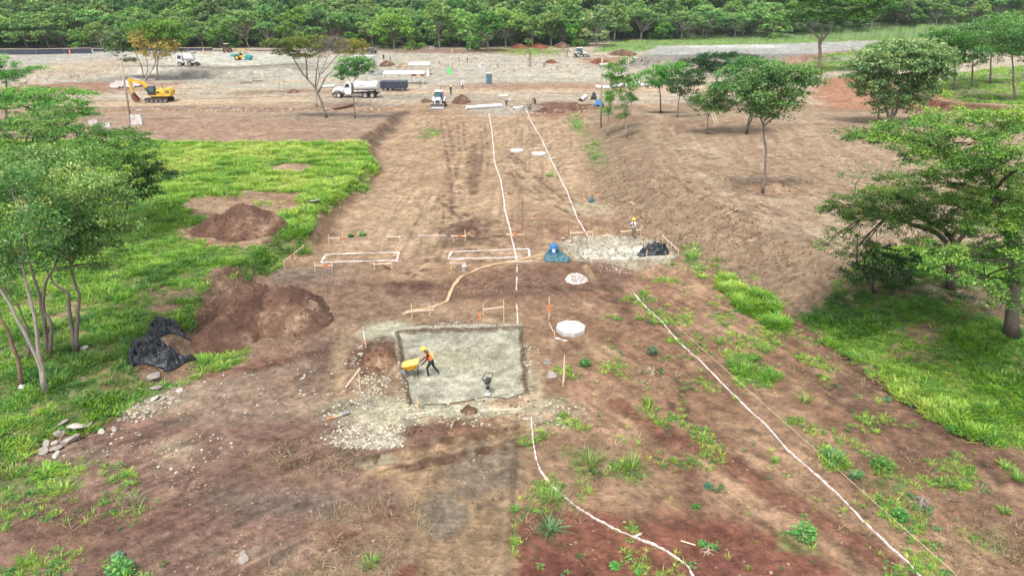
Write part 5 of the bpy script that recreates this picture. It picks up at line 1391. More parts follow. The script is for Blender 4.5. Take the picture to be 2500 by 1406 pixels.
heap_px('soil_heap', 'low dark soil mound round the foot of the soil ringed tree', 1616, 282, 14, 4, 0.35, m=HEAP, seed=18, lump=.2)
heap_px('soil_heap', 'soil mound round the foot of the long thin leaning trunk', 1875, 494, 66, 20, 0.55, m=HEAP_PALE, seed=19, lump=.5)
heap_px('soil_heap', 'clump of dark clods on the road strip behind the orange taped board', 1142, 555, 34, 16, 0.5, m=HEAP, seed=20, lump=.9)

hp_ = np.concatenate(HEAP_PTS); r_ = np.random.RandomState(5)
scatter('heap_crumbs', [proto('crumb', stone_mesh('crumb', mt_, rs, .75, 1)) for mt_ in (HEAP, HEAP, HEAP_MID, HEAP, HEAP, HEAP_MID, HEAP, HEAP_PALE)], hp_[:, 0], hp_[:, 1], hp_[:, 2], (0.05 + 0.17 * r_.rand(len(hp_)) ** 2.5) * np.where(hp_[:, 1] > 70, 2.5, 1), label='crumbs and clods lying loose on the soil heaps', seed=51)
# ------------------------------------------------------------------ rocks
def rock(label, px, py, wp, hp=None, mt='rock', seed=0, group=None, flat=0.55, cat='rock', sink=0.12, name='rock'):
    g = G(px, py); sc = (P(px + 100, py, g.y).x - g.x) / 100; w = wp * sc
    r = np.random.RandomState(400 + seed)
    o = bpy.data.objects.new(name, stone_mesh(name, M[mt], r, flat, 3, 0.3, False)); link(o)
    o.location = (g.x, g.y, g.z + w * flat * 0.30 - sink * 0.2); o.scale = (w, w * (0.7 + 0.3 * r.rand()), w * (hp or 1.0)); o.rotation_euler = (r.rand() * .4, r.rand() * .4, r.rand() * 6)
    return tag(o, label, cat, group)
gg = 'grey stones dumped at the lower left bank'
for k, a in enumerate([(150, 1035, 26, .6, 'angular reddish stone standing on the grass edge above the stone dump'), (190, 1048, 60, .45, 'long pale slab shaped stone at the top of the dump'), (145, 1060, 30, .9, 'rounded brown stone left of the long slab stone'),
                       (172, 1078, 44, .7, 'big flat faced grey stone below the long slab stone'), (112, 1084, 22, .8, 'small pale stone at the left end of the dump'), (135, 1082, 22, .6, 'brown stone between the pale one and the big flat faced one'),
                       (138, 1096, 30, .6, 'grey stone in the middle of the dump below the brown one'), (106, 1104, 26, .4, 'flat leaning stone at the lower left of the dump'), (138, 1110, 22, .7, 'rounded pale stone lowest in the dump'),
                       (249, 1055, 19, .9, 'round white stone right of the dump'), (280, 1048, 20, .6, 'small angular stone furthest right of the dump'), (215, 1040, 24, .5, 'low brown stone just right of the long slab')]):
    rock(a[4], a[0], a[1], a[2], a[3], 'rock_pale' if 'pale' in a[4] or 'white' in a[4] else 'rock', k, gg)
for k, a in enumerate([(378, 922, 34, .7, 'flat stone under the corner of the lower black sheet'), (382, 950, 30, .8, 'large stone in the rubble slope below the black sheet'), (376, 975, 26, .55, 'pale flat stone lying under the large one in the rubble'),
                       (440, 955, 18, .7, 'small white stone in the rubble right of the large one'), (452, 965, 14, .6, 'little stone at the right of the rubble slope'), (415, 970, 16, .5, 'low grey stone in the middle of the rubble slope')]):
    rock(a[4], a[0], a[1], a[2], a[3], 'rock_pale' if 'white' in a[4] or 'pale' in a[4] else 'rock', 20 + k, 'stones in the rubble slope')
for k, a in enumerate([(1346, 918, 28, .75, 'single angular grey stone right of the excavated base'), (1332, 888, 15, 1.1, 'lower stone of the little grey stack right of the base'), (1338, 880, 16, 1.0, 'upper stone of the little grey stack right of the base'), (1342, 888, 12, .8, 'smallest stone of the little grey stack'),
                       (740, 925, 18, .6, 'pale stone on the brown ground left of the base'), (692, 776, 18, .8, 'white stone on the flank of the biggest soil heap'), (597, 1362, 34, .8, 'earth covered boulder at the bottom edge of the picture'),
                       (1284, 1024, 15, .9, 'round yellowish stone where the front chalk line starts'), (765, 498, 34, .35, 'pale boulder lying in the bright grass field'), (880, 848, 15, .9, 'dark stone on the spoil heap at the left of the base'),
                       (1147, 1006, 14, .7, 'round pale stone in front of the little fresh heap'), (1180, 1002, 14, .6, 'flat pale stone near the fresh heap'), (879, 865, 13, .8, 'light stone beside the dark one on the spoil heap'),
                       (863, 795, 9, .8, 'little white stone at the upper left rim of the base'), (1375, 582, 9, .8, 'white stone in front of the far worker'), (1604, 592, 10, .7, 'white stone right of the far worker'), (1345, 594, 5, .8, 'tiny white stone behind the blue drum'),
                       (1697, 608, 12, .7, 'pale stone at the foot of the bank'), (1190, 1012, 12, .6, 'flat stone in the front rubble'), (1155, 1030, 13, .6, 'pale stone at the front of the rubble')]):
    rock(a[4], a[0], a[1], a[2], a[3], 'rock_pale' if 'pale' in a[4] or 'white' in a[4] or 'light' in a[4] or 'yellow' in a[4] else 'rock', 40 + k)

# ------------------------------------------------------------------ chalk lines
def ribbon(name, label, pts_px, w, mt, cat, dz=0.012, closed=False, wob=0.25, group=None, seed=0, gaps=0.0, step=0.09, thick=0.008, z=None):
    r = np.random.RandomState(700 + seed)
    W = [G(p[0], p[1]) for p in pts_px]
    if closed: W.append(W[0])
    P2 = []
    for i in range(len(W) - 1):
        n = max(2, int((W[i + 1] - W[i]).length / step))
        for j in range(n): P2.append(W[i].lerp(W[i + 1], j / n))
    P2.append(W[-1])
    V, F = [], []
    for i, p in enumerate(P2):
        d = (P2[min(i + 1, len(P2) - 1)] - P2[max(i - 1, 0)]); d.z = 0
        if d.length < 1e-6: d = Vector((1, 0, 0))
        d.normalize(); s = Vector((-d.y, d.x, 0))
        dist = float(p.y) * 0 + i * step
        k = 1 + wob * 2 * (float(vnoise(dist * 2.2, seed * 3.3)) - 0.5) + wob * 2.2 * (r.rand() - 0.5)
        off = s * (0.35 * w * (float(vnoise(dist * 0.5, seed * 7.7)) - .5) * 2)
        hw = w * 0.5 * max(0.15, k)
        for q in (-1, 1):
            v = p + off + s * hw * q
            V.append((v.x, v.y, (float(GZ(v.x, v.y)) + dz) ))
    for i in range(len(P2) - 1):
        if gaps and vnoise(i * step * 0.9, seed * 5.1 + 2) < gaps: continue
        b = 2 * i; F.append((b, b + 2, b + 3, b + 1))
    n = len(V); o0 = W[0]
    top = [(v[0] - o0.x, v[1] - o0.y, v[2] - o0.z) for v in V]
    bot = [(v[0], v[1], v[2] - thick - dz * 0.9) for v in top]
    F2 = F + [(a + n, d_ + n, c_ + n, b_ + n) for (a, b_, c_, d_) in F] + [(a, a + n, b_ + n, b_) for (a, b_, c_, d_) in F] + [(d_, c_, c_ + n, d_ + n) for (a, b_, c_, d_) in F]
    me = bpy.data.meshes.new(name); me.from_pydata(top + bot, [], F2); me.materials.append(M[mt]); me.update()
    o = link(bpy.data.objects.new(name, me)); o.location = o0
    return tag(o, label, cat, group)

from mathutils.bvhtree import BVHTree
_gm = GROUND.data
_gv = np.zeros(len(_gm.vertices) * 3, np.float32); _gm.vertices.foreach_get('co', _gv); _gv = _gv.reshape(-1, 3)
_ysort = None
def _grid():
    """height of the built sheet (with its fine relief) by row and column"""
    nc = 732
    nr = len(_gv) // nc
    return _gv.reshape(nr, nc, 3)
_gr = _grid(); _gy = _gr[:, 0, 1]
def GZ(x, y):
    r = int(np.clip(np.searchsorted(_gy, y) - 1, 0, len(_gy) - 2)); t = (y - _gy[r]) / (_gy[r + 1] - _gy[r])
    z = []
    for q in (r, r + 1):
        z.append(np.interp(x, _gr[q, :, 0], _gr[q, :, 2]))
    return z[0] * (1 - t) + z[1] * t

gl = 'white chalk setting out lines'
ribbon('chalk_line', 'white chalk line running up the middle of the road strip, left of the discs', [(1193, 278), (1201, 320), (1208, 400), (1222, 440), (1229, 480), (1232, 510), (1245, 560), (1254, 600), (1263, 640)], 0.10, 'chalk', 'chalk line', 0.03, group=gl, seed=1, wob=.35)
ribbon('chalk_line', 'white chalk line running past the two white discs to the pale trench', [(1286, 270), (1298, 300), (1325, 345), (1350, 400), (1385, 470), (1410, 535), (1438, 582)], 0.10, 'chalk', 'chalk line', 0.03, group=gl, seed=2, wob=.35)
ribbon('chalk_line', 'long diagonal white chalk line down the right side to the bottom edge', [(1548, 718), (1582, 755), (1620, 792), (1660, 838), (1700, 872), (1745, 918), (1790, 962), (1830, 1003), (1880, 1048), (1925, 1100), (1985, 1152), (2020, 1185), (2070, 1232), (2110, 1275), (2170, 1333), (2215, 1372), (2260, 1425)], 0.065, 'chalk', 'chalk line', 0.05, group=gl, seed=3, wob=.4)
ribbon('chalk_line', 'crooked white chalk line curving over the red soil at the bottom', [(1296, 1020), (1300, 1070), (1308, 1120), (1318, 1150), (1345, 1185), (1378, 1215), (1410, 1238), (1450, 1265), (1500, 1290), (1560, 1318), (1600, 1332), (1645, 1358), (1680, 1385), (1700, 1425)], 0.055, 'chalk', 'chalk line', 0.06, group=gl, seed=4, wob=.7, gaps=.06)
ribbon('chalk_line', 'short stroke of chalk crossing the crooked line on the red soil', [(1550, 1312), (1564, 1305)], 0.07, 'chalk', 'chalk line', 0.035, group=gl, seed=5)
ribbon('chalk_rectangle', 'left chalk rectangle marked between the wooden batter boards', [(785, 641), (795, 621), (880, 619), (973, 617), (968, 636), (880, 638)], 0.14, 'chalk', 'chalk marking', 0.03, True, .3, gl, 6)
ribbon('chalk_rectangle', 'right chalk rectangle between the boards, touching the hose', [(1093, 633), (1102, 615), (1200, 611), (1290, 608), (1292, 626), (1200, 630)], 0.14, 'chalk', 'chalk marking', 0.03, True, .35, gl, 7, gaps=.12)
ribbon('chalk_line', 'faint broken chalk line between the back row of batter boards', [(1000, 576), (1050, 575), (1110, 576)], 0.1, 'chalk', 'chalk line', 0.03, group=gl, seed=8, gaps=.45)
ribbon('chalk_line', 'faint broken chalk line from the hose crossing down to the base', [(1262, 655), (1261, 700), (1262, 740), (1263, 790)], 0.07, 'chalk', 'chalk line', 0.03, group=gl, seed=9, gaps=.4)
ribbon('chalk_line', 'splash of white powder below the octagonal slab', [(1356, 826), (1380, 832), (1430, 836)], 0.12, 'chalk', 'chalk line', 0.03, group=gl, seed=10, gaps=.35, wob=.8)
ribbon('chalk_line', 'short white streaks beside the two discs', [(1290, 364), (1318, 362)], 0.2, 'chalk', 'chalk line', 0.03, group=gl, seed=11, wob=.8)
ribbon('chalk_line', 'white streak crossing the chalk line just below the discs', [(1335, 390), (1358, 384)], 0.2, 'chalk', 'chalk line', 0.03, group=gl, seed=12, wob=.8)
ribbon('hose', 'flat tan hose winding from the base boards to the blue drum', [(982, 768), (1020, 757), (1060, 749), (1090, 736), (1098, 715), (1110, 696), (1135, 678), (1160, 662), (1200, 648), (1245, 640), (1300, 628), (1352, 619)], 0.18, 'hose', 'hose', 0.06, False, .12, None, 13, thick=.05)
# stretched mason's string
def string(label, a, b_, h=0.12, rad=0.008, mt='wood_pale'):
    p, q = G(*a), G(*b_); m = MB(); m.tube([Vector((0, 0, h)), (q - p) * .5 + Vector((0, 0, h - .02)), q - p + Vector((0, 0, h))], rad, 4)
    o = m.build('string_line', M[mt]); o.location = p; tag(o, label, 'string')
string('thin pale string stretched beside the long diagonal chalk line', (1640, 790), (2330, 1406))

# ------------------------------------------------------------------ batter boards and stakes
def stick(mb, p, q, w=0.05, d=0.03, m=0):
    v = q - p; L_ = v.length; M_ = Matrix.Translation((p + q) / 2) @ v.to_track_quat('Z', 'X').to_matrix().to_4x4()
    x, y, z = w / 2, d / 2, L_ / 2
    mb.add([(-x, -y, -z), (x, -y, -z), (x, y, -z), (-x, y, -z), (-x, -y, z), (x, -y, z), (x, y, z), (-x, y, z)], [(3, 2, 1, 0), (4, 5, 6, 7), (0, 1, 5, 4), (1, 2, 6, 5), (2, 3, 7, 6), (3, 0, 4, 7)], m, M_)

def board(label, posts, brd, mark=None, group='wooden batter boards', wood='wood', bw=0.09, brace=None, w=0.055):
    """posts: (px, py foot, py top); brd: ((px, py), (px, py)) ends of the crosspiece"""
    f0 = G(posts[0][0], posts[0][1])
    root = empty('batter_board', f0, 0, label, 'batter board', group)
    ys = []
    for (px, pf, pt) in posts:
        f = G(px, pf); top = P(px, pt, f.y); ys.append((px, f.y))
        m = MB(); stick(m, f - f0 - Vector((0, 0, .1)), Vector((f.x, f.y, top.z)) - f0, w, w * .8); m.build('post', M[wood], root)
    def yat(px):
        if len(ys) == 1: return ys[0][1]
        (a, ya), (b_, yb) = ys[0], ys[-1]
        return ya + (yb - ya) * (px - a) / (b_ - a + 1e-6)
    if brd:
        (a, b_) = brd
        pa, pb = P(a[0], a[1], yat(a[0]) - .05), P(b_[0], b_[1], yat(b_[0]) - .05)
        v = pb - pa; M_ = Matrix.Translation((pa + pb) / 2 - f0) @ v.to_track_quat('X', 'Z').to_matrix().to_4x4()
        L_ = v.length / 2
        m = MB(); m.add([(sx * L_, sy * .014, sz * bw / 2) for sx in (-1, 1) for sy in (-1, 1) for sz in (-1, 1)], [(0, 1, 3, 2), (6, 7, 5, 4), (0, 2, 6, 4), (5, 7, 3, 1), (0, 4, 5, 1), (2, 3, 7, 6)], 0, M_)
        m.build('board', M['wood_pale' if wood == 'wood' else wood], root)
        if mark is not None:
            c = pa.lerp(pb, mark); mm = MB(); M2 = Matrix.Translation(c - f0) @ v.to_track_quat('X', 'Z').to_matrix().to_4x4()
            mm.add([(sx * .16, sy * .018, sz * (bw / 2 + .004)) for sx in (-1, 1) for sy in (-1, 1) for sz in (-1, 1)], [(0, 1, 3, 2), (6, 7, 5, 4), (0, 2, 6, 4), (5, 7, 3, 1), (0, 4, 5, 1), (2, 3, 7, 6)], 0, M2)
            mm.build('paint_mark', M['orange'], root)
    if brace:
        a, b_ = brace; m = MB(); stick(m, G(*a) - f0 + Vector((0, 0, .35)), G(*b_) - f0 + Vector((0, 0, .04)), .1, .03); m.build('plank', M['wood_dark'], root)
    return root
board('batter board by the tall grass corner, leftmost of the back row', [(804, 597, 573), (829, 592, 576), (838, 594, 566)], ((804, 581), (839, 581)), .85)
board('plain batter board second from the left in the back row', [(977, 594, 574), (945, 590, 575)], ((943, 578), (978, 578)))
board('back row batter board with orange paint in front of the dark clods', [(1107, 592, 574), (1136, 592, 562)], ((1101, 576), (1139, 576)), .55)
board('back row batter board crossed by the middle chalk line', [(1248, 590, 571), (1277, 588, 568)], ((1236, 573), (1280, 573)), .5)
board('diagonal batter board climbing at the left end of the chalk rectangles', [(695, 657, 634), (721, 635, 618), (741, 611, 597)], ((694, 638), (742, 600)), .4)
board('batter board in front of the left corner of the left chalk rectangle', [(770, 664, 639), (811, 660, 640)], ((768, 648), (813, 648)), .6)
board('batter board with a dark brown plank leaning on it', [(914, 660, 640), (957, 659, 640)], ((912, 645), (956, 643)), brace=((916, 650), (956, 659)))
board('low batter board beside the white bucket', [(1102, 661, 640), (1136, 655, 641)], ((1098, 643), (1138, 643)))
board('batter board where the hose and the chalk line cross', [(1262, 652, 636), (1293, 650, 624)], ((1236, 640), (1300, 637)))
board('batter board at the end of the chalk line by the pale trench', [(1392, 584, 560), (1446, 583, 560)], ((1391, 569), (1446, 566)), .67)
board('batter board behind the worker in the white shirt', [(1517, 577, 562), (1564, 575, 549)], ((1514, 565), (1565, 561)))
board('diagonal batter board at the right end of the pale trench', [(1618, 590, 573), (1638, 607, 590), (1656, 625, 610)], ((1617, 575), (1657, 612)))
board('batter board in front of the black sheet in the trench', [(1577, 643, 611), (1635, 638, 613)], ((1577, 628), (1637, 624)))
board('small batter board at the front of the pale trench', [(1445, 647, 628), (1484, 645, 628)], ((1443, 632), (1486, 630)))
board('batter board with two posts at the back left of the excavated base', [(1006, 777, 740), (1049, 771, 740)], ((989, 761), (1060, 756)), bw=.1)
board('batter board at the back right corner of the excavated base', [(1180, 769, 740), (1230, 790, 731)], ((1182, 755), (1229, 749)), bw=.07, w=.045)
board('batter board with one post at the front left of the base', [(1021, 1010, 968)], ((970, 1017), (1038, 1007)), bw=.09)
board('batter board at the front right of the base', [(1204, 1014, 974), (1269, 1010, 980)], ((1205, 1002), (1273, 997)), bw=.07, w=.04)
board('post with a fallen slanting lath at the left of the base', [(880, 955, 900)], ((843, 946), (879, 899)), bw=.07)

def stake(label, px, pf, top, mt='wood', w=0.05, band=None, tip=None, name='stake', rnd=False):
    f = G(px, pf); t = P(top[0], top[1], f.y)
    root = empty(name, f, 0, label, 'stake')
    m = MB()
    if rnd: m.tube([Vector((0, 0, -.1)), t - f], w / 2, 6)
    else: stick(m, Vector((0, 0, -.1)), t - f, w, w)
    m.build('shaft', M[mt], root)
    if band:
        a, b_ = band; m = MB(); stick(m, (t - f) * a, (t - f) * b_, w * 1.35, w * 1.35); m.build('paint_band', M['orange' if tip is None else tip], root)
    return root
stake('tall stake with orange paint behind the octagonal slab', 1340, 782, (1341, 725), 'wood', .06, (.35, .75))
stake('short orange painted stake at the back of the base', 1171, 783, (1171, 762), 'orange', .07)
stake('leaning white tipped stake in the spoil at the left of the base', 894, 850, (886, 796), 'wood', .05, (.4, .8), 'white')
stake('pair of laths standing right of the grey stone, nearer one', 1374, 942, (1378, 868), 'wood_pale', .05)
stake('pair of laths standing right of the grey stone, shorter one', 1377, 930, (1380, 890), 'wood', .04)
stake('lath standing at the left corner of the octagonal slab', 1356, 824, (1352, 806), 'wood', .05)
stake('reddish lath leaning down to the octagonal slab', 1352, 808, (1341, 789), 'wood_pale', .05)
stake('thin rusty steel bar standing behind the blue drum', 1276, 600, (1276, 485), 'rebar', .035, rnd=True)

# ------------------------------------------------------------------ concrete slab and discs
def slab():
    f = G(1396, 822); sc = (P(1496, 822, f.y).x - f.x) / 100; r = 38 * sc
    root = empty('octagonal_slab', f + Vector((0, r * .9, 0.0)), .2, 'white octagonal concrete slab with a round cover ring on top', 'concrete slab')
    m = MB(); m.lathe([(r, -.1), (r, .22), (r * .985, .245), (r * .3, .25)], 8); m.build('slab', M['concrete'], root)
    m = MB(); m.lathe([(.34, .252), (.34, .275), (.28, .275), (.28, .258)], 20, M=Matrix.Translation((.38, .12, 0)), cap=False); m.build('ring', M['concrete_grey'], root)
    m = MB(); m.lathe([(.275, .25), (.275, .263)], 20, M=Matrix.Translation((.38, .12, 0))); m.build('cover', M['concrete_grey'], root)
slab()
for a, lb in ((((1262, 369), 17), 'left one of the two flat white discs on the road strip'), (((1316, 377), 18), 'right one of the two flat white discs touching the chalk line')):
    f = G(*a[0]); r = a[1] * (P(a[0][0] + 100, a[0][1], f.y).x - f.x) / 100
    m = MB(); m.lathe([(r, -.05), (r, .1), (r * .96, .13)], 28); o = m.build('white_disc', M['concrete']); o.location = f + Vector((0, 0, .02)); tag(o, lb, 'cover disc')

def heaped_sheet(name, label, pts_px, h, mt, seed, cat='plastic sheet', res=70, fold=1.0):
    """crumpled sheet lying over the ground, outline read off the photograph"""
    w = np.array([(G(*p).x, G(*p).y) for p in pts_px]); c = w.mean(0)
    x0, y0 = w.min(0) - .2; x1, y1 = w.max(0) + .2
    gx, gy = np.meshgrid(np.linspace(x0, x1, res), np.linspace(y0, y1, res)); gx, gy = gx.ravel(), gy.ravel()
    d = sdist(w, gx, gy) + 0.25 * (fbm(gx, gy, .8, 3, 200 + seed) - .5)
    rg = np.abs(fbm(gx * 1.0 + 3 * fbm(gx, gy, 1.4, 2, 210 + seed), gy * 1.7, .75, 3, 220 + seed) - .5) * 2
    rg2 = np.abs(fbm(gx * 1.6 - gy, gy + gx * .4, .35, 2, 230 + seed) - .5) * 2
    z = np.array([float(GZ(a, b_)) for a, b_ in zip(gx, gy)])
    Z = z + .03 + sstep(0, .5, d) * h * (.25 + .9 * fbm(gx, gy, 1.2, 2, 240 + seed)) + fold * sstep(-.02, .3, d) * (.50 * (1 - rg) ** 5 + .34 * (1 - rg2) ** 4)
    i = np.arange(res * res).reshape(res, res)
    F = np.stack([i[:-1, :-1], i[:-1, 1:], i[1:, 1:], i[1:, :-1]], -1).reshape(-1, 4); F = F[(d[F] > 0).all(1)]
    us = np.unique(F); mp = -np.ones(len(Z), int); mp[us] = np.arange(len(us))
    o0 = Vector((c[0], c[1], hz(c[0], c[1])))
    V = np.stack([gx - o0.x, gy - o0.y, Z - o0.z], 1)[us]
    o = link(bpy.data.objects.new(name, np_mesh(name, V, mp[F], [M[mt]], True))); o.location = o0
    md = o.modifiers.new('thickness', 'SOLIDIFY'); md.thickness = .012
    return tag(o, label, cat)
heaped_sheet('plastic_sheet', 'larger crumpled black plastic sheet, the lower one on the left bank', [(306, 868), (320, 850), (350, 844), (400, 846), (432, 872), (482, 876), (484, 884), (440, 898), (408, 912), (372, 896), (345, 888), (320, 898), (306, 892), (318, 876)], .22, 'sheet_black', 1)
heaped_sheet('plastic_sheet', 'smaller crumpled black plastic sheet, the upper one beside the big heap', [(348, 834), (366, 806), (396, 797), (402, 800), (440, 806), (460, 822), (478, 842), (462, 836), (440, 822), (412, 818), (384, 828), (372, 838)], .2, 'sheet_black', 2)
heaped_sheet('tarpaulin', 'bunched grey teal tarpaulin at the foot of the blue drum', [(1326, 628), (1336, 620), (1362, 617), (1380, 624), (1394, 636), (1384, 642), (1352, 643), (1330, 640)], .06, 'sheet_teal', 3, 'tarpaulin', 60, .7)
heaped_sheet('plastic_sheet', 'black plastic sheet lying in the right end of the pale trench', [(1552, 622), (1580, 614), (1634, 612), (1634, 624), (1600, 630), (1560, 628)], .35, 'sheet_black', 4, 'plastic sheet', 60)
heaped_sheet('sack_heap', 'round flattened heap of white sacking and rubble in front of the trench', [(1376, 682), (1386, 674), (1410, 671), (1432, 677), (1436, 688), (1424, 696), (1398, 697), (1380, 692)], .03, 'sheet_white', 5, 'sacking', 60, .5)
heaped_sheet('white_sheet', 'white sheeting dumped on the ground left of the excavator arm', [(264, 215), (284, 205), (312, 203), (345, 206), (348, 212), (320, 216), (296, 215), (280, 218)], .12, 'sheet_white', 6, 'plastic sheet', 60)
heaped_sheet('plastic_sheet', 'small grey blue plastic scrap on the road strip beside the bank', [(1436, 494), (1440, 489), (1450, 489), (1450, 495)], .15, 'sheet_teal', 7, 'plastic scrap', 20)
heaped_sheet('plastic_sheet', 'dark bundle lying beside the haul road behind the narrow trees', [(1440, 246), (1443, 239), (1455, 238), (1458, 244)], .7, 'sheet_black', 8, 'plastic bundle', 20)
heaped_sheet('plastic_sheet', 'blue and white plastic bundle at the foot of the bare pole', [(1448, 262), (1452, 254), (1472, 253), (1476, 260)], .5, 'blue', 9, 'plastic bundle', 20)
heaped_sheet('litter', 'white litter lying in the grass by the double trunk', [(190, 858), (196, 848), (214, 845), (216, 852), (198, 860)], .05, 'sheet_white', 10, 'litter', 24, .3)
heaped_sheet('litter', 'pale pink litter in the grass at the far left', [(40, 952), (48, 943), (60, 942), (58, 950)], .05, 'sheet_white', 11, 'litter', 20, .3)

# drum, bucket, shovel
f = G(1351, 626)
root = empty('blue_drum', f, 0, 'blue plastic drum standing behind the teal tarpaulin', 'drum')
m = MB(); m.lathe([(.30, 0), (.32, .05), (.31, .28), (.33, .31), (.31, .34), (.31, .58), (.33, .61), (.31, .64), (.32, .88), (.29, .93)], 20); m.build('barrel', M['blue'], root, True)
m = MB(); m.lathe([(.28, .932), (.28, .95)], 16); m.lathe([(.05, .95), (.05, .99)], 8, M=Matrix.Translation((.15, 0, 0))); m.build('lid', M['blue'], root)
m = MB(); m.box((0, -.322, .55), (.22, .012, .26)); m.build('label_patch', M['white'], root)
f = G(1133, 661)
root = empty('bucket', f, 0, 'white bucket standing beside the low batter board', 'bucket')
m = MB(); m.lathe([(.13, 0), (.165, .36), (.175, .36), (.175, .38), (.15, .38), (.14, .12)], 18, cap=False); m.lathe([(.001, .12), (.14, .12)], 18, cap=False); m.build('pail', M['white'], root, True)
m = MB(); m.lathe([(.001, .3), (.15, .3)], 18, cap=False); m.build('contents', M['navy'], root)
m = MB(); m.tube([(-.17, 0, .36), (-.14, -.12, .3), (0, -.2, .26), (.14, -.12, .3), (.17, 0, .36)], .008, 5); m.build('handle', M['bare'], root)
f = G(800, 1026); g2 = G(850, 1010)
root = empty('shovel', f, math.atan2(g2.y - f.y, g2.x - f.x), 'shovel with an orange grip and grey blade lying left of the rubble', 'shovel')
L_ = (g2 - f).length
m = MB(); m.tube([(.1, 0, .07), (L_ * .72, 0, .08)], .02, 8); m.build('shaft', M['wood_pale'], root)
m = MB(); m.tube([(.0, -.07, .07), (0, .07, .07)], .02, 8); m.tube([(0, -.07, .07), (.12, 0, .07)], .015, 6); m.tube([(0, .07, .07), (.12, 0, .07)], .015, 6); m.tube([(.12, 0, .07), (.3, 0, .072)], .026, 8); m.build('grip', M['orange'], root)
m = MB()
bl = [(0, .04), (.04, .12), (.28, .13), (.38, .08), (.42, 0), (.38, -.08), (.28, -.13), (.04, -.12), (0, -.04)]
m.add([(L_ * .70 + a, b_, .07 + .06 * (abs(b_) / .13) ** 2 - .03 * a) for a, b_ in bl] + [(L_ * .70 + a, b_, .06 + .06 * (abs(b_) / .13) ** 2 - .03 * a) for a, b_ in bl],
      [tuple(range(9)), tuple(range(17, 8, -1))] + [(i, 9 + i, 9 + (i + 1) % 9, (i + 1) % 9) for i in range(9)]); m.build('blade', M['grey'], root)

# individual plants and dead wood
def plant(name, label, px, py, wp, kind, seed, cat='weed', h=None, group=None):
    f = G(px, py); sc = (P(px + 100, py, f.y).x - f.x) / 100; w = wp * sc
    r = np.random.RandomState(900 + seed)
    if kind == 'tuft': me = tuft_mesh(name, LMP['grass'], 70, h or w * .7, w * .32, .012, r, 1.0)
    elif kind == 'blue': me = tuft_mesh(name, LMP['blue'], 110, h or w * .6, w * .22, .014, r, 1.3)
    elif kind == 'straw': me = tuft_mesh(name, LMP['straw'], 120, h or w * .45, w * .16, .010, r, 2.4)
    else: me = leafy_mesh(name, LMP[kind], 130, h or w * .8, w * .45, .13, r)
    o = link(bpy.data.objects.new(name, me)); o.location = (f.x, f.y, float(GZ(f.x, f.y)) - .01); o.rotation_euler[2] = r.rand() * 6
    return tag(o, label, cat, group)
LMP = {'grass': leaf_mat('weed_blades', dc(74, 136, 58), dc(128, 186, 72), dc(176, 214, 100)), 'blue': leaf_mat('bluish_weed_blades', dc(76, 134, 84), dc(112, 168, 112), dc(150, 196, 120)),
       'straw': leaf_mat('dead_tussock', dc(140, 126, 96), dc(176, 162, 128), dc(200, 190, 158)), 'weed': leaf_mat('weed_leaves', dc(62, 128, 58), dc(96, 164, 78), dc(142, 196, 92)), 'silver': leaf_mat('silvery_shrub_leaves', dc(72, 116, 84), dc(104, 150, 112), dc(150, 184, 140))}
plant('shrub', 'small blue green shrub on the bare soil right of the slab', 1593, 865, 28, 'silver', 1, 'shrub', .7)
plant('grass_tussock', 'blue green star shaped tussock left of the crooked chalk line', 1342, 1296, 58, 'blue', 2, 'grass tussock')
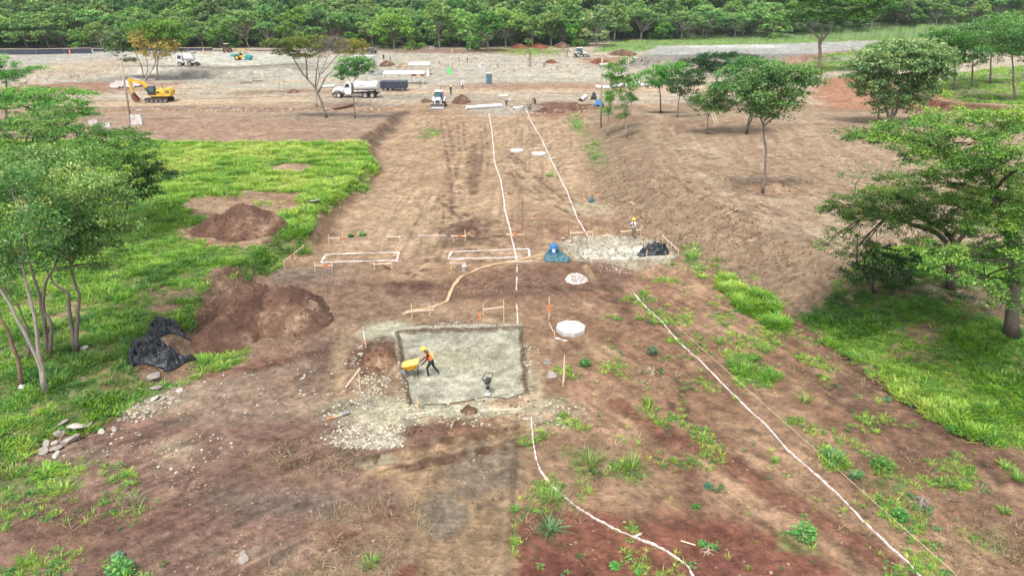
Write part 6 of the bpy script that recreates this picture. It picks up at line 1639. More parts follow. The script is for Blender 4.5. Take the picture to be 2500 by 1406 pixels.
for k, a in enumerate([(1352, 1222, 50, 'tuft', 'bright tussock the crooked chalk line runs into'), (1545, 1140, 56, 'tuft', 'bright grass tussock right of the green patch above the red soil'), (1440, 1132, 56, 'tuft', 'tussock in the middle of the green patch'),
                       (1258, 1250, 24, 'tuft', 'pale tussock at the edge of the tracked strip'), (1812, 900, 60, 'tuft', 'large ragged tussock right of the long chalk line'), (1868, 860, 34, 'tuft', 'tussock with long bent stems above the large ragged one'),
                       (1755, 838, 34, 'tuft', 'feathery tussock right of the top of the long chalk line'), (2032, 1120, 44, 'blue', 'bluish tussock right of the long chalk line'), (2084, 1165, 28, 'blue', 'small dark bluish tussock below the larger bluish one'),
                       (2195, 1265, 42, 'weed', 'leafy weed between the brush heap and the long chalk line'), (2155, 1145, 60, 'weed', 'trailing weed below the bank at the right'), (2450, 1250, 26, 'tuft', 'spiky tussock near the right edge'), (1965, 980, 36, 'tuft', 'tussock above the trailing weeds'),
                       (2455, 1140, 30, 'tuft', 'yellow green tussock at the right edge, upper one'), (2485, 1168, 36, 'tuft', 'yellow green tussock at the right edge, lower one'), (1960, 1310, 66, 'weed', 'creeping weed left of the long chalk line near the bottom'),
                       (2230, 985, 26, 'silver', 'round silvery weed below the green bank'), (2165, 978, 18, 'silver', 'smaller silvery weed left of the round one'), (885, 575, 22, 'weed', 'upright weed by the leftmost batter board'), (857, 578, 14, 'weed', 'small weed between the board and the upright weed'),
                       (1428, 892, 30, 'weed', 'low weed right of the two laths'), (1580, 985, 30, 'tuft', 'tussock in the middle of the right hand soil'), (295, 1400, 70, 'weed', 'leafy clump at the bottom left edge'), (288, 1362, 28, 'silver', 'silvery shoot above the leafy clump at the bottom'),
                       (905, 1378, 40, 'tuft', 'pale green tussock at the bottom beside the tracked strip'), (1698, 1238, 14, 'weed', 'small weed above the red soil'), (1730, 1190, 20, 'silver', 'silvery weed above the red soil'), (1556, 1398, 12, 'weed', 'little seedling at the bottom edge of the red soil'),
                       (1500, 1385, 22, 'weed', 'pair of leafy seedlings on the red soil'), (1716, 1330, 18, 'weed', 'green shoots of the cut branch on the red soil'), (1455, 355, 28, 'tuft', 'bright tussock at the top of the bank foot'), (1448, 390, 30, 'tuft', 'bright tussock lower along the bank foot'), (1408, 285, 22, 'weed', 'bright shrub beside the far trench'),
                       (1688, 632, 34, 'tuft', 'tussock at the bank foot beside the pale stone'), (1410, 312, 30, 'tuft', 'low green tussock below the bright shrub'), (1340, 432, 24, 'tuft', 'faint tussock under the second chalk line'), (2098, 1158, 16, 'weed', 'tiny weed right of the small dark tussock')]):
    plant('grass_tussock' if a[3] in ('tuft', 'blue') else 'weed_plant', a[4], a[0], a[1], a[2], a[3], 10 + k, 'grass tussock' if a[3] in ('tuft', 'blue') else 'weed')
plant('dry_tussock', 'pale dead tussock lying flat on the red brown soil at the lower left', 328, 1222, 80, 'straw', 60, 'dry tussock', .3)
def branches(name, label, px, py, wp, n, mt, seed, rad=.018, h=.25, cat='branch', leafy=None):
    f = G(px, py); sc = (P(px + 100, py, f.y).x - f.x) / 100; w = wp * sc; r = np.random.RandomState(950 + seed)
    root = empty(name, f, 0, label, cat); m = MB()
    for k in range(n):
        a = r.rand() * 6.28; q = w * .5 * (.5 + r.rand() * .6); a2 = a + 2 + r.rand() * 2
        m.tube([Vector((math.cos(a2) * q * .3, math.sin(a2) * q * .3, .03)), Vector((math.cos(a) * q * .3, math.sin(a) * q * .3, h * r.rand() + .04)), Vector((math.cos(a + .3) * q, math.sin(a + .3) * q, h * .6 * r.rand() + .02))], [rad, rad * .7, rad * .3], 5)
    m.build('twigs', M[mt], root)
    if leafy:
        C = np.array([[math.cos(a) * w * .4, math.sin(a) * w * .4, h * .6] for a in (r.rand(5) * 6.28)])
        V, F, T = leaves(C, 20, .14, .09, r, .5, .5); link(bpy.data.objects.new('leaves', np_mesh('leaves', V, F, [LMP[leafy]], False, {'tint': ('FLOAT', T)})), root)
branches('brush_heap', 'grey heap of dead brushwood near the right bottom', 2250, 1232, 46, 46, 'bark_pale', 1, .012, .4, 'brush heap')
branches('cut_branch', 'cut leafy branch lying on the bare soil right of the slab', 1592, 912, 64, 9, 'straw', 2, .018, .3, 'branch', 'weed')
branches('cut_branch', 'cut root with pale curved twigs on the red soil', 1728, 1350, 60, 7, 'straw', 3, .014, .2, 'branch', 'weed')
branches('root_tangle', 'tangle of roots sticking out of the far trench heap', 1292, 268, 30, 20, 'bark', 4, .05, .9, 'roots')
branches('root_tangle', 'dead branches on the heap at the wood edge', 1375, 108, 40, 22, 'bark_pale', 5, .1, 3.4, 'roots')
branches('root_tangle', 'fallen branches on the ground at the wood edge above the trench works', 1055, 122, 60, 18, 'bark_pale', 6, .09, 1.4, 'roots')
def lying(name, label, a, b_, rad, mt, cat, sides=8, up=0.0, group=None):
    p, q = G(*a), G(*b_); m = MB(); m.tube([Vector((0, 0, rad + up)), (q - p) + Vector((0, 0, rad + up))], rad, sides)
    o = m.build(name, M[mt], None, sides > 7); o.location = p; return tag(o, label, cat, group)
lying('log', 'fallen log lying between the leaning tree and the small tree', (816, 269), (862, 260), .28, 'bark_red', 'log', 10)
lying('dead_stick', 'pale stick on the red soil right of the crooked chalk line', (1662, 1320), (1698, 1331), .02, 'wood_pale', 'stick', 6)
lying('dead_stick', 'pale lath lying on the tracked strip below the base', (1090, 1140), (1134, 1130), .025, 'wood_pale', 'stick', 6)
lying('dead_stick', 'pale splinter of wood below the trailing weeds at the bank', (1815, 924), (1850, 932), .02, 'wood_pale', 'stick', 6)
lying('dead_stick', 'pale stick lying on the rough bank', (1770, 525), (1798, 512), .03, 'wood_pale', 'stick', 6)
lying('dead_stick', 'short stick on the bank above the far worker', (1538, 494), (1549, 501), .04, 'wood_pale', 'stick', 6)

# ------------------------------------------------------------------ people
def person(label, loc, rz, J, mats, height=1.72, group=None, hat='hat', fine=True, extra=None, hands=True):
    """J: joints in (forward, left, up) for a 1.75 m figure; the body grows as one surface round the joints"""
    k = height / 1.75
    names = ['pelvis', 'belly', 'chest', 'neck', 'skull', 'crown', 'nose', 'shL', 'elL', 'wrL', 'shR', 'elR', 'wrR', 'hpL', 'knL', 'anL', 'toL', 'hpR', 'knR', 'anR', 'toR', 'pmL', 'pmR', 'hlL', 'hlR']
    rad = dict(pelvis=(.15, .12), belly=(.135, .115), chest=(.155, .12), neck=(.058, .058), skull=(.082, .092), crown=(.085, .095), nose=(.022, .02), shL=(.075, .075), elL=(.052, .052), wrL=(.036, .036), pmL=(.034, .044),
               hpL=(.105, .105), knL=(.068, .07), anL=(.05, .05), toL=(.042, .038), hlL=(.045, .045))
    edges = [('pelvis', 'belly'), ('belly', 'chest'), ('chest', 'neck'), ('neck', 'skull'), ('skull', 'crown'), ('skull', 'nose')]
    for s in 'LR': edges += [('chest', 'sh' + s), ('sh' + s, 'el' + s), ('el' + s, 'wr' + s), ('wr' + s, 'pm' + s), ('pelvis', 'hp' + s), ('hp' + s, 'kn' + s), ('kn' + s, 'an' + s), ('an' + s, 'to' + s), ('an' + s, 'hl' + s)]
    J = dict(J)
    d = (Vector(J['skull']) - Vector(J['neck'])).normalized(); fw = Vector((1, 0, 0)); fw = (fw - d * fw.dot(d)).normalized()
    J['crown'] = tuple(Vector(J['skull']) + d * .10); J['nose'] = tuple(Vector(J['skull']) + fw * .105 - d * .015)
    for s in 'LR':
        w_, e_ = Vector(J['wr' + s]), Vector(J['el' + s]); J['pm' + s] = tuple(w_ + (w_ - e_).normalized() * .07)
        a_, t_ = Vector(J['an' + s]), Vector(J['to' + s]); J['hl' + s] = tuple(a_ - (t_ - a_).normalized() * .05 + Vector((0, 0, -.035)))
    me = bpy.data.meshes.new('body')
    me.from_pydata([Vector(J[n]) * k for n in names], [(names.index(a), names.index(b)) for a, b in edges], [])
    tmp = bpy.data.objects.new('body_skeleton', me); COL.objects.link(tmp)
    md = tmp.modifiers.new('skin', 'SKIN'); md.use_smooth_shade = True
    sv = me.skin_vertices[0].data
    for i, n in enumerate(names):
        r = rad.get(n) or rad[n[:-1] + 'L']
        sv[i].radius = (r[0] * k, r[1] * k); sv[i].use_root = (i == 0)
    sb = tmp.modifiers.new('sub', 'SUBSURF'); sb.levels = sb.render_levels = 2 if fine else 1
    dg = bpy.context.evaluated_depsgraph_get(); dg.update()
    nm = bpy.data.meshes.new_from_object(tmp.evaluated_get(dg)); nm.name = 'body'
    bpy.data.objects.remove(tmp)
    seg = {'legs': [('pelvis', 'pelvis'), ('hpL', 'knL'), ('knL', 'anL'), ('hpR', 'knR'), ('knR', 'anR'), ('pelvis', 'hpL'), ('pelvis', 'hpR')], 'top': [('belly', 'chest'), ('chest', 'shL'), ('chest', 'shR'), ('shL', 'elL'), ('shR', 'elR'), ('elL', 'wrL'), ('elR', 'wrR')],
           'skin': [('neck', 'skull'), ('skull', 'crown'), ('skull', 'nose'), ('pmL', 'pmL'), ('pmR', 'pmR')], 'boot': [('anL', 'toL'), ('anR', 'toR'), ('anL', 'hlL'), ('anR', 'hlR')]}
    order = ['legs', 'top', 'skin', 'boot']
    nm.materials.clear()
    for q in order: nm.materials.append(M[mats[q]])
    def dseg(p, a, b):
        ab = b - a; t = 0 if ab.length < 1e-6 else max(0, min(1, (p - a).dot(ab) / ab.length_squared)); return (p - a - ab * t).length
    for f in nm.polygons:
        p = f.center; best = min(((dseg(p, Vector(J[a]) * k, Vector(J[b]) * k) / ((rad.get(a) or rad[a[:-1] + 'L'])[0] + .05), order.index(q)) for q in order for a, b in seg[q]))
        f.material_index = best[1]; f.use_smooth = True
    root = empty('person', loc, rz, label, 'person', group)
    link(bpy.data.objects.new('body', nm), root)
    # hat, with brim
    sk = Vector(J['crown']) * k
    Mh = Matrix.Translation(sk + d * .015 * k) @ d.to_track_quat('Z', 'Y').to_matrix().to_4x4()
    if hat:
        m = MB(); m.lathe([(.150, -.025), (.150, -.012), (.125, -.005), (.120, .05), (.095, .095), (.05, .12), (.001, .125)], 16, M=Mh @ Matrix.Scale(k, 4)); m.box((.0, 0, 0), (.001, .001, .001))
        m.build('helmet' if 'hat' in hat else 'cap', M[hat], root, True)
    if fine:
        m = MB(); hd = Vector(J['skull']) * k
        for s in (-1, 1): m.lathe([(.001, -.01), (.011, 0), (.001, .01)], 8, M=Matrix.Translation(hd + (fw * .083 + Vector((0, s * .033, 0)) + d * .025) * k))
        m.build('eyes', M['black'], root)
        m = MB(); m.box(hd + (fw * .088 - d * .055) * k, (.012, .045, .010)); m.build('mouth', M['maroon'], root)
        m = MB()
        for s in (-1, 1): m.box(hd + Vector((0, s * .088, 0)) * k, (.035, .016, .055))
        m.build('ears', M['skin'], root)
        for s in 'LR':
            w_, p_ = Vector(J['wr' + s]) * k, Vector(J['pm' + s]) * k; ax = (p_ - w_).normalized(); sd_ = Vector((0, 1 if s == 'L' else -1, 0)); dn = ax.cross(sd_).normalized()
            if dn.z > 0: dn = -dn
            m = MB()
            for i, ln in enumerate((.036, .042, .040, .032)):
                b0 = p_ + ax * .012 + sd_ * (-.027 + .018 * i); c1 = b0 + ax * ln * .8; c2 = c1 + (ax * .3 + dn) * ln * .6; c3 = c2 + (dn - ax * .7) * ln * .5
                m.tube([b0, c1, c2, c3], [.010, .0095, .009, .007], 6)
            t0 = w_ + ax * .03 - sd_ * .03; m.tube([t0, t0 + (ax - sd_ * .6) * .035, t0 + (ax * 1.2 + dn * 1.2 - sd_ * .3) * .045], [.012, .011, .008], 6)
            m.build('fingers', M[mats.get('hand', 'skin')], root)
    if extra: extra(root, J, k)
    return root

STAND = dict(pelvis=(0, 0, .95), belly=(.01, 0, 1.12), chest=(.02, 0, 1.34), neck=(.03, 0, 1.50), skull=(.05, 0, 1.60), shL=(.02, .18, 1.42), elL=(.02, .25, 1.14), wrL=(.12, .24, .92), shR=(.02, -.18, 1.42), elR=(.0, -.26, 1.14), wrR=(.10, -.25, .91),
             hpL=(0, .09, .90), knL=(.03, .10, .50), anL=(0, .11, .09), toL=(.15, .13, .045), hpR=(0, -.09, .90), knR=(.03, -.10, .50), anR=(-.02, -.11, .09), toR=(.13, -.13, .045))
def pose(**kw):
    d = dict(STAND); d.update(kw); return d
PUSH = pose(pelvis=(-.02, 0, .94), belly=(.04, 0, 1.10), chest=(.14, 0, 1.30), neck=(.22, 0, 1.44), skull=(.28, 0, 1.53), shL=(.14, .19, 1.37), elL=(.22, .24, 1.08), wrL=(.42, .25, .88), shR=(.14, -.19, 1.37), elR=(.22, -.24, 1.08), wrR=(.42, -.25, .88),
            hpL=(-.01, .09, .89), knL=(.22, .10, .52), anL=(.16, .10, .10), toL=(.31, .10, .045), hpR=(-.03, -.09, .89), knR=(-.12, -.10, .50), anR=(-.38, -.10, .13), toR=(-.25, -.10, .045))
LOOK = pose(elR=(.16, -.24, 1.20), wrR=(.10, -.06, 1.14), elL=(.18, .22, 1.24), wrL=(.20, .10, 1.50), knL=(.02, .10, .50), anR=(-.12, -.12, .09), toR=(.03, -.15, .045))
BENT = pose(pelvis=(-.05, 0, .88), belly=(.12, 0, .98), chest=(.32, 0, 1.08), neck=(.45, 0, 1.14), skull=(.54, 0, 1.15), shL=(.34, .18, 1.10), elL=(.42, .2, .84), wrL=(.5, .16, .6), shR=(.34, -.18, 1.10), elR=(.42, -.2, .84), wrR=(.5, -.16, .6), hpL=(-.05, .09, .84), hpR=(-.05, -.09, .84), knL=(.08, .1, .47), knR=(.04, -.1, .47))
DIG = pose(chest=(.12, 0, 1.28), neck=(.2, 0, 1.42), skull=(.25, 0, 1.5), shL=(.13, .18, 1.34), shR=(.13, -.18, 1.34), elL=(.3, .22, 1.12), wrL=(.48, .12, 1.0), elR=(.24, -.22, 1.06), wrR=(.36, -.12, .8), knL=(.12, .12, .5), anL=(.14, .14, .09), toL=(.28, .15, .045))

def worker_vest(root, J, k):
    m = MB()
    c, b_, s1, s2 = [Vector(J[n]) * k for n in ('chest', 'belly', 'shL', 'shR')]
    ax = (c - b_).normalized()
    Mv = Matrix.Translation(b_) @ ax.to_track_quat('Z', 'Y').to_matrix().to_4x4()
    prof = [(.168, -.10), (.165, .0), (.172, .12), (.168, .22), (.12, .30)]
    n = 20
    vs = [(r * 0.82 * math.cos(2 * math.pi * i / n), r * 1.05 * math.sin(2 * math.pi * i / n), z) for r, z in prof for i in range(n)]
    fs = [(a * n + i, a * n + (i + 1) % n, (a + 1) * n + (i + 1) % n, (a + 1) * n + i) for a in range(4) for i in range(n)]
    rot = Mv.to_3x3() @ Vector((1, 0, 0)); ang = math.atan2(rot.y, rot.x)
    Mv = Mv @ Matrix.Rotation(-ang, 4, 'Z')
    m.add(vs, fs, 0, Mv); m.build('vest', M['vest'], root, True)
    m = MB()
    for sx in (-1, 1):
        m.tube([Mv @ Vector((.15, sx * .09, -.08)), Mv @ Vector((.155, sx * .10, .12)), Mv @ Vector((.11, sx * .12, .28)), Mv @ Vector((0, sx * .13, .325)), Mv @ Vector((-.12, sx * .11, .27)), Mv @ Vector((-.155, sx * .1, .1)), Mv @ Vector((-.15, sx * .09, -.08))], .022, 5)
    m.build('reflective_bands', M['vest_band'], root)

f = G(1054, 917)
W1 = person('worker in yellow helmet and orange vest pushing the wheelbarrow on the stone base', f, math.pi * 1.02, PUSH, dict(legs='jeans', top='maroon', skin='skin', boot='boot'), 1.72, None, 'hat', True, worker_vest)
f2 = G(1546, 585)
def kerchief(root, J, k):
    nk = Vector(J['neck']) * k; m = MB(); m.lathe([(.085, -.03), (.095, .03), (.10, .09)], 14, M=Matrix.Translation(nk), cap=False); m.build('neck_cloth', M['vest'], root, True)
    m = MB()
    for s in 'LR': m.tube([Vector(J['el' + s]) * k * 1.0, Vector(J['wr' + s]) * k], [.062, .046], 8)
    m.build('sleeve_guards', M['black'], root)
W2 = person('worker in white shirt and yellow helmet standing at the far side of the pale trench', f2, math.pi * 1.15, LOOK, dict(legs='khaki', top='shirt_white', skin='skin', boot='boot'), 1.75, None, 'hat', True, kerchief)
gp = 'site workers in the distance'
for (px, py, ang, ps, top, legs, hat, lb) in [(1101, 233, 1.2, STAND, 'shirt_dark', 'jeans', 'hat_white', 'worker in dark clothes standing between the white backhoe and the soil heap'),
        (1129, 232, -1.2, DIG, 'shirt_white', 'jeans', 'hat_white', 'worker in a white top standing on the dark soil heap'), (1026, 214, 2.0, STAND, 'shirt_grey', 'khaki', 'hat_white', 'worker standing right of the dark container'),
        (953, 150, .6, STAND, 'shirt_blue', 'jeans', 'hat_white', 'worker in light blue standing in front of the wood, right one of two'), (937, 148, -1.6, STAND, 'shirt_dark', 'jeans', None, 'worker in dark clothes, left one of two before the wood'),
        (1141, 154, 3.0, STAND, 'shirt_blue', 'jeans', 'hat_white', 'worker in dark blue at the trench works above the toilet'), (1072, 157, .3, BENT, 'shirt_white', 'jeans', 'hat_white', 'worker in a white helmet bending in the trench works'),
        (1328, 165, 1.4, STAND, 'shirt_grey', 'jeans', 'hat_white', 'worker standing alone right of the rebar cage'), (1236, 260, -.6, BENT, 'shirt_blue', 'jeans', 'hat_white', 'worker in blue at the right end of the white pipe'),
        (1306, 258, 2.2, BENT, 'shirt_dark', 'jeans', None, 'worker in dark clothes bending at the far trench'), (1172, 176, 2.0, STAND, 'shirt_white', 'khaki', 'hat_white', 'worker beside the pale formwork above the toilet')]:
    person(lb, G(px, py) + Vector((0, 0, 0.9 if px == 1129 else 0)), ang, ps, dict(legs=legs, top=top, skin='skin', boot='boot'), 1.72, gp, hat, False)

# ------------------------------------------------------------------ wheelbarrow, in front of the worker
def wheel(parent, x, y, r, w, n=20, tyre='rubber', rim='rim', nm='wheel', rr=.58):
    e = empty(nm, (x, y, r)); e.parent = parent
    Mx = Matrix.Rotation(math.pi / 2, 4, 'X')
    m = MB(); m.lathe([(r * rr, -w / 2), (r * .93, -w / 2), (r, -w * .32), (r, w * .32), (r * .93, w / 2), (r * rr, w / 2)], n, M=Mx, cap=False); m.build('tyre', M[tyre], e, False)
    m = MB(); m.lathe([(r * rr, -w * .42), (r * .4, -w * .25), (r * .18, -w * .45), (.001, -w * .45)], n, M=Mx, cap=False); m.lathe([(r * rr, w * .42), (r * .4, w * .25), (r * .18, w * .45), (.001, w * .45)], n, M=Mx, cap=False); m.build('rim', M[rim], e)
    return e

def wheelbarrow():
    hx = Vector(PUSH['wrL']) * (1.72 / 1.75)
    fwd = Vector((math.cos(math.pi * 1.02), math.sin(math.pi * 1.02), 0))
    base = Vector(f) + fwd * .42
    root = empty('wheelbarrow', (base.x, base.y, hz(base.x, base.y)), math.pi * 1.02, 'yellow wheelbarrow being pushed across the stone base', 'wheelbarrow')
    wr = .2; X = .98
    wheel(root, X, 0, wr, .11, rr=.6, tyre='grey', rim='rim')
    m = MB()
    for s in (-1, 1):
        m.tube([(0, s * .27, .86), (.28, s * .22, .66), (.78, s * .1, .30), (X, s * .07, wr)], .019, 8)
        m.tube([(.26, s * .22, .64), (.28, s * .26, .06), (.44, s * .26, .06), (.56, s * .16, .44)], .015, 6)
    m.tube([(.28, -.26, .08), (.28, .26, .08)], .013, 6)
    m.build('frame', M['black'], root)
    for s in (-1, 1):
        m = MB(); m.tube([(-.09, s * .275, .91), (.03, s * .268, .85)], .024, 8); m.build('grip', M['black'], root)
    # tray: a pan open at the top
    def loop(x0, x1, w, z0, z1, r=.09, n=5):
        pts = []
        for (cx, cy, a0) in ((x1 - r, w - r, 0), (x0 + r, w - r, 90), (x0 + r, -w + r, 180), (x1 - r, -w + r, 270)):
            for i in range(n): a = math.radians(a0 + 90 * i / (n - 1)); pts.append((cx + r * math.cos(a), cy + r * math.sin(a), 0))
        return [(p[0], p[1], z0 + (z1 - z0) * (p[0] - x0) / (x1 - x0)) for p in pts]
    A = loop(.36, .82, .20, .56, .44); Bq = loop(.20, 1.06, .33, .90, .70, .12); C_ = loop(.22, 1.04, .31, .895, .695, .11); D_ = loop(.37, .81, .19, .58, .46)
    n = len(A); m = MB()
    fs = [(i, (i + 1) % n, n + (i + 1) % n, n + i) for i in range(n)] + [tuple(range(n - 1, -1, -1))]
    m.add(A + Bq, fs); m.add(Bq + C_, [(i, (i + 1) % n, n + (i + 1) % n, n + i) for i in range(n)]); m.build('tray', M['barrow'], root)
    m = MB(); m.add(C_ + D_, [(i, (i + 1) % n, n + (i + 1) % n, n + i) for i in range(n)] + [tuple(n + i for i in range(n))]); m.build('tray_lining', M['barrow_in'], root)
wheelbarrow()

# ------------------------------------------------------------------ tamping rammer
def rammer():
    f = G(1191, 962); root = empty('tamping_rammer', f, math.radians(-100), 'black and white tamping rammer standing alone on the stone base', 'rammer')
    m = MB(); m.box((.03, 0, .035), (.34, .28, .05), bev=.02); m.box((0, 0, .09), (.22, .2, .07), taper=.7); m.build('shoe', M['white_dusty'], root)
    m = MB(); m.tube([(0, 0, .12), (-.02, 0, .30)], [.075, .065], 12); m.build('lower_leg', M['white_dusty'], root, True)
    m = MB()
    for i in range(6): z = .28 + i * .038; m.lathe([(.068, z), (.09, z + .012), (.09, z + .022), (.068, z + .034)], 16, M=Matrix.Translation((-.02, 0, 0)), cap=False)
    m.build('bellows', M['black'], root)
    m = MB(); m.box((-.02, 0, .60), (.22, .2, .24), bev=.04); m.build('gearcase', M['white_dusty'], root)
    m = MB(); m.box((-.02, .04, .80), (.28, .24, .2), bev=.04); m.box((.1, 0, .72), (.14, .2, .14), bev=.03); m.tube([(-.16, -.1, .74), (-.16, .14, .74)], .07, 12); m.build('engine', M['black'], root)
    m = MB(); m.box((.0, -.1, .95), (.24, .16, .13), bev=.04); m.build('fuel_tank', M['grey'], root)
    m = MB()
    loop = [(-.42, -.2, .93), (-.48, -.1, .95), (-.48, .1, .95), (-.42, .2, .93), (0, .23, 1.0), (.24, .2, .98), (.3, .1, .96), (.3, -.1, .96), (.24, -.2, .98), (0, -.23, 1.0), (-.42, -.2, .93)]
    m.tube(loop, .022, 8, cap=False); m.tube([(.1, .1, .62), (.26, .16, .96)], .016, 6); m.tube([(.1, -.1, .62), (.26, -.16, .96)], .016, 6); m.tube([(-.1, .1, .62), (-.2, .22, .96)], .016, 6); m.tube([(-.1, -.1, .62), (-.2, -.22, .96)], .016, 6)
    m.build('handle', M['black'], root)
rammer()

# ------------------------------------------------------------------ vehicles (each points along its own x axis)
def backhoe(label, f, rz, group=None, boom_up=True, swing=0.0):
    r = empty('backhoe_loader', f, rz, label, 'backhoe loader', group)
    for s in (-1, 1):
        wheel(r, 1.25, s * .80, .46, .32); wheel(r, -.85, s * .85, .70, .42)
    m = MB(); m.box((.15, 0, .75), (3.5, .75, .35), bev=.04); m.box((1.25, 0, .5), (.2, 1.4, .2)); m.box((-.85, 0, .7), (.25, 1.4, .25)); m.build('chassis', M['black'], r)
    m = MB(); m.prism([(.35, .9), (1.75, .9), (1.8, 1.35), (1.65, 1.5), (.35, 1.68)], -.40, .40); m.build('bonnet', M['white'], r)
    m = MB(); m.box((1.80, 0, 1.15), (.06, .6, .42)); m.box((1.83, 0, 1.15), (.02, .5, .06)); m.box((1.83, 0, 1.27), (.02, .5, .03)); m.build('grille', M['black'], r)
    for s in (-1, 1):
        m = MB(); m.box((1.82, s * .3, 1.38), (.06, .14, .1)); m.build('headlight', M['bare'], r)
        m = MB(); m.prism([(-1.55, .95), (-1.45, 1.35), (-1.15, 1.55), (-.5, 1.55), (-.15, 1.3), (-.05, .95), (-.15, .95), (-.25, 1.2), (-.55, 1.42), (-1.1, 1.42), (-1.36, 1.25), (-1.45, .95)], s * .62, s * 1.08); m.build('rear_fender', M['white'], r)
        m = MB(); m.tube([(.5, s * .45, 1.5), (.5, s * .45, 2.2)], .04, 8); m.build('exhaust', M['black'], r) if s == 1 else None
    # cab: posts, glass, roof
    m = MB()
    for x, y in ((.35, .62), (.35, -.62), (-1.15, .62), (-1.15, -.62)): m.tube([(x * 1.0 + .08, y, 1.2), (x, y * .95, 2.55)], .05, 6)
    m.box((-.4, 0, 1.2), (1.55, 1.3, .5), bev=.03); m.build('cab_frame', M['black'], r)
    m = MB(); m.add([(.43, -.58, 1.4), (.43, .58, 1.4), (.36, .55, 2.5), (.36, -.55, 2.5), (.41, -.58, 1.4), (.41, .58, 1.4), (.34, .55, 2.5), (.34, -.55, 2.5)], [(0, 1, 2, 3), (7, 6, 5, 4), (0, 4, 5, 1), (3, 2, 6, 7), (1, 5, 6, 2), (0, 3, 7, 4)]); m.build('windscreen', M['teal_glass'], r)
    for s in (-1, 1):
        m = MB(); m.box((-.38, s * .6, 1.98), (1.36, .02, 1.0)); m.build('side_window', M['teal_glass'], r)
    m = MB(); m.box((-1.16, 0, 1.95), (.02, 1.1, 1.05)); m.build('rear_window', M['teal_glass'], r)
    m = MB(); m.box((-.4, 0, 2.62), (1.75, 1.4, .14), bev=.05, taper=.95); m.build('roof', M['white'], r)
    m = MB(); m.lathe([(.08, 0), (.08, .1), (.04, .14)], 10, M=Matrix.Translation((-.4, .4, 2.7))); m.build('beacon', M['orange'], r)
    # loader arms and bucket
    for s in (-1, 1):
        m = MB(); m.tube([(.1, s * .56, 1.35), (1.3, s * .56, 1.15), (1.75, s * .56, .62), (2.2, s * .56, .35)], .075, 6); m.build('loader_arm', M['white_dusty'], r)
        m = MB(); m.tube([(.6, s * .5, .8), (1.6, s * .56, .8)], .045, 8); m.build('ram', M['bare'], r)
    m = MB(); pf = [(2.15, .08), (2.95, .04), (2.97, .07), (2.35, .14), (2.22, .30), (2.24, .62), (2.45, .85), (2.42, .88), (2.12, .68), (2.08, .25)]
    m.prism(pf, -1.1, 1.1)
    for s in (-1, 1): m.prism([(2.15, .08), (2.95, .04), (2.45, .88), (2.12, .65)], s * 1.1, s * 1.13)
    m.build('loader_bucket', M['grey'], r)
    # backhoe at the rear
    bx = -1.75
    for s in (-1, 1):
        m = MB(); m.tube([(bx, s * .35, .8), (bx - .15, s * .95, .45), (bx - .15, s * 1.05, .08)], .07, 6); m.box((bx - .15, s * 1.06, .05), (.35, .25, .06)); m.build('stabiliser', M['black'], r)
    m = MB(); m.box((bx - .05, 0, .85), (.25, 1.3, .5)); m.build('rear_frame', M['black'], r)
    a = [(bx - .15, 0, .95), (bx - .35, 0, 2.0), (bx - .95, .0, 2.95)] if boom_up else [(bx - .15, 0, .95), (bx - 1.1, 0, 2.1), (bx - 2.0, 0, 2.2)]
    m = MB(); m.tube(a, [.14, .16, .11], 6); m.build('boom', M['black' if boom_up else 'white_dusty'], r)
    e = Vector(a[-1]); st = e + (Vector((-.55, 0, -1.5)) if boom_up else Vector((-.45, 0, -1.4)))
    m = MB(); m.tube([e + Vector((.15, 0, .2)), e, st], [.09, .12, .08], 6); m.build('dipper', M['black'], r)
    m = MB(); m.tube([Vector(a[1]) + Vector((-.05, 0, .25)), e + Vector((.2, 0, .25))], .05, 6); m.build('ram', M['bare'], r)
    m = MB(); m.prism([(st.x, st.z), (st.x + .35, st.z - .1), (st.x + .4, st.z - .5), (st.x + .1, st.z - .68), (st.x - .25, st.z - .6), (st.x + .05, st.z - .5), (st.x + .15, st.z - .25)], -.25, .25); m.build('digging_bucket', M['grey'], r)
    return r
f = G(1068, 268)
backhoe('white backhoe loader facing the camera with its front bucket lowered', f + Vector((0, 2.8, 0)), -math.pi / 2 - .03)
f = G(1417, 140)
backhoe('dusty backhoe loader seen from the side by the far grass strip', f, .1, boom_up=False)

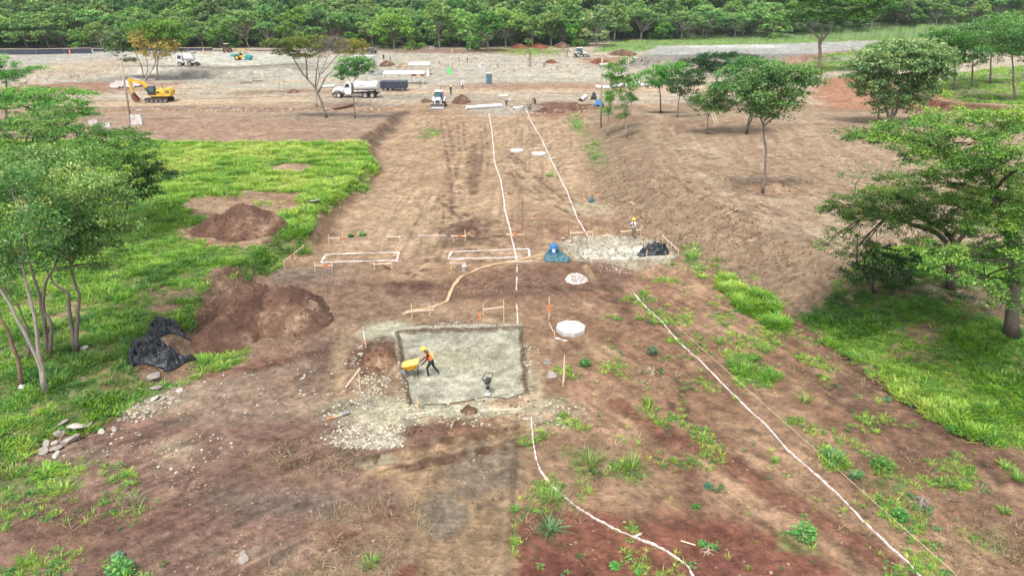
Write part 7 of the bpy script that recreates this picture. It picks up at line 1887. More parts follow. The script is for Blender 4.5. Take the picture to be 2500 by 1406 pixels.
def excavator():
    f = G(391, 249); r = empty('excavator', f, math.pi, 'yellow crawler excavator reaching left with its bucket on the ground', 'excavator')
    for s in (-1, 1):
        m = MB(); pr = [(-2.0, .25), (-1.8, .02), (1.8, .02), (2.05, .25), (2.05, .55), (1.8, .8), (-1.8, .8), (-2.0, .55)]; m.prism(pr, s * .85, s * 1.40); m.build('track', M['rubber'], r)
        m = MB(); m.box((0, s * 1.41, .40), (3.2, .04, .3)); m.build('track_frame', M['black'], r)
        for x in (-1.6, -.8, 0, .8, 1.6):
            m = MB(); m.lathe([(.2, 0), (.2, .06)], 12, M=Matrix.Translation((x, s * 1.41, .32)) @ Matrix.Rotation(-s * math.pi / 2, 4, 'X')); m.build('track_roller', M['grey'], r)
    m = MB(); m.box((0, 0, .6), (2.2, 1.8, .4)); m.lathe([(.6, .8), (.6, 1.05)], 20); m.build('undercarriage', M['black'], r)
    h = empty('upper_house', (0, 0, 1.05)); h.parent = r; h.rotation_euler[2] = 0.10
    def part(n_, mb, mt): return mb.build(n_, M[mt], h)
    m = MB(); m.box((-.5, 0, .12), (3.6, 2.4, .24), bev=.03); part('deck', m, 'yellow')
    m = MB(); m.prism([(-2.45, .24), (-2.5, .9), (-2.3, 1.25), (-1.5, 1.28), (-1.5, .24)], -1.2, 1.2); part('counterweight', m, 'yellow')
    m = MB(); m.box((-.75, 0, .65), (1.5, 2.3, .82), bev=.08); m.box((-.6, -.2, 1.12), (.9, 1.2, .14), bev=.04); part('engine_cover', m, 'yellow')
    m = MB(); m.tube([(-1.0, .3, 1.1), (-1.0, .3, 1.6)], .06, 8); part('exhaust', m, 'black')
    # cab on the far left of the machine, towards the camera side
    m = MB(); m.prism([(.15, .25), (1.35, .25), (1.42, .9), (1.2, 1.75), (.15, 1.78)], .35, 1.2); part('cab', m, 'black')
    m = MB(); m.prism([(.28, .85), (1.22, .85), (1.1, 1.62), (.28, 1.66)], 1.202, 1.212); part('cab_side_window', m, 'teal_glass')
    m = MB(); m.add([(1.40, .42, .62), (1.40, 1.12, .62), (1.23, 1.12, 1.68), (1.23, .42, 1.68), (1.43, .42, .62), (1.43, 1.12, .62), (1.26, 1.12, 1.68), (1.26, .42, 1.68)], [(3, 2, 1, 0), (4, 5, 6, 7), (0, 1, 5, 4), (2, 3, 7, 6), (1, 2, 6, 5), (0, 4, 7, 3)]); part('cab_front_window', m, 'teal_glass')
    m = MB(); m.box((.7, .78, 1.80), (1.15, .95, .07), bev=.03); part('cab_roof', m, 'grey')
    m = MB(); m.box((-1.95, 1.206, .78), (.62, .012, .42)); part('side_panel', m, 'black')
    def text(s, x, z, size, mt, y=1.216, nm='lettering'):
        cu = bpy.data.curves.new(nm, 'FONT'); cu.body = s; cu.size = size; cu.extrude = .004; cu.align_x = 'CENTER'; cu.align_y = 'CENTER'
        t_ = bpy.data.objects.new(nm, cu); COL.objects.link(t_); me = bpy.data.meshes.new_from_object(t_.evaluated_get(bpy.context.evaluated_depsgraph_get())); bpy.data.objects.remove(t_); me.materials.clear(); me.materials.append(M[mt]); o = link(bpy.data.objects.new(nm, me), h); o.location = (x, y, z); o.rotation_euler = (math.pi / 2, 0, math.pi)
    text('CAT', -1.95, .80, .28, 'white')
    m = MB(); m.box((-.35, 1.166, .72), (.45, .012, .3)); part('side_grille', m, 'black')
    # boom, stick, bucket
    m = MB(); pb = [(1.0, 0, .5), (1.7, 0, 2.0), (2.6, 0, 2.75), (4.5, 0, 3.1)]
    def beam(pts, hs, w, nm_, mt):
        m = MB(); up, dn = [], []
        for i, p in enumerate(pts):
            d = Vector(pts[min(i + 1, len(pts) - 1)]) - Vector(pts[max(i - 1, 0)]); d.normalize(); nrm = Vector((-d.z, 0, d.x)); up.append((Vector(p) + nrm * hs[i] / 2)); dn.append((Vector(p) - nrm * hs[i] / 2))
        prof = [(q.x, q.z) for q in up] + [(q.x, q.z) for q in reversed(dn)]
        m.prism(prof, -w / 2, w / 2); part(nm_, m, mt)
    beam([(1.0, 0, .45), (1.5, 0, 1.45), (2.3, 0, 2.15), (3.5, 0, 2.55), (4.55, 0, 2.85)], [.45, .55, .6, .45, .32], .42, 'boom', 'yellow')
    beam([(4.35, 0, 3.15), (4.5, 0, 2.6), (4.32, 0, .55)], [.28, .48, .26], .30, 'stick', 'yellow')
    for s in (-1, 1):
        m = MB(); m.tube([(1.5, s * .28, .35), (2.1, s * .28, 1.35)], .09, 8); m.tube([(2.1, s * .28, 1.35), (2.5, s * .28, 2.05)], .05, 8); part('boom_ram', m, 'black')
    m = MB(); m.tube([(2.6, 0, 2.62), (3.6, 0, 3.05)], .09, 8); m.tube([(3.6, 0, 3.05), (4.32, 0, 3.2)], .05, 8); part('stick_ram', m, 'bare')
    m = MB(); m.tube([(4.15, 0, 2.35), (4.08, 0, 1.2)], .07, 8); m.tube([(4.08, 0, 1.2), (4.05, 0, .5)], .04, 8); part('bucket_ram', m, 'bare')
    m = MB(); pr = [(4.35, .55), (4.55, .2), (4.5, -.45), (4.2, -.85), (3.75, -.92), (3.35, -.62), (3.75, -.70), (4.1, -.55), (4.25, -.2), (4.1, .25), (4.15, .5)]; m.prism(pr, -.5, .5)
    for s in (-1, 1): m.prism([(4.35, .5), (4.5, .2), (4.5, -.45), (4.2, -.85), (3.7, -.9), (3.4, -.62), (4.1, .3)], s * .5, s * .53)
    part('bucket', m, 'rebar')
    return r
excavator()

def water_truck():
    f = G(872, 238); r = empty('water_truck', f, math.pi - .02, 'white six wheeled tanker lorry with a rounded tank behind the small tree', 'tanker lorry')
    for s in (-1, 1):
        wheel(r, 3.15, s * 1.0, .52, .32, rim='white_dusty'); wheel(r, -1.75, s * .98, .52, .5, rim='white_dusty'); wheel(r, -3.05, s * .98, .52, .5, rim='white_dusty')
    m = MB()
    for s in (-1, 1): m.box((-.2, s * .4, .85), (7.8, .16, .28))
    m.box((3.15, 0, .55), (.2, 1.8, .2)); m.box((-2.4, 0, .55), (1.5, 1.7, .18)); m.build('frame', M['black'], r)
    m = MB(); m.prism([(2.15, .95), (4.1, .85), (4.2, 1.2), (4.1, 1.62), (3.3, 1.82), (2.15, 1.88)], -.62, .62); m.build('bonnet', M['white'], r)
    for s in (-1, 1):
        m = MB(); m.prism([(2.3, .75), (2.45, 1.15), (2.8, 1.35), (3.5, 1.35), (3.95, 1.15), (4.15, .8), (4.2, 1.35), (3.5, 1.5), (2.3, 1.5)], s * .6, s * 1.15); m.build('front_fender', M['white'], r)
        m = MB(); m.box((4.2, s * .85, 1.1), (.08, .3, .2)); m.build('headlight', M['bare'], r)
    m = MB(); m.box((4.17, 0, 1.22), (.06, .95, .7)); m.build('grille', M['grey'], r)
    m = MB(); m.box((4.28, 0, .62), (.22, 2.3, .3), bev=.04); m.build('bumper', M['black'], r)
    m = MB(); m.prism([(.75, .95), (2.15, .95), (2.2, 1.85), (1.85, 2.62), (1.6, 2.72), (.75, 2.72)], -1.05, 1.05); m.build('cab', M['white'], r)
    m = MB(); m.add([(2.215, -.9, 1.9), (2.215, .9, 1.9), (1.89, .85, 2.58), (1.89, -.85, 2.58), (2.24, -.9, 1.9), (2.24, .9, 1.9), (1.915, .85, 2.58), (1.915, -.85, 2.58)], [(3, 2, 1, 0), (4, 5, 6, 7), (0, 1, 5, 4), (2, 3, 7, 6), (1, 2, 6, 5), (0, 4, 7, 3)]); m.build('windscreen', M['glass'], r)
    for s in (-1, 1):
        d = empty('door', (0, 0, 0)); d.parent = r
        m = MB(); m.prism([(.95, 1.0), (1.95, 1.0), (2.02, 1.8), (1.75, 2.6), (.95, 2.6)], s * 1.052, s * 1.068); m.build('door_panel', M['white'], d)
        m = MB(); m.prism([(1.05, 1.85), (1.95, 1.85), (1.70, 2.52), (1.05, 2.52)], s * 1.07, s * 1.08); m.build('window', M['glass'], d)
        m = MB(); m.tube([(2.1, s * 1.05, 1.9), (2.3, s * 1.35, 2.0)], .02, 6); m.box((2.3, s * 1.38, 2.1), (.06, .2, .4)); m.build('mirror', M['black'], r)
        m = MB(); m.lathe([(.32, -.5), (.32, .5)], 16, M=Matrix.Translation((1.3, s * .95, .75)) @ Matrix.Rotation(math.pi / 2, 4, 'Y')); m.build('fuel_tank', M['bare'], r)
    # the tank: oval section
    n = 28; m = MB(); vs, fs = [], []
    for (x, k) in ((-4.15, .0), (-4.12, .55), (-4.0, .86), (-3.8, 1), (.2, 1), (.4, .86), (.5, .55), (.53, 0)):
        for i in range(n): a = 2 * math.pi * i / n; vs.append((x, 1.22 * k * math.copysign(abs(math.cos(a)) ** .85, math.cos(a)), 2.12 + .82 * k * math.copysign(abs(math.sin(a)) ** .85, math.sin(a))))
    for j in range(7): fs += [(j * n + i, j * n + (i + 1) % n, (j + 1) * n + (i + 1) % n, (j + 1) * n + i) for i in range(n)]
    m.add(vs, fs); m.build('tank', M['white'], r, True)
    m = MB(); m.box((-1.8, 0, 2.97), (3.0, .5, .06)); m.lathe([(.3, 0), (.3, .14)], 16, M=Matrix.Translation((-1.8, 0, 2.98))); m.build('walkway', M['grey'], r)
    for x in (-3.4, -1.8, -.2):
        m = MB(); m.box((x, 0, 1.2), (.14, 1.7, .5)); m.build('cradle', M['black'], r)
    for s in (-1, 1):
        m = MB(); m.box((-1.0, s * 1.14, 1.25), (2.6, .05, .2)); m.build('side_rail', M['white'], r)
        m = MB(); m.box((-2.4, s * 1.0, 1.22), (2.7, .52, .05)); m.build('mudguard', M['black'], r)
        m = MB(); m.box((-1.3, s * 1.222, 2.30), (1.3, .01, .045)); m.box((-1.3, s * 1.236, 2.18), (.7, .01, .035)); m.build('small_print_line', M['navy'], r)
    m = MB()
    for s in (-.25, .25): m.tube([(-4.2, s, 1.1), (-4.22, s, 2.9)], .02, 6)
    for i in range(6): m.tube([(-4.2, -.25, 1.3 + i * .28), (-4.2, .25, 1.3 + i * .28)], .015, 6)
    m.build('ladder', M['grey'], r)
    return r
water_truck()

def container(name, label, px, py, L_, W_, H_, rz, mt, roof='white', cat='container', ribs=True, lift=.12):
    f = G(px, py); r = empty(name, f, rz, label, cat)
    m = MB(); m.box((0, 0, lift + H_ / 2), (L_, W_, H_)); m.build('body', M[mt], r)
    if ribs:
        n = max(4, int(L_ / .45))
        for s in (-1, 1):
            m = MB()
            for i in range(n): m.box((-L_ / 2 + (i + .5) * L_ / n, s * (W_ / 2 + .02), lift + H_ / 2), (L_ / n * .45, .04, H_ * .9))
            m.build('ribbed_side', M[mt], r)
    m = MB(); m.box((0, 0, lift + H_ + .03), (L_ + .06, W_ + .06, .06)); m.build('roof', M[roof], r)
    m = MB(); m.box((L_ / 2 + .02, -W_ / 4, lift + H_ / 2), (.04, W_ * .46, H_ * .92)); m.build('door', M[mt], r)
    m = MB(); m.box((L_ / 2 + .02, W_ / 4, lift + H_ / 2), (.04, W_ * .46, H_ * .92)); m.build('door', M[mt], r)
    for x in (-1, 1):
        m = MB(); m.box((x * L_ * .42, 0, lift / 2), (.3, W_, lift)); m.build('skid', M['black'], r)
    return r
container('site_container', 'white site container standing behind the yellow leaved tree', 888, 163, 6.0, 2.4, 2.5, -.35, 'white')

def dark_bin():
    f = G(963, 221); r = empty('skip_trailer', f, 0, 'long dark blue skip trailer with a raised frame right of the tanker', 'trailer')
    m = MB(); m.box((0, 0, 1.15), (5.2, 2.3, 1.35), bev=.05)
    m.build('body', M['navy'], r)
    for i in range(9):
        m = MB(); m.box((-2.4 + i * .6, -1.17, 1.15), (.08, .06, 1.35)); m.build('rib', M['navy'], r)
    m = MB()
    for s in (-1, 1):
        for x in (-2.6, -.9, .9, 2.6): m.tube([(x, s * 1.1, 1.8), (x, s * 1.1, 2.25)], .03, 6)
        m.tube([(-2.6, s * 1.1, 2.25), (2.6, s * 1.1, 2.25)], .03, 6)
    m.build('rail', M['grey'], r)
    m = MB(); m.box((0, 0, .42), (4.9, 1.2, .12)); m.build('chassis', M['black'], r)
    for x in (-1.6, -.6, 1.8):
        for s in (-1, 1): wheel(r, x, s * .95, .4, .25, 14)
dark_bin()

def awning(label, px, py, L_, D_, H_, n=3, things=False, rz=0.0, mt='white'):
    f = G(px, py); r = empty('awning', f, rz, label, 'awning')
    for i in range(n):
        x = -L_ / 2 + .1 + i * (L_ - .2) / (n - 1)
        for s in (-1, 1):
            m = MB(); m.tube([(x, s * D_ / 2, -.1), (x, s * D_ / 2, H_ - (.2 if s < 0 else 0))], .045, 6); m.build('post', M['wood_pale'], r)
    m = MB(); a, b_ = L_ / 2 + .15, D_ / 2 + .15
    m.add([(-a, -b_, H_ - .25), (a, -b_, H_ - .25), (a, b_, H_ + .05), (-a, b_, H_ + .05), (-a, -b_, H_ - .2), (a, -b_, H_ - .2), (a, b_, H_ + .1), (-a, b_, H_ + .1)], [(3, 2, 1, 0), (4, 5, 6, 7), (0, 1, 5, 4), (1, 2, 6, 5), (2, 3, 7, 6), (3, 0, 4, 7)]); m.build('roof_sheet', M[mt], r)
    return r
awning('long white roofed awning directly behind the dark skip trailer', 988, 205, 8.4, 2.6, 2.4, 4)
awning('white roofed work shelter with crates stacked beneath, behind the long awning', 1025, 183, 4.6, 3.0, 2.6, 3)
f0 = G(1018, 186)
for i in range(5):
    r = empty('crate', f0 + Vector((-1.6 + i * .95, .2 * (i % 2), 0)), .1 * i, ['brown crate at the left end under the white shelter', 'second crate from the left under the shelter', 'middle crate under the white shelter', 'second crate from the right under the shelter', 'rightmost crate under the white shelter'][i], 'crate', 'crates under the shelter')
    m = MB(); h_ = .9 + .2 * (i % 3)
    for k in range(4): m.box((0, -.4, .12 + k * h_ / 4), (.8, .03, h_ / 4 * .75)); m.box((0, .4, .12 + k * h_ / 4), (.8, .03, h_ / 4 * .75)); m.box((-.4, 0, .12 + k * h_ / 4), (.03, .76, h_ / 4 * .75)); m.box((.4, 0, .12 + k * h_ / 4), (.03, .76, h_ / 4 * .75))
    m.build('slats', M['wood_dark' if i % 2 else 'wood'], r)

def toilet():
    f = G(1194, 206); r = empty('portable_toilet', f, math.radians(-93), 'slate blue portable toilet with a pale roof standing alone', 'portable toilet')
    m = MB(); m.box((0, 0, .08), (1.2, 1.2, .16)); m.build('base', M['grey'], r)
    m = MB(); m.box((0, 0, 1.16), (1.1, 1.1, 2.0), bev=.06); m.build('walls', M['toilet'], r)
    d = empty('door', (0, 0, 0)); d.parent = r
    m = MB(); m.box((.56, 0, 1.14), (.03, .72, 1.8)); m.build('door_panel', M['toilet'], d)
    m = MB(); m.box((.59, -.28, 1.1), (.04, .06, .16)); m.build('handle', M['white'], d)
    for i in range(3):
        m = MB(); m.box((0, .56, .6 + i * .5), (.8, .03, .3)); m.build('side_rib', M['toilet'], r)
    m = MB(); m.box((0, 0, 2.22), (1.2, 1.2, .14), bev=.05); m.lathe([(.55, 2.28), (.4, 2.38), (.1, 2.43)], 12); m.build('roof', M['white_dusty'], r)
toilet()

def mixer():
    f = G(458, 161); r = empty('concrete_mixer', f, math.pi, 'white self loading concrete mixer on the pale gravel field', 'concrete mixer')
    for s in (-1, 1): wheel(r, 1.5, s * .85, .5, .35); wheel(r, -.9, s * .85, .5, .35); 
    m = MB(); m.box((0, 0, .85), (4.6, 1.2, .35), bev=.05); m.build('chassis', M['white_dusty'], r)
    m = MB(); m.prism([(.9, 1.0), (2.1, 1.0), (2.15, 1.7), (1.9, 2.6), (.9, 2.65)], -.6, .6); m.build('cab', M['white'], r)
    m = MB(); m.prism([(1.05, 1.65), (2.0, 1.65), (1.82, 2.45), (1.05, 2.5)], -.612, .612); m.build('cab_windows', M['glass'], r)
    m = MB(); Md = Matrix.Translation((-.7, 0, 1.95)) @ Matrix.Rotation(-math.pi / 2 - .28, 4, 'Y'); m.lathe([(.3, -1.35), (.65, -1.15), (.98, -.3), (1.0, .3), (.7, 1.0), (.42, 1.35)], 20, M=Md); m.build('drum', M['white'], r, True)
    m = MB(); m.box((-1.9, 0, 3.1), (.9, 1.1, .5), taper=1.25); m.tube([(-1.7, .4, 1.0), (-1.9, .4, 2.9)], .06, 6); m.tube([(-1.7, -.4, 1.0), (-1.9, -.4, 2.9)], .06, 6); m.build('hopper', M['white_dusty'], r)
    m = MB(); m.prism([(-2.3, .9), (-2.9, .5), (-2.95, .1), (-2.5, .1), (-2.2, .5)], -.9, .9); m.build('loading_shovel', M['black'], r)
mixer()

def roller():
    f = G(590, 147); r = empty('road_roller', f, math.pi, 'turquoise and yellow road roller on the far gravel field', 'road roller')
    m = MB(); m.lathe([(.72, -.95), (.72, .95)], 24, M=Matrix.Translation((-2.0, 0, .72)) @ Matrix.Rotation(math.pi / 2, 4, 'X')); m.build('drum', M['teal'], r)
    for s in (-1, 1): wheel(r, .9, s * .75, .72, .45, rim='yellow')
    m = MB(); m.box((-2.0, 0, .9), (1.9, 2.2, .35), bev=.05); m.build('drum_frame', M['teal'], r)
    m = MB(); m.prism([(.3, .8), (2.6, .8), (2.7, 1.15), (2.5, 1.5), (.3, 1.65)], -.7, .7); m.build('engine_cover', M['teal'], r)
    m = MB(); m.box((-.5, 0, .9), (1.6, 1.5, .5), bev=.05); m.build('platform', M['yellow'], r)
    for x in (-1.1, .3):
        for s in (-1, 1):
            m = MB(); m.tube([(x, s * .65, 1.1), (x, s * .65, 2.6)], .05, 6); m.build('canopy_post', M['yellow'], r)
    m = MB(); m.box((-.4, 0, 2.65), (1.9, 1.6, .1), bev=.04); m.build('canopy', M['yellow'], r)
    m = MB(); m.box((-.2, 0, 1.3), (.5, .5, .5), bev=.08); m.box((.05, 0, 1.65), (.12, .5, .5)); m.build('seat', M['black'], r)
roller()

def small_loader():
    f = G(557, 128); r = empty('canopy_tractor', f, math.pi / 2 * .9, 'small brown machine with a canopy standing before the far fence', 'tractor')
    for s in (-1, 1): wheel(r, 1.0, s * .7, .4, .28, 14); wheel(r, -.8, s * .75, .62, .35, 14)
    m = MB(); m.box((.7, 0, .95), (1.6, .7, .6), bev=.06); m.build('bonnet', M['rebar'], r)
    m = MB(); m.box((-.5, 0, .8), (1.2, 1.0, .5)); m.build('platform', M['rebar'], r)
    for x in (-.95, .1):
        for s in (-1, 1):
            m = MB(); m.tube([(x, s * .5, 1.0), (x, s * .5, 2.4)], .04, 6); m.build('canopy_post', M['black'], r)
    m = MB(); m.box((-.42, 0, 2.45), (1.5, 1.3, .09)); m.build('canopy', M['wood_pale'], r)
small_loader()

def pickup():
    f = G(906, 131); r = empty('parked_car', f, -.9, 'dark parked pickup with a pale roof in front of the wood', 'car')
    for s in (-1, 1): wheel(r, 1.5, s * .82, .38, .24, 14); wheel(r, -1.45, s * .82, .38, .24, 14)
    m = MB(); m.prism([(-2.5, .5), (2.4, .45), (2.5, .8), (2.35, 1.02), (1.1, 1.12), (-2.5, 1.12)], -.88, .88); m.build('body', M['navy'], r)
    m = MB(); m.prism([(-.9, 1.12), (1.15, 1.12), (.55, 1.68), (-.75, 1.7)], -.78, .78); m.build('cabin_glass', M['glass'], r)
    m = MB(); m.box((-.12, 0, 1.72), (1.4, 1.5, .06), bev=.02); m.build('roof', M['bare'], r)
    m = MB(); m.box((-1.7, 0, 1.32), (1.5, 1.7, .42), bev=.04); m.build('load_cover', M['bare'], r)
    for s in (-1, 1):
        m = MB(); m.box((2.45, s * .65, .85), (.06, .3, .16)); m.build('headlight', M['bare'], r)
pickup()

# ------------------------------------------------------------------ pipes, poles, panels, fence
def pipe(label, a, b_, rad, mt='white', group=None, wall=True):
    p, q = G(*a), G(*b_); r = empty('pipe', p, 0, label, 'pipe', group)
    v = q - p; m = MB(); m.tube([Vector((0, 0, rad)), v + Vector((0, 0, rad))], rad, 16, cap=not wall)
    if wall: m.tube([Vector((0, 0, rad)) + v * .002, v * .998 + Vector((0, 0, rad))], rad * .9, 16, cap=False)
    m.build('barrel', M[mt], r, True); d = v.normalized()
    for t in (.0, .96):
        c = v * t + Vector((0, 0, rad)); m = MB(); m.tube([c, c + v * .035], rad * 1.12, 16, cap=False); m.build('collar', M[mt], r, True)
    return r
pipe('long white pipe lying at the top of the road strip', (1138, 268), (1224, 262), .30)
pg = 'white pipes by the haul road'
pipe('white pipe lying left of the narrow trees beside the haul road', (1455, 217), (1487, 218), .36, group=pg)
for i, (a, b_, lb) in enumerate([((1490, 216), (1520, 213), 'white pipe half hidden behind the tall narrow trees'), ((1522, 215), (1558, 212), 'white pipe between the narrow trees and the soil ringed tree'), ((1560, 213), (1588, 209), 'white pipe nearest the soil ringed tree'), ((1525, 210), (1560, 207), 'white pipe lying behind the others by the haul road')]):
    pipe(lb, a, b_, .34, group=pg)
pipe('short white pipe lying below the far backhoe', (1462, 162), (1486, 160), .3)
pipe('white pipe lying slantwise at the foot of the gravel platform', (1545, 143), (1566, 151), .28)
pipe('white pipe leaning on the trench heap', (1417, 250), (1430, 240), .34)
pipe('white pipe lying beside the tanker under the trees', (784, 215), (815, 214), .25)
pipe('short white pipe on the haul road left of the far trench', (1219, 236), (1240, 237), .16)
pipe('thin white pipe lying on the grey gravel by the trench start', (1252, 268), (1275, 265), .2)

def pole(label, foot_px, top_px, rad, mt, cat='pole', steps=False, guys=None, name='utility_pole'):
    f = G(*foot_px); t = P(top_px[0], top_px[1], f.y); r = empty(name, f, 0, label, cat)
    m = MB(); m.tube([Vector((0, 0, -.3)), (t - f) * .5, t - f], [rad, rad * .85, rad * .7], 10); m.build('shaft', M[mt], r, True)
    m = MB(); m.lathe([(rad * .78, 0), (rad * .8, .08)], 10, M=Matrix.Translation(t - f)); m.build('cap', M['grey'], r)
    if guys:
        for gx, gy in guys:
            g = G(gx, gy); m = MB(); m.tube([g - f, (t - f) * .8], .02, 4); m.build('guy_wire', M['grey'], r)
    if steps:
        for i in range(9):
            p = (t - f) * (.45 + i * .05); m = MB(); m.box(p + Vector((.12 * (1 if i % 2 else -1), 0, 0)), (.2, .03, .03)); m.build('step_bolt', M['grey'], r)
    return r
pole('leaning grey pole beside the white board at the upper left', (321, 304), (294, 147), .15, 'bark_pale')
pole('bare upright pole beside the tall narrow trees', (1467, 312), (1470, 138), .15, 'bark_pale', steps=True)
pole('thin pole with guy wires standing left of the leaning olive tree', (681, 230), (682, 156), .06, 'bark_pale', guys=[(660, 226), (700, 222)], name='thin_pole')
pole('slender pale pole between the shelter and the green panel', (1104, 170), (1104, 118), .09, 'white_dusty', name='thin_pole')

def panel(label, px, py, wp, top, rz=0.0, mt='white_dusty', lean=.12, name='site_board', legs=True):
    f = G(px, py); sc = (P(px + 100, py, f.y).x - f.x) / 100; w = wp * sc; h = (P(px, top, f.y) - f).z
    r = empty(name, f, rz, label, 'board')
    m = MB(); m.box((0, 0, h / 2 + .02), (w, .06, h), rx=-lean); m.build('face', M[mt], r)
    m = MB()
    for s in (-1, 1): m.tube([(s * w / 2, .03, -.05), (s * w / 2, .03 + lean * h, h + .05)], .035, 6)
    m.tube([(-w / 2, .03 + lean * h, h + .03), (w / 2, .03 + lean * h, h + .03)], .03, 6); m.build('frame', M['grey'], r)
    return r
panel('white board standing at the foot of the leaning pole', 335, 305, 27, 281)
panel('white board half hidden by the dark umbrella tree, right one', 257, 316, 26, 301, .15)
panel('white board half hidden by the dark umbrella tree, left one', 229, 307, 20, 294, .2)
panel('bright green mesh panel among the trench works', 1096, 183, 8, 165, .1, 'net', 0)
panel('pale formwork panel standing above the portable toilet', 1178, 181, 17, 166, -.1, 'concrete', 0)
panel('small white panel right of the long awning', 1045, 187, 7, 172, 0, 'white', 0)

def fence(label, pts, h, mt, name='mesh_fence', post_gap=6.0):
    W = [G(*p) for p in pts]; f0 = W[0]; r = empty(name, f0, 0, label, 'fence')
    for i in range(len(W) - 1):
        a, b_ = W[i], W[i + 1]; n = max(1, int((b_ - a).length / post_gap))
        for j in range(n):
            p, q = a.lerp(b_, j / n) - f0, a.lerp(b_, (j + 1) / n) - f0; s = Vector((0, .03, 0))
            m = MB(); hh = h * (.92 + .12 * R.random())
            m.add([p, q, q + Vector((0, 0, hh)), p + Vector((0, 0, hh * .97)), p + s, q + s, q + s + Vector((0, 0, hh)), p + s + Vector((0, 0, hh * .97))], [(0, 1, 2, 3), (7, 6, 5, 4), (0, 4, 5, 1), (3, 2, 6, 7), (1, 5, 6, 2), (0, 3, 7, 4)]); m.build('sheet', M[mt], r)
            m = MB(); m.tube([p + Vector((0, -.05, -.2)), p + Vector((0, -.05, h * 1.08))], .06, 6); m.build('post', M['bark_pale'], r)
            m = MB(); m.tube([p + Vector((0, -.06, h * 1.03)), q + Vector((0, -.06, h * 1.03))], .045, 4); m.build('rail', M['wood_pale'], r)
    return r
fence('black sheet fence along the far edge of the gravel field, upper left', [(-60, 134), (90, 134), (225, 131)], 1.5, 'navy')
fence('low black sheet fence before the wood, behind the mixer', [(228, 127), (400, 125), (520, 125)], .9, 'navy')
fence('low grey fence before the wood, behind the roller', [(522, 126), (680, 126), (800, 126)], .55, 'grey')
def wire(label, pts):
    W = [G(*p) for p in pts]; r = empty('wire_fence', W[0], 0, label, 'fence')
    for i, w in enumerate(W):
        m = MB(); m.tube([w - W[0] - Vector((0, 0, .2)), w - W[0] + Vector((0, 0, 1.4))], .05, 6); m.build('post', M['bark_pale'], r)
        if i < len(W) - 1:
            for h in (.5, .9, 1.3):
                m = MB(); m.tube([w - W[0] + Vector((0, 0, h)), W[i + 1] - W[0] + Vector((0, 0, h))], .012, 4); m.build('wire', M['bare'], r)
wire('wire fence running through the trees behind the cut bank', [(2290, 210), (2340, 205), (2400, 198), (2460, 192), (2520, 186)])
go = 'orange marker posts along the far fence'
for px, py, lb in ((172, 135, 'orange marker post in front of the black fence'), (498, 132, 'orange marker post behind the mixer')):
    f = G(px, py); r = empty('marker_post', f, 0, lb, 'marker post', go); m = MB(); m.lathe([(.22, 0), (.2, .1), (.12, .12), (.10, 1.5), (.06, 1.6)], 10); m.build('tube', M['orange'], r, True); m = MB(); m.lathe([(.125, .9), (.125, 1.1)], 10, cap=False); m.build('band', M['white'], r)

# rebar cage, trench works rubble, ladder, kerb stones
f = G(1294, 163); r = empty('rebar_cage', f, .2, 'tall square reinforcement cage standing among the trench works', 'rebar cage')
for x in (-.25, .25):
    for y in (-.25, .25):
        m = MB(); m.tube([(x, y, 0), (x, y, 3.6)], .035, 5); m.build('bar', M['rebar'], r)
for i in range(12):
    z = .2 + i * .29; m = MB(); m.tube([(-.27, -.27, z), (.27, -.27, z), (.27, .27, z), (-.27, .27, z), (-.27, -.27, z)], .02, 4, cap=False); m.build('stirrup', M['rebar'], r)
f = G(1750, 303); r = empty('ladder', f, .3, 'wooden ladder leaning under the light green tree', 'ladder')
for s in (-1, 1):
    m = MB(); m.tube([(s * .25, 0, 0), (s * .2 - .55, 1.0, 1.9)], .035, 6); m.build('rail', M['wood_pale'], r)
for i in range(7):
    t = .1 + i * .13; m = MB(); m.tube([(-.25 - .55 * t + .02, t, t * 1.9), (.25 - .55 * t - .03, t, t * 1.9)], .025, 6); m.build('rung', M['wood_pale'], r)

gb = 'low concrete strip footings among the trench works'
rr = np.random.RandomState(31)
FT = [(1080, 150, 6, .1, 'leftmost pale footing beside the green panel'), (1120, 148, 7, 1.6, 'footing behind the worker in dark blue'), (1165, 160, 8, .05, 'long footing above the toilet'), (1215, 165, 7, 1.5, 'footing right of the formwork panel'), (1250, 158, 9, .0, 'long footing left of the rebar cage'),
      (1320, 152, 7, .1, 'footing right of the rebar cage'), (1360, 170, 6, 1.4, 'footing nearest the tan gravel heap'), (1210, 146, 8, .0, 'footing at the back of the trench works'), (1135, 172, 5, .1, 'short footing left of the formwork panel')]
for (px, py, L_, rz, lb) in FT:
    f = G(px, py); r = empty('footing', f, rz, lb, 'footing', gb); m = MB(); m.box((0, 0, .15), (L_, .3, .35)); m.build('beam', M['concrete_grey'], r)
    for i in range(int(L_)): m = MB(); m.tube([(-L_ / 2 + .5 + i, 0, .3), (-L_ / 2 + .5 + i, 0, .75 + .2 * rr.rand())], .03, 4); m.build('starter_bar', M['rebar'], r)
heap_px('stone_heap', 'low heap of pale broken stone right of the trench works', 1395, 172, 18, 4, .8, m=heap_material('pale_broken_stone', dc(150, 138, 118), dc(188, 176, 152), dc(214, 204, 184)), seed=30, lump=.5, cat='stone heap')
heap_px('stone_heap', 'grey gravel heap beside the white container', 922, 175, 26, 6, 1.0, m=heap_material('grey_gravel', dc(128, 126, 124), dc(150, 148, 146), dc(176, 172, 168)), seed=31, lump=.3, cat='gravel heap')
heap_px('stone_heap', 'brown rubble heap left of the work shelter', 945, 156, 20, 5, 1.3, seed=32, lump=.6)
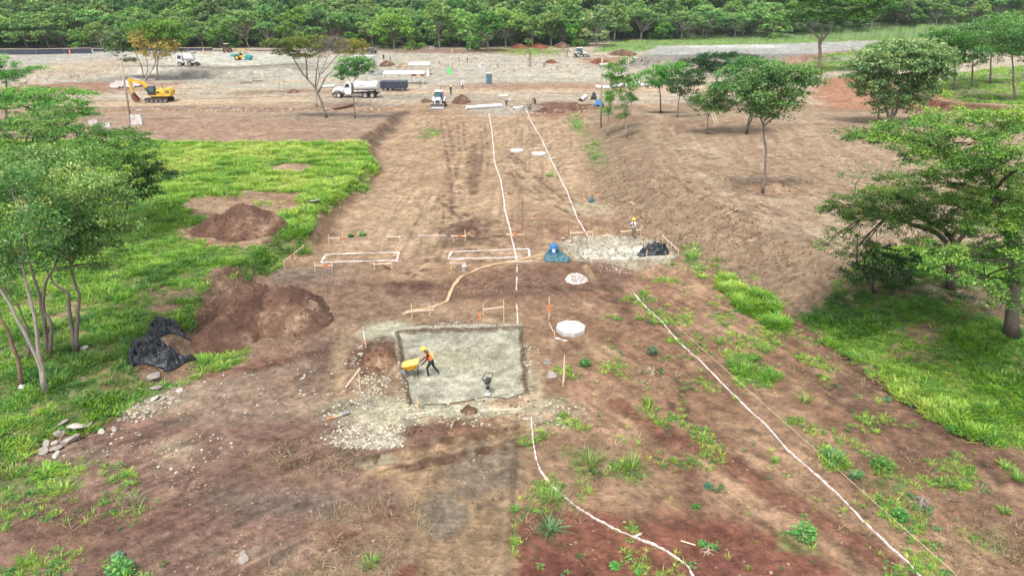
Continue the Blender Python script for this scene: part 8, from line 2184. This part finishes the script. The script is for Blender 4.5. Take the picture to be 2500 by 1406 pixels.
heap_px('stone_heap', 'low rubble heap between the shelter and the container', 985, 160, 22, 4, .9, m=heap_material('mixed_rubble', dc(140, 120, 100), dc(172, 152, 130), dc(205, 190, 165)), seed=33, lump=.6, cat='stone heap')
for k, (px, py, w_, lb) in enumerate([(600, 205, 14, 'stack of reddish blocks left of the thin pole'), (628, 201, 12, 'second low stack of reddish blocks by the thin pole')]):
    f = G(px, py); r = empty('block_stack', f, .05, lb, 'block stack', 'block stacks')
    for i in range(5):
        for j in range(2): m = MB(); m.box((-.9 + i * .45, 0, .12 + j * .23), (.41, .25, .2)); m.build('block', M['rock'], r)
def build_rubble_far():
    ms = mat('pale_site_rubble', dc(205, 195, 178), .9, var=.3); md_ = mat('brown_site_rubble', dc(140, 110, 88), .9, var=.3)
    pb = [proto('rubble', stone_mesh('rubble', ms if k % 2 else md_, rs, .6, 1)) for k in range(6)]
    xs, ys = [], []
    for (px, py, rx, ry, n) in ((1230, 155, 170, 18, 420), (1010, 160, 90, 12, 140), (1290, 262, 60, 12, 160), (600, 264, 420, 5, 220), (1400, 262, 60, 8, 60), (1560, 158, 70, 6, 40)):
        e = E(px, py, rx, ry); r_ = np.sqrt(rs.rand(n)); a = rs.rand(n) * 6.283; xs.append(e[0] + e[2] * r_ * np.cos(a)); ys.append(e[1] + e[3] * r_ * np.sin(a))
    x, y = np.concatenate(xs), np.concatenate(ys)
    scatter('site_rubble', pb, x, y, HF(x, y) + .03, .15 + .45 * rs.rand(len(x)) ** 2, label='broken stone and spoil strewn round the trench works', seed=41)
build_rubble_far()

# ------------------------------------------------------------------ thin haze over the whole site
hm = bpy.data.materials.new('pale_air'); hm.use_nodes = True
hn = hm.node_tree; hn.nodes.remove(hn.nodes['Principled BSDF'])
pv = hn.nodes.new('ShaderNodeVolumePrincipled'); pv.inputs['Density'].default_value = 0.00009; pv.inputs['Color'].default_value = (.86, .93, 1, 1)
hn.links.new(pv.outputs[0], hn.nodes['Material Output'].inputs['Volume'])
if True:
    m = MB(); m.box((0, 1500, 60), (6400, 4200, 200)); hb = m.build('haze', hm); tag(hb, kind='stuff');
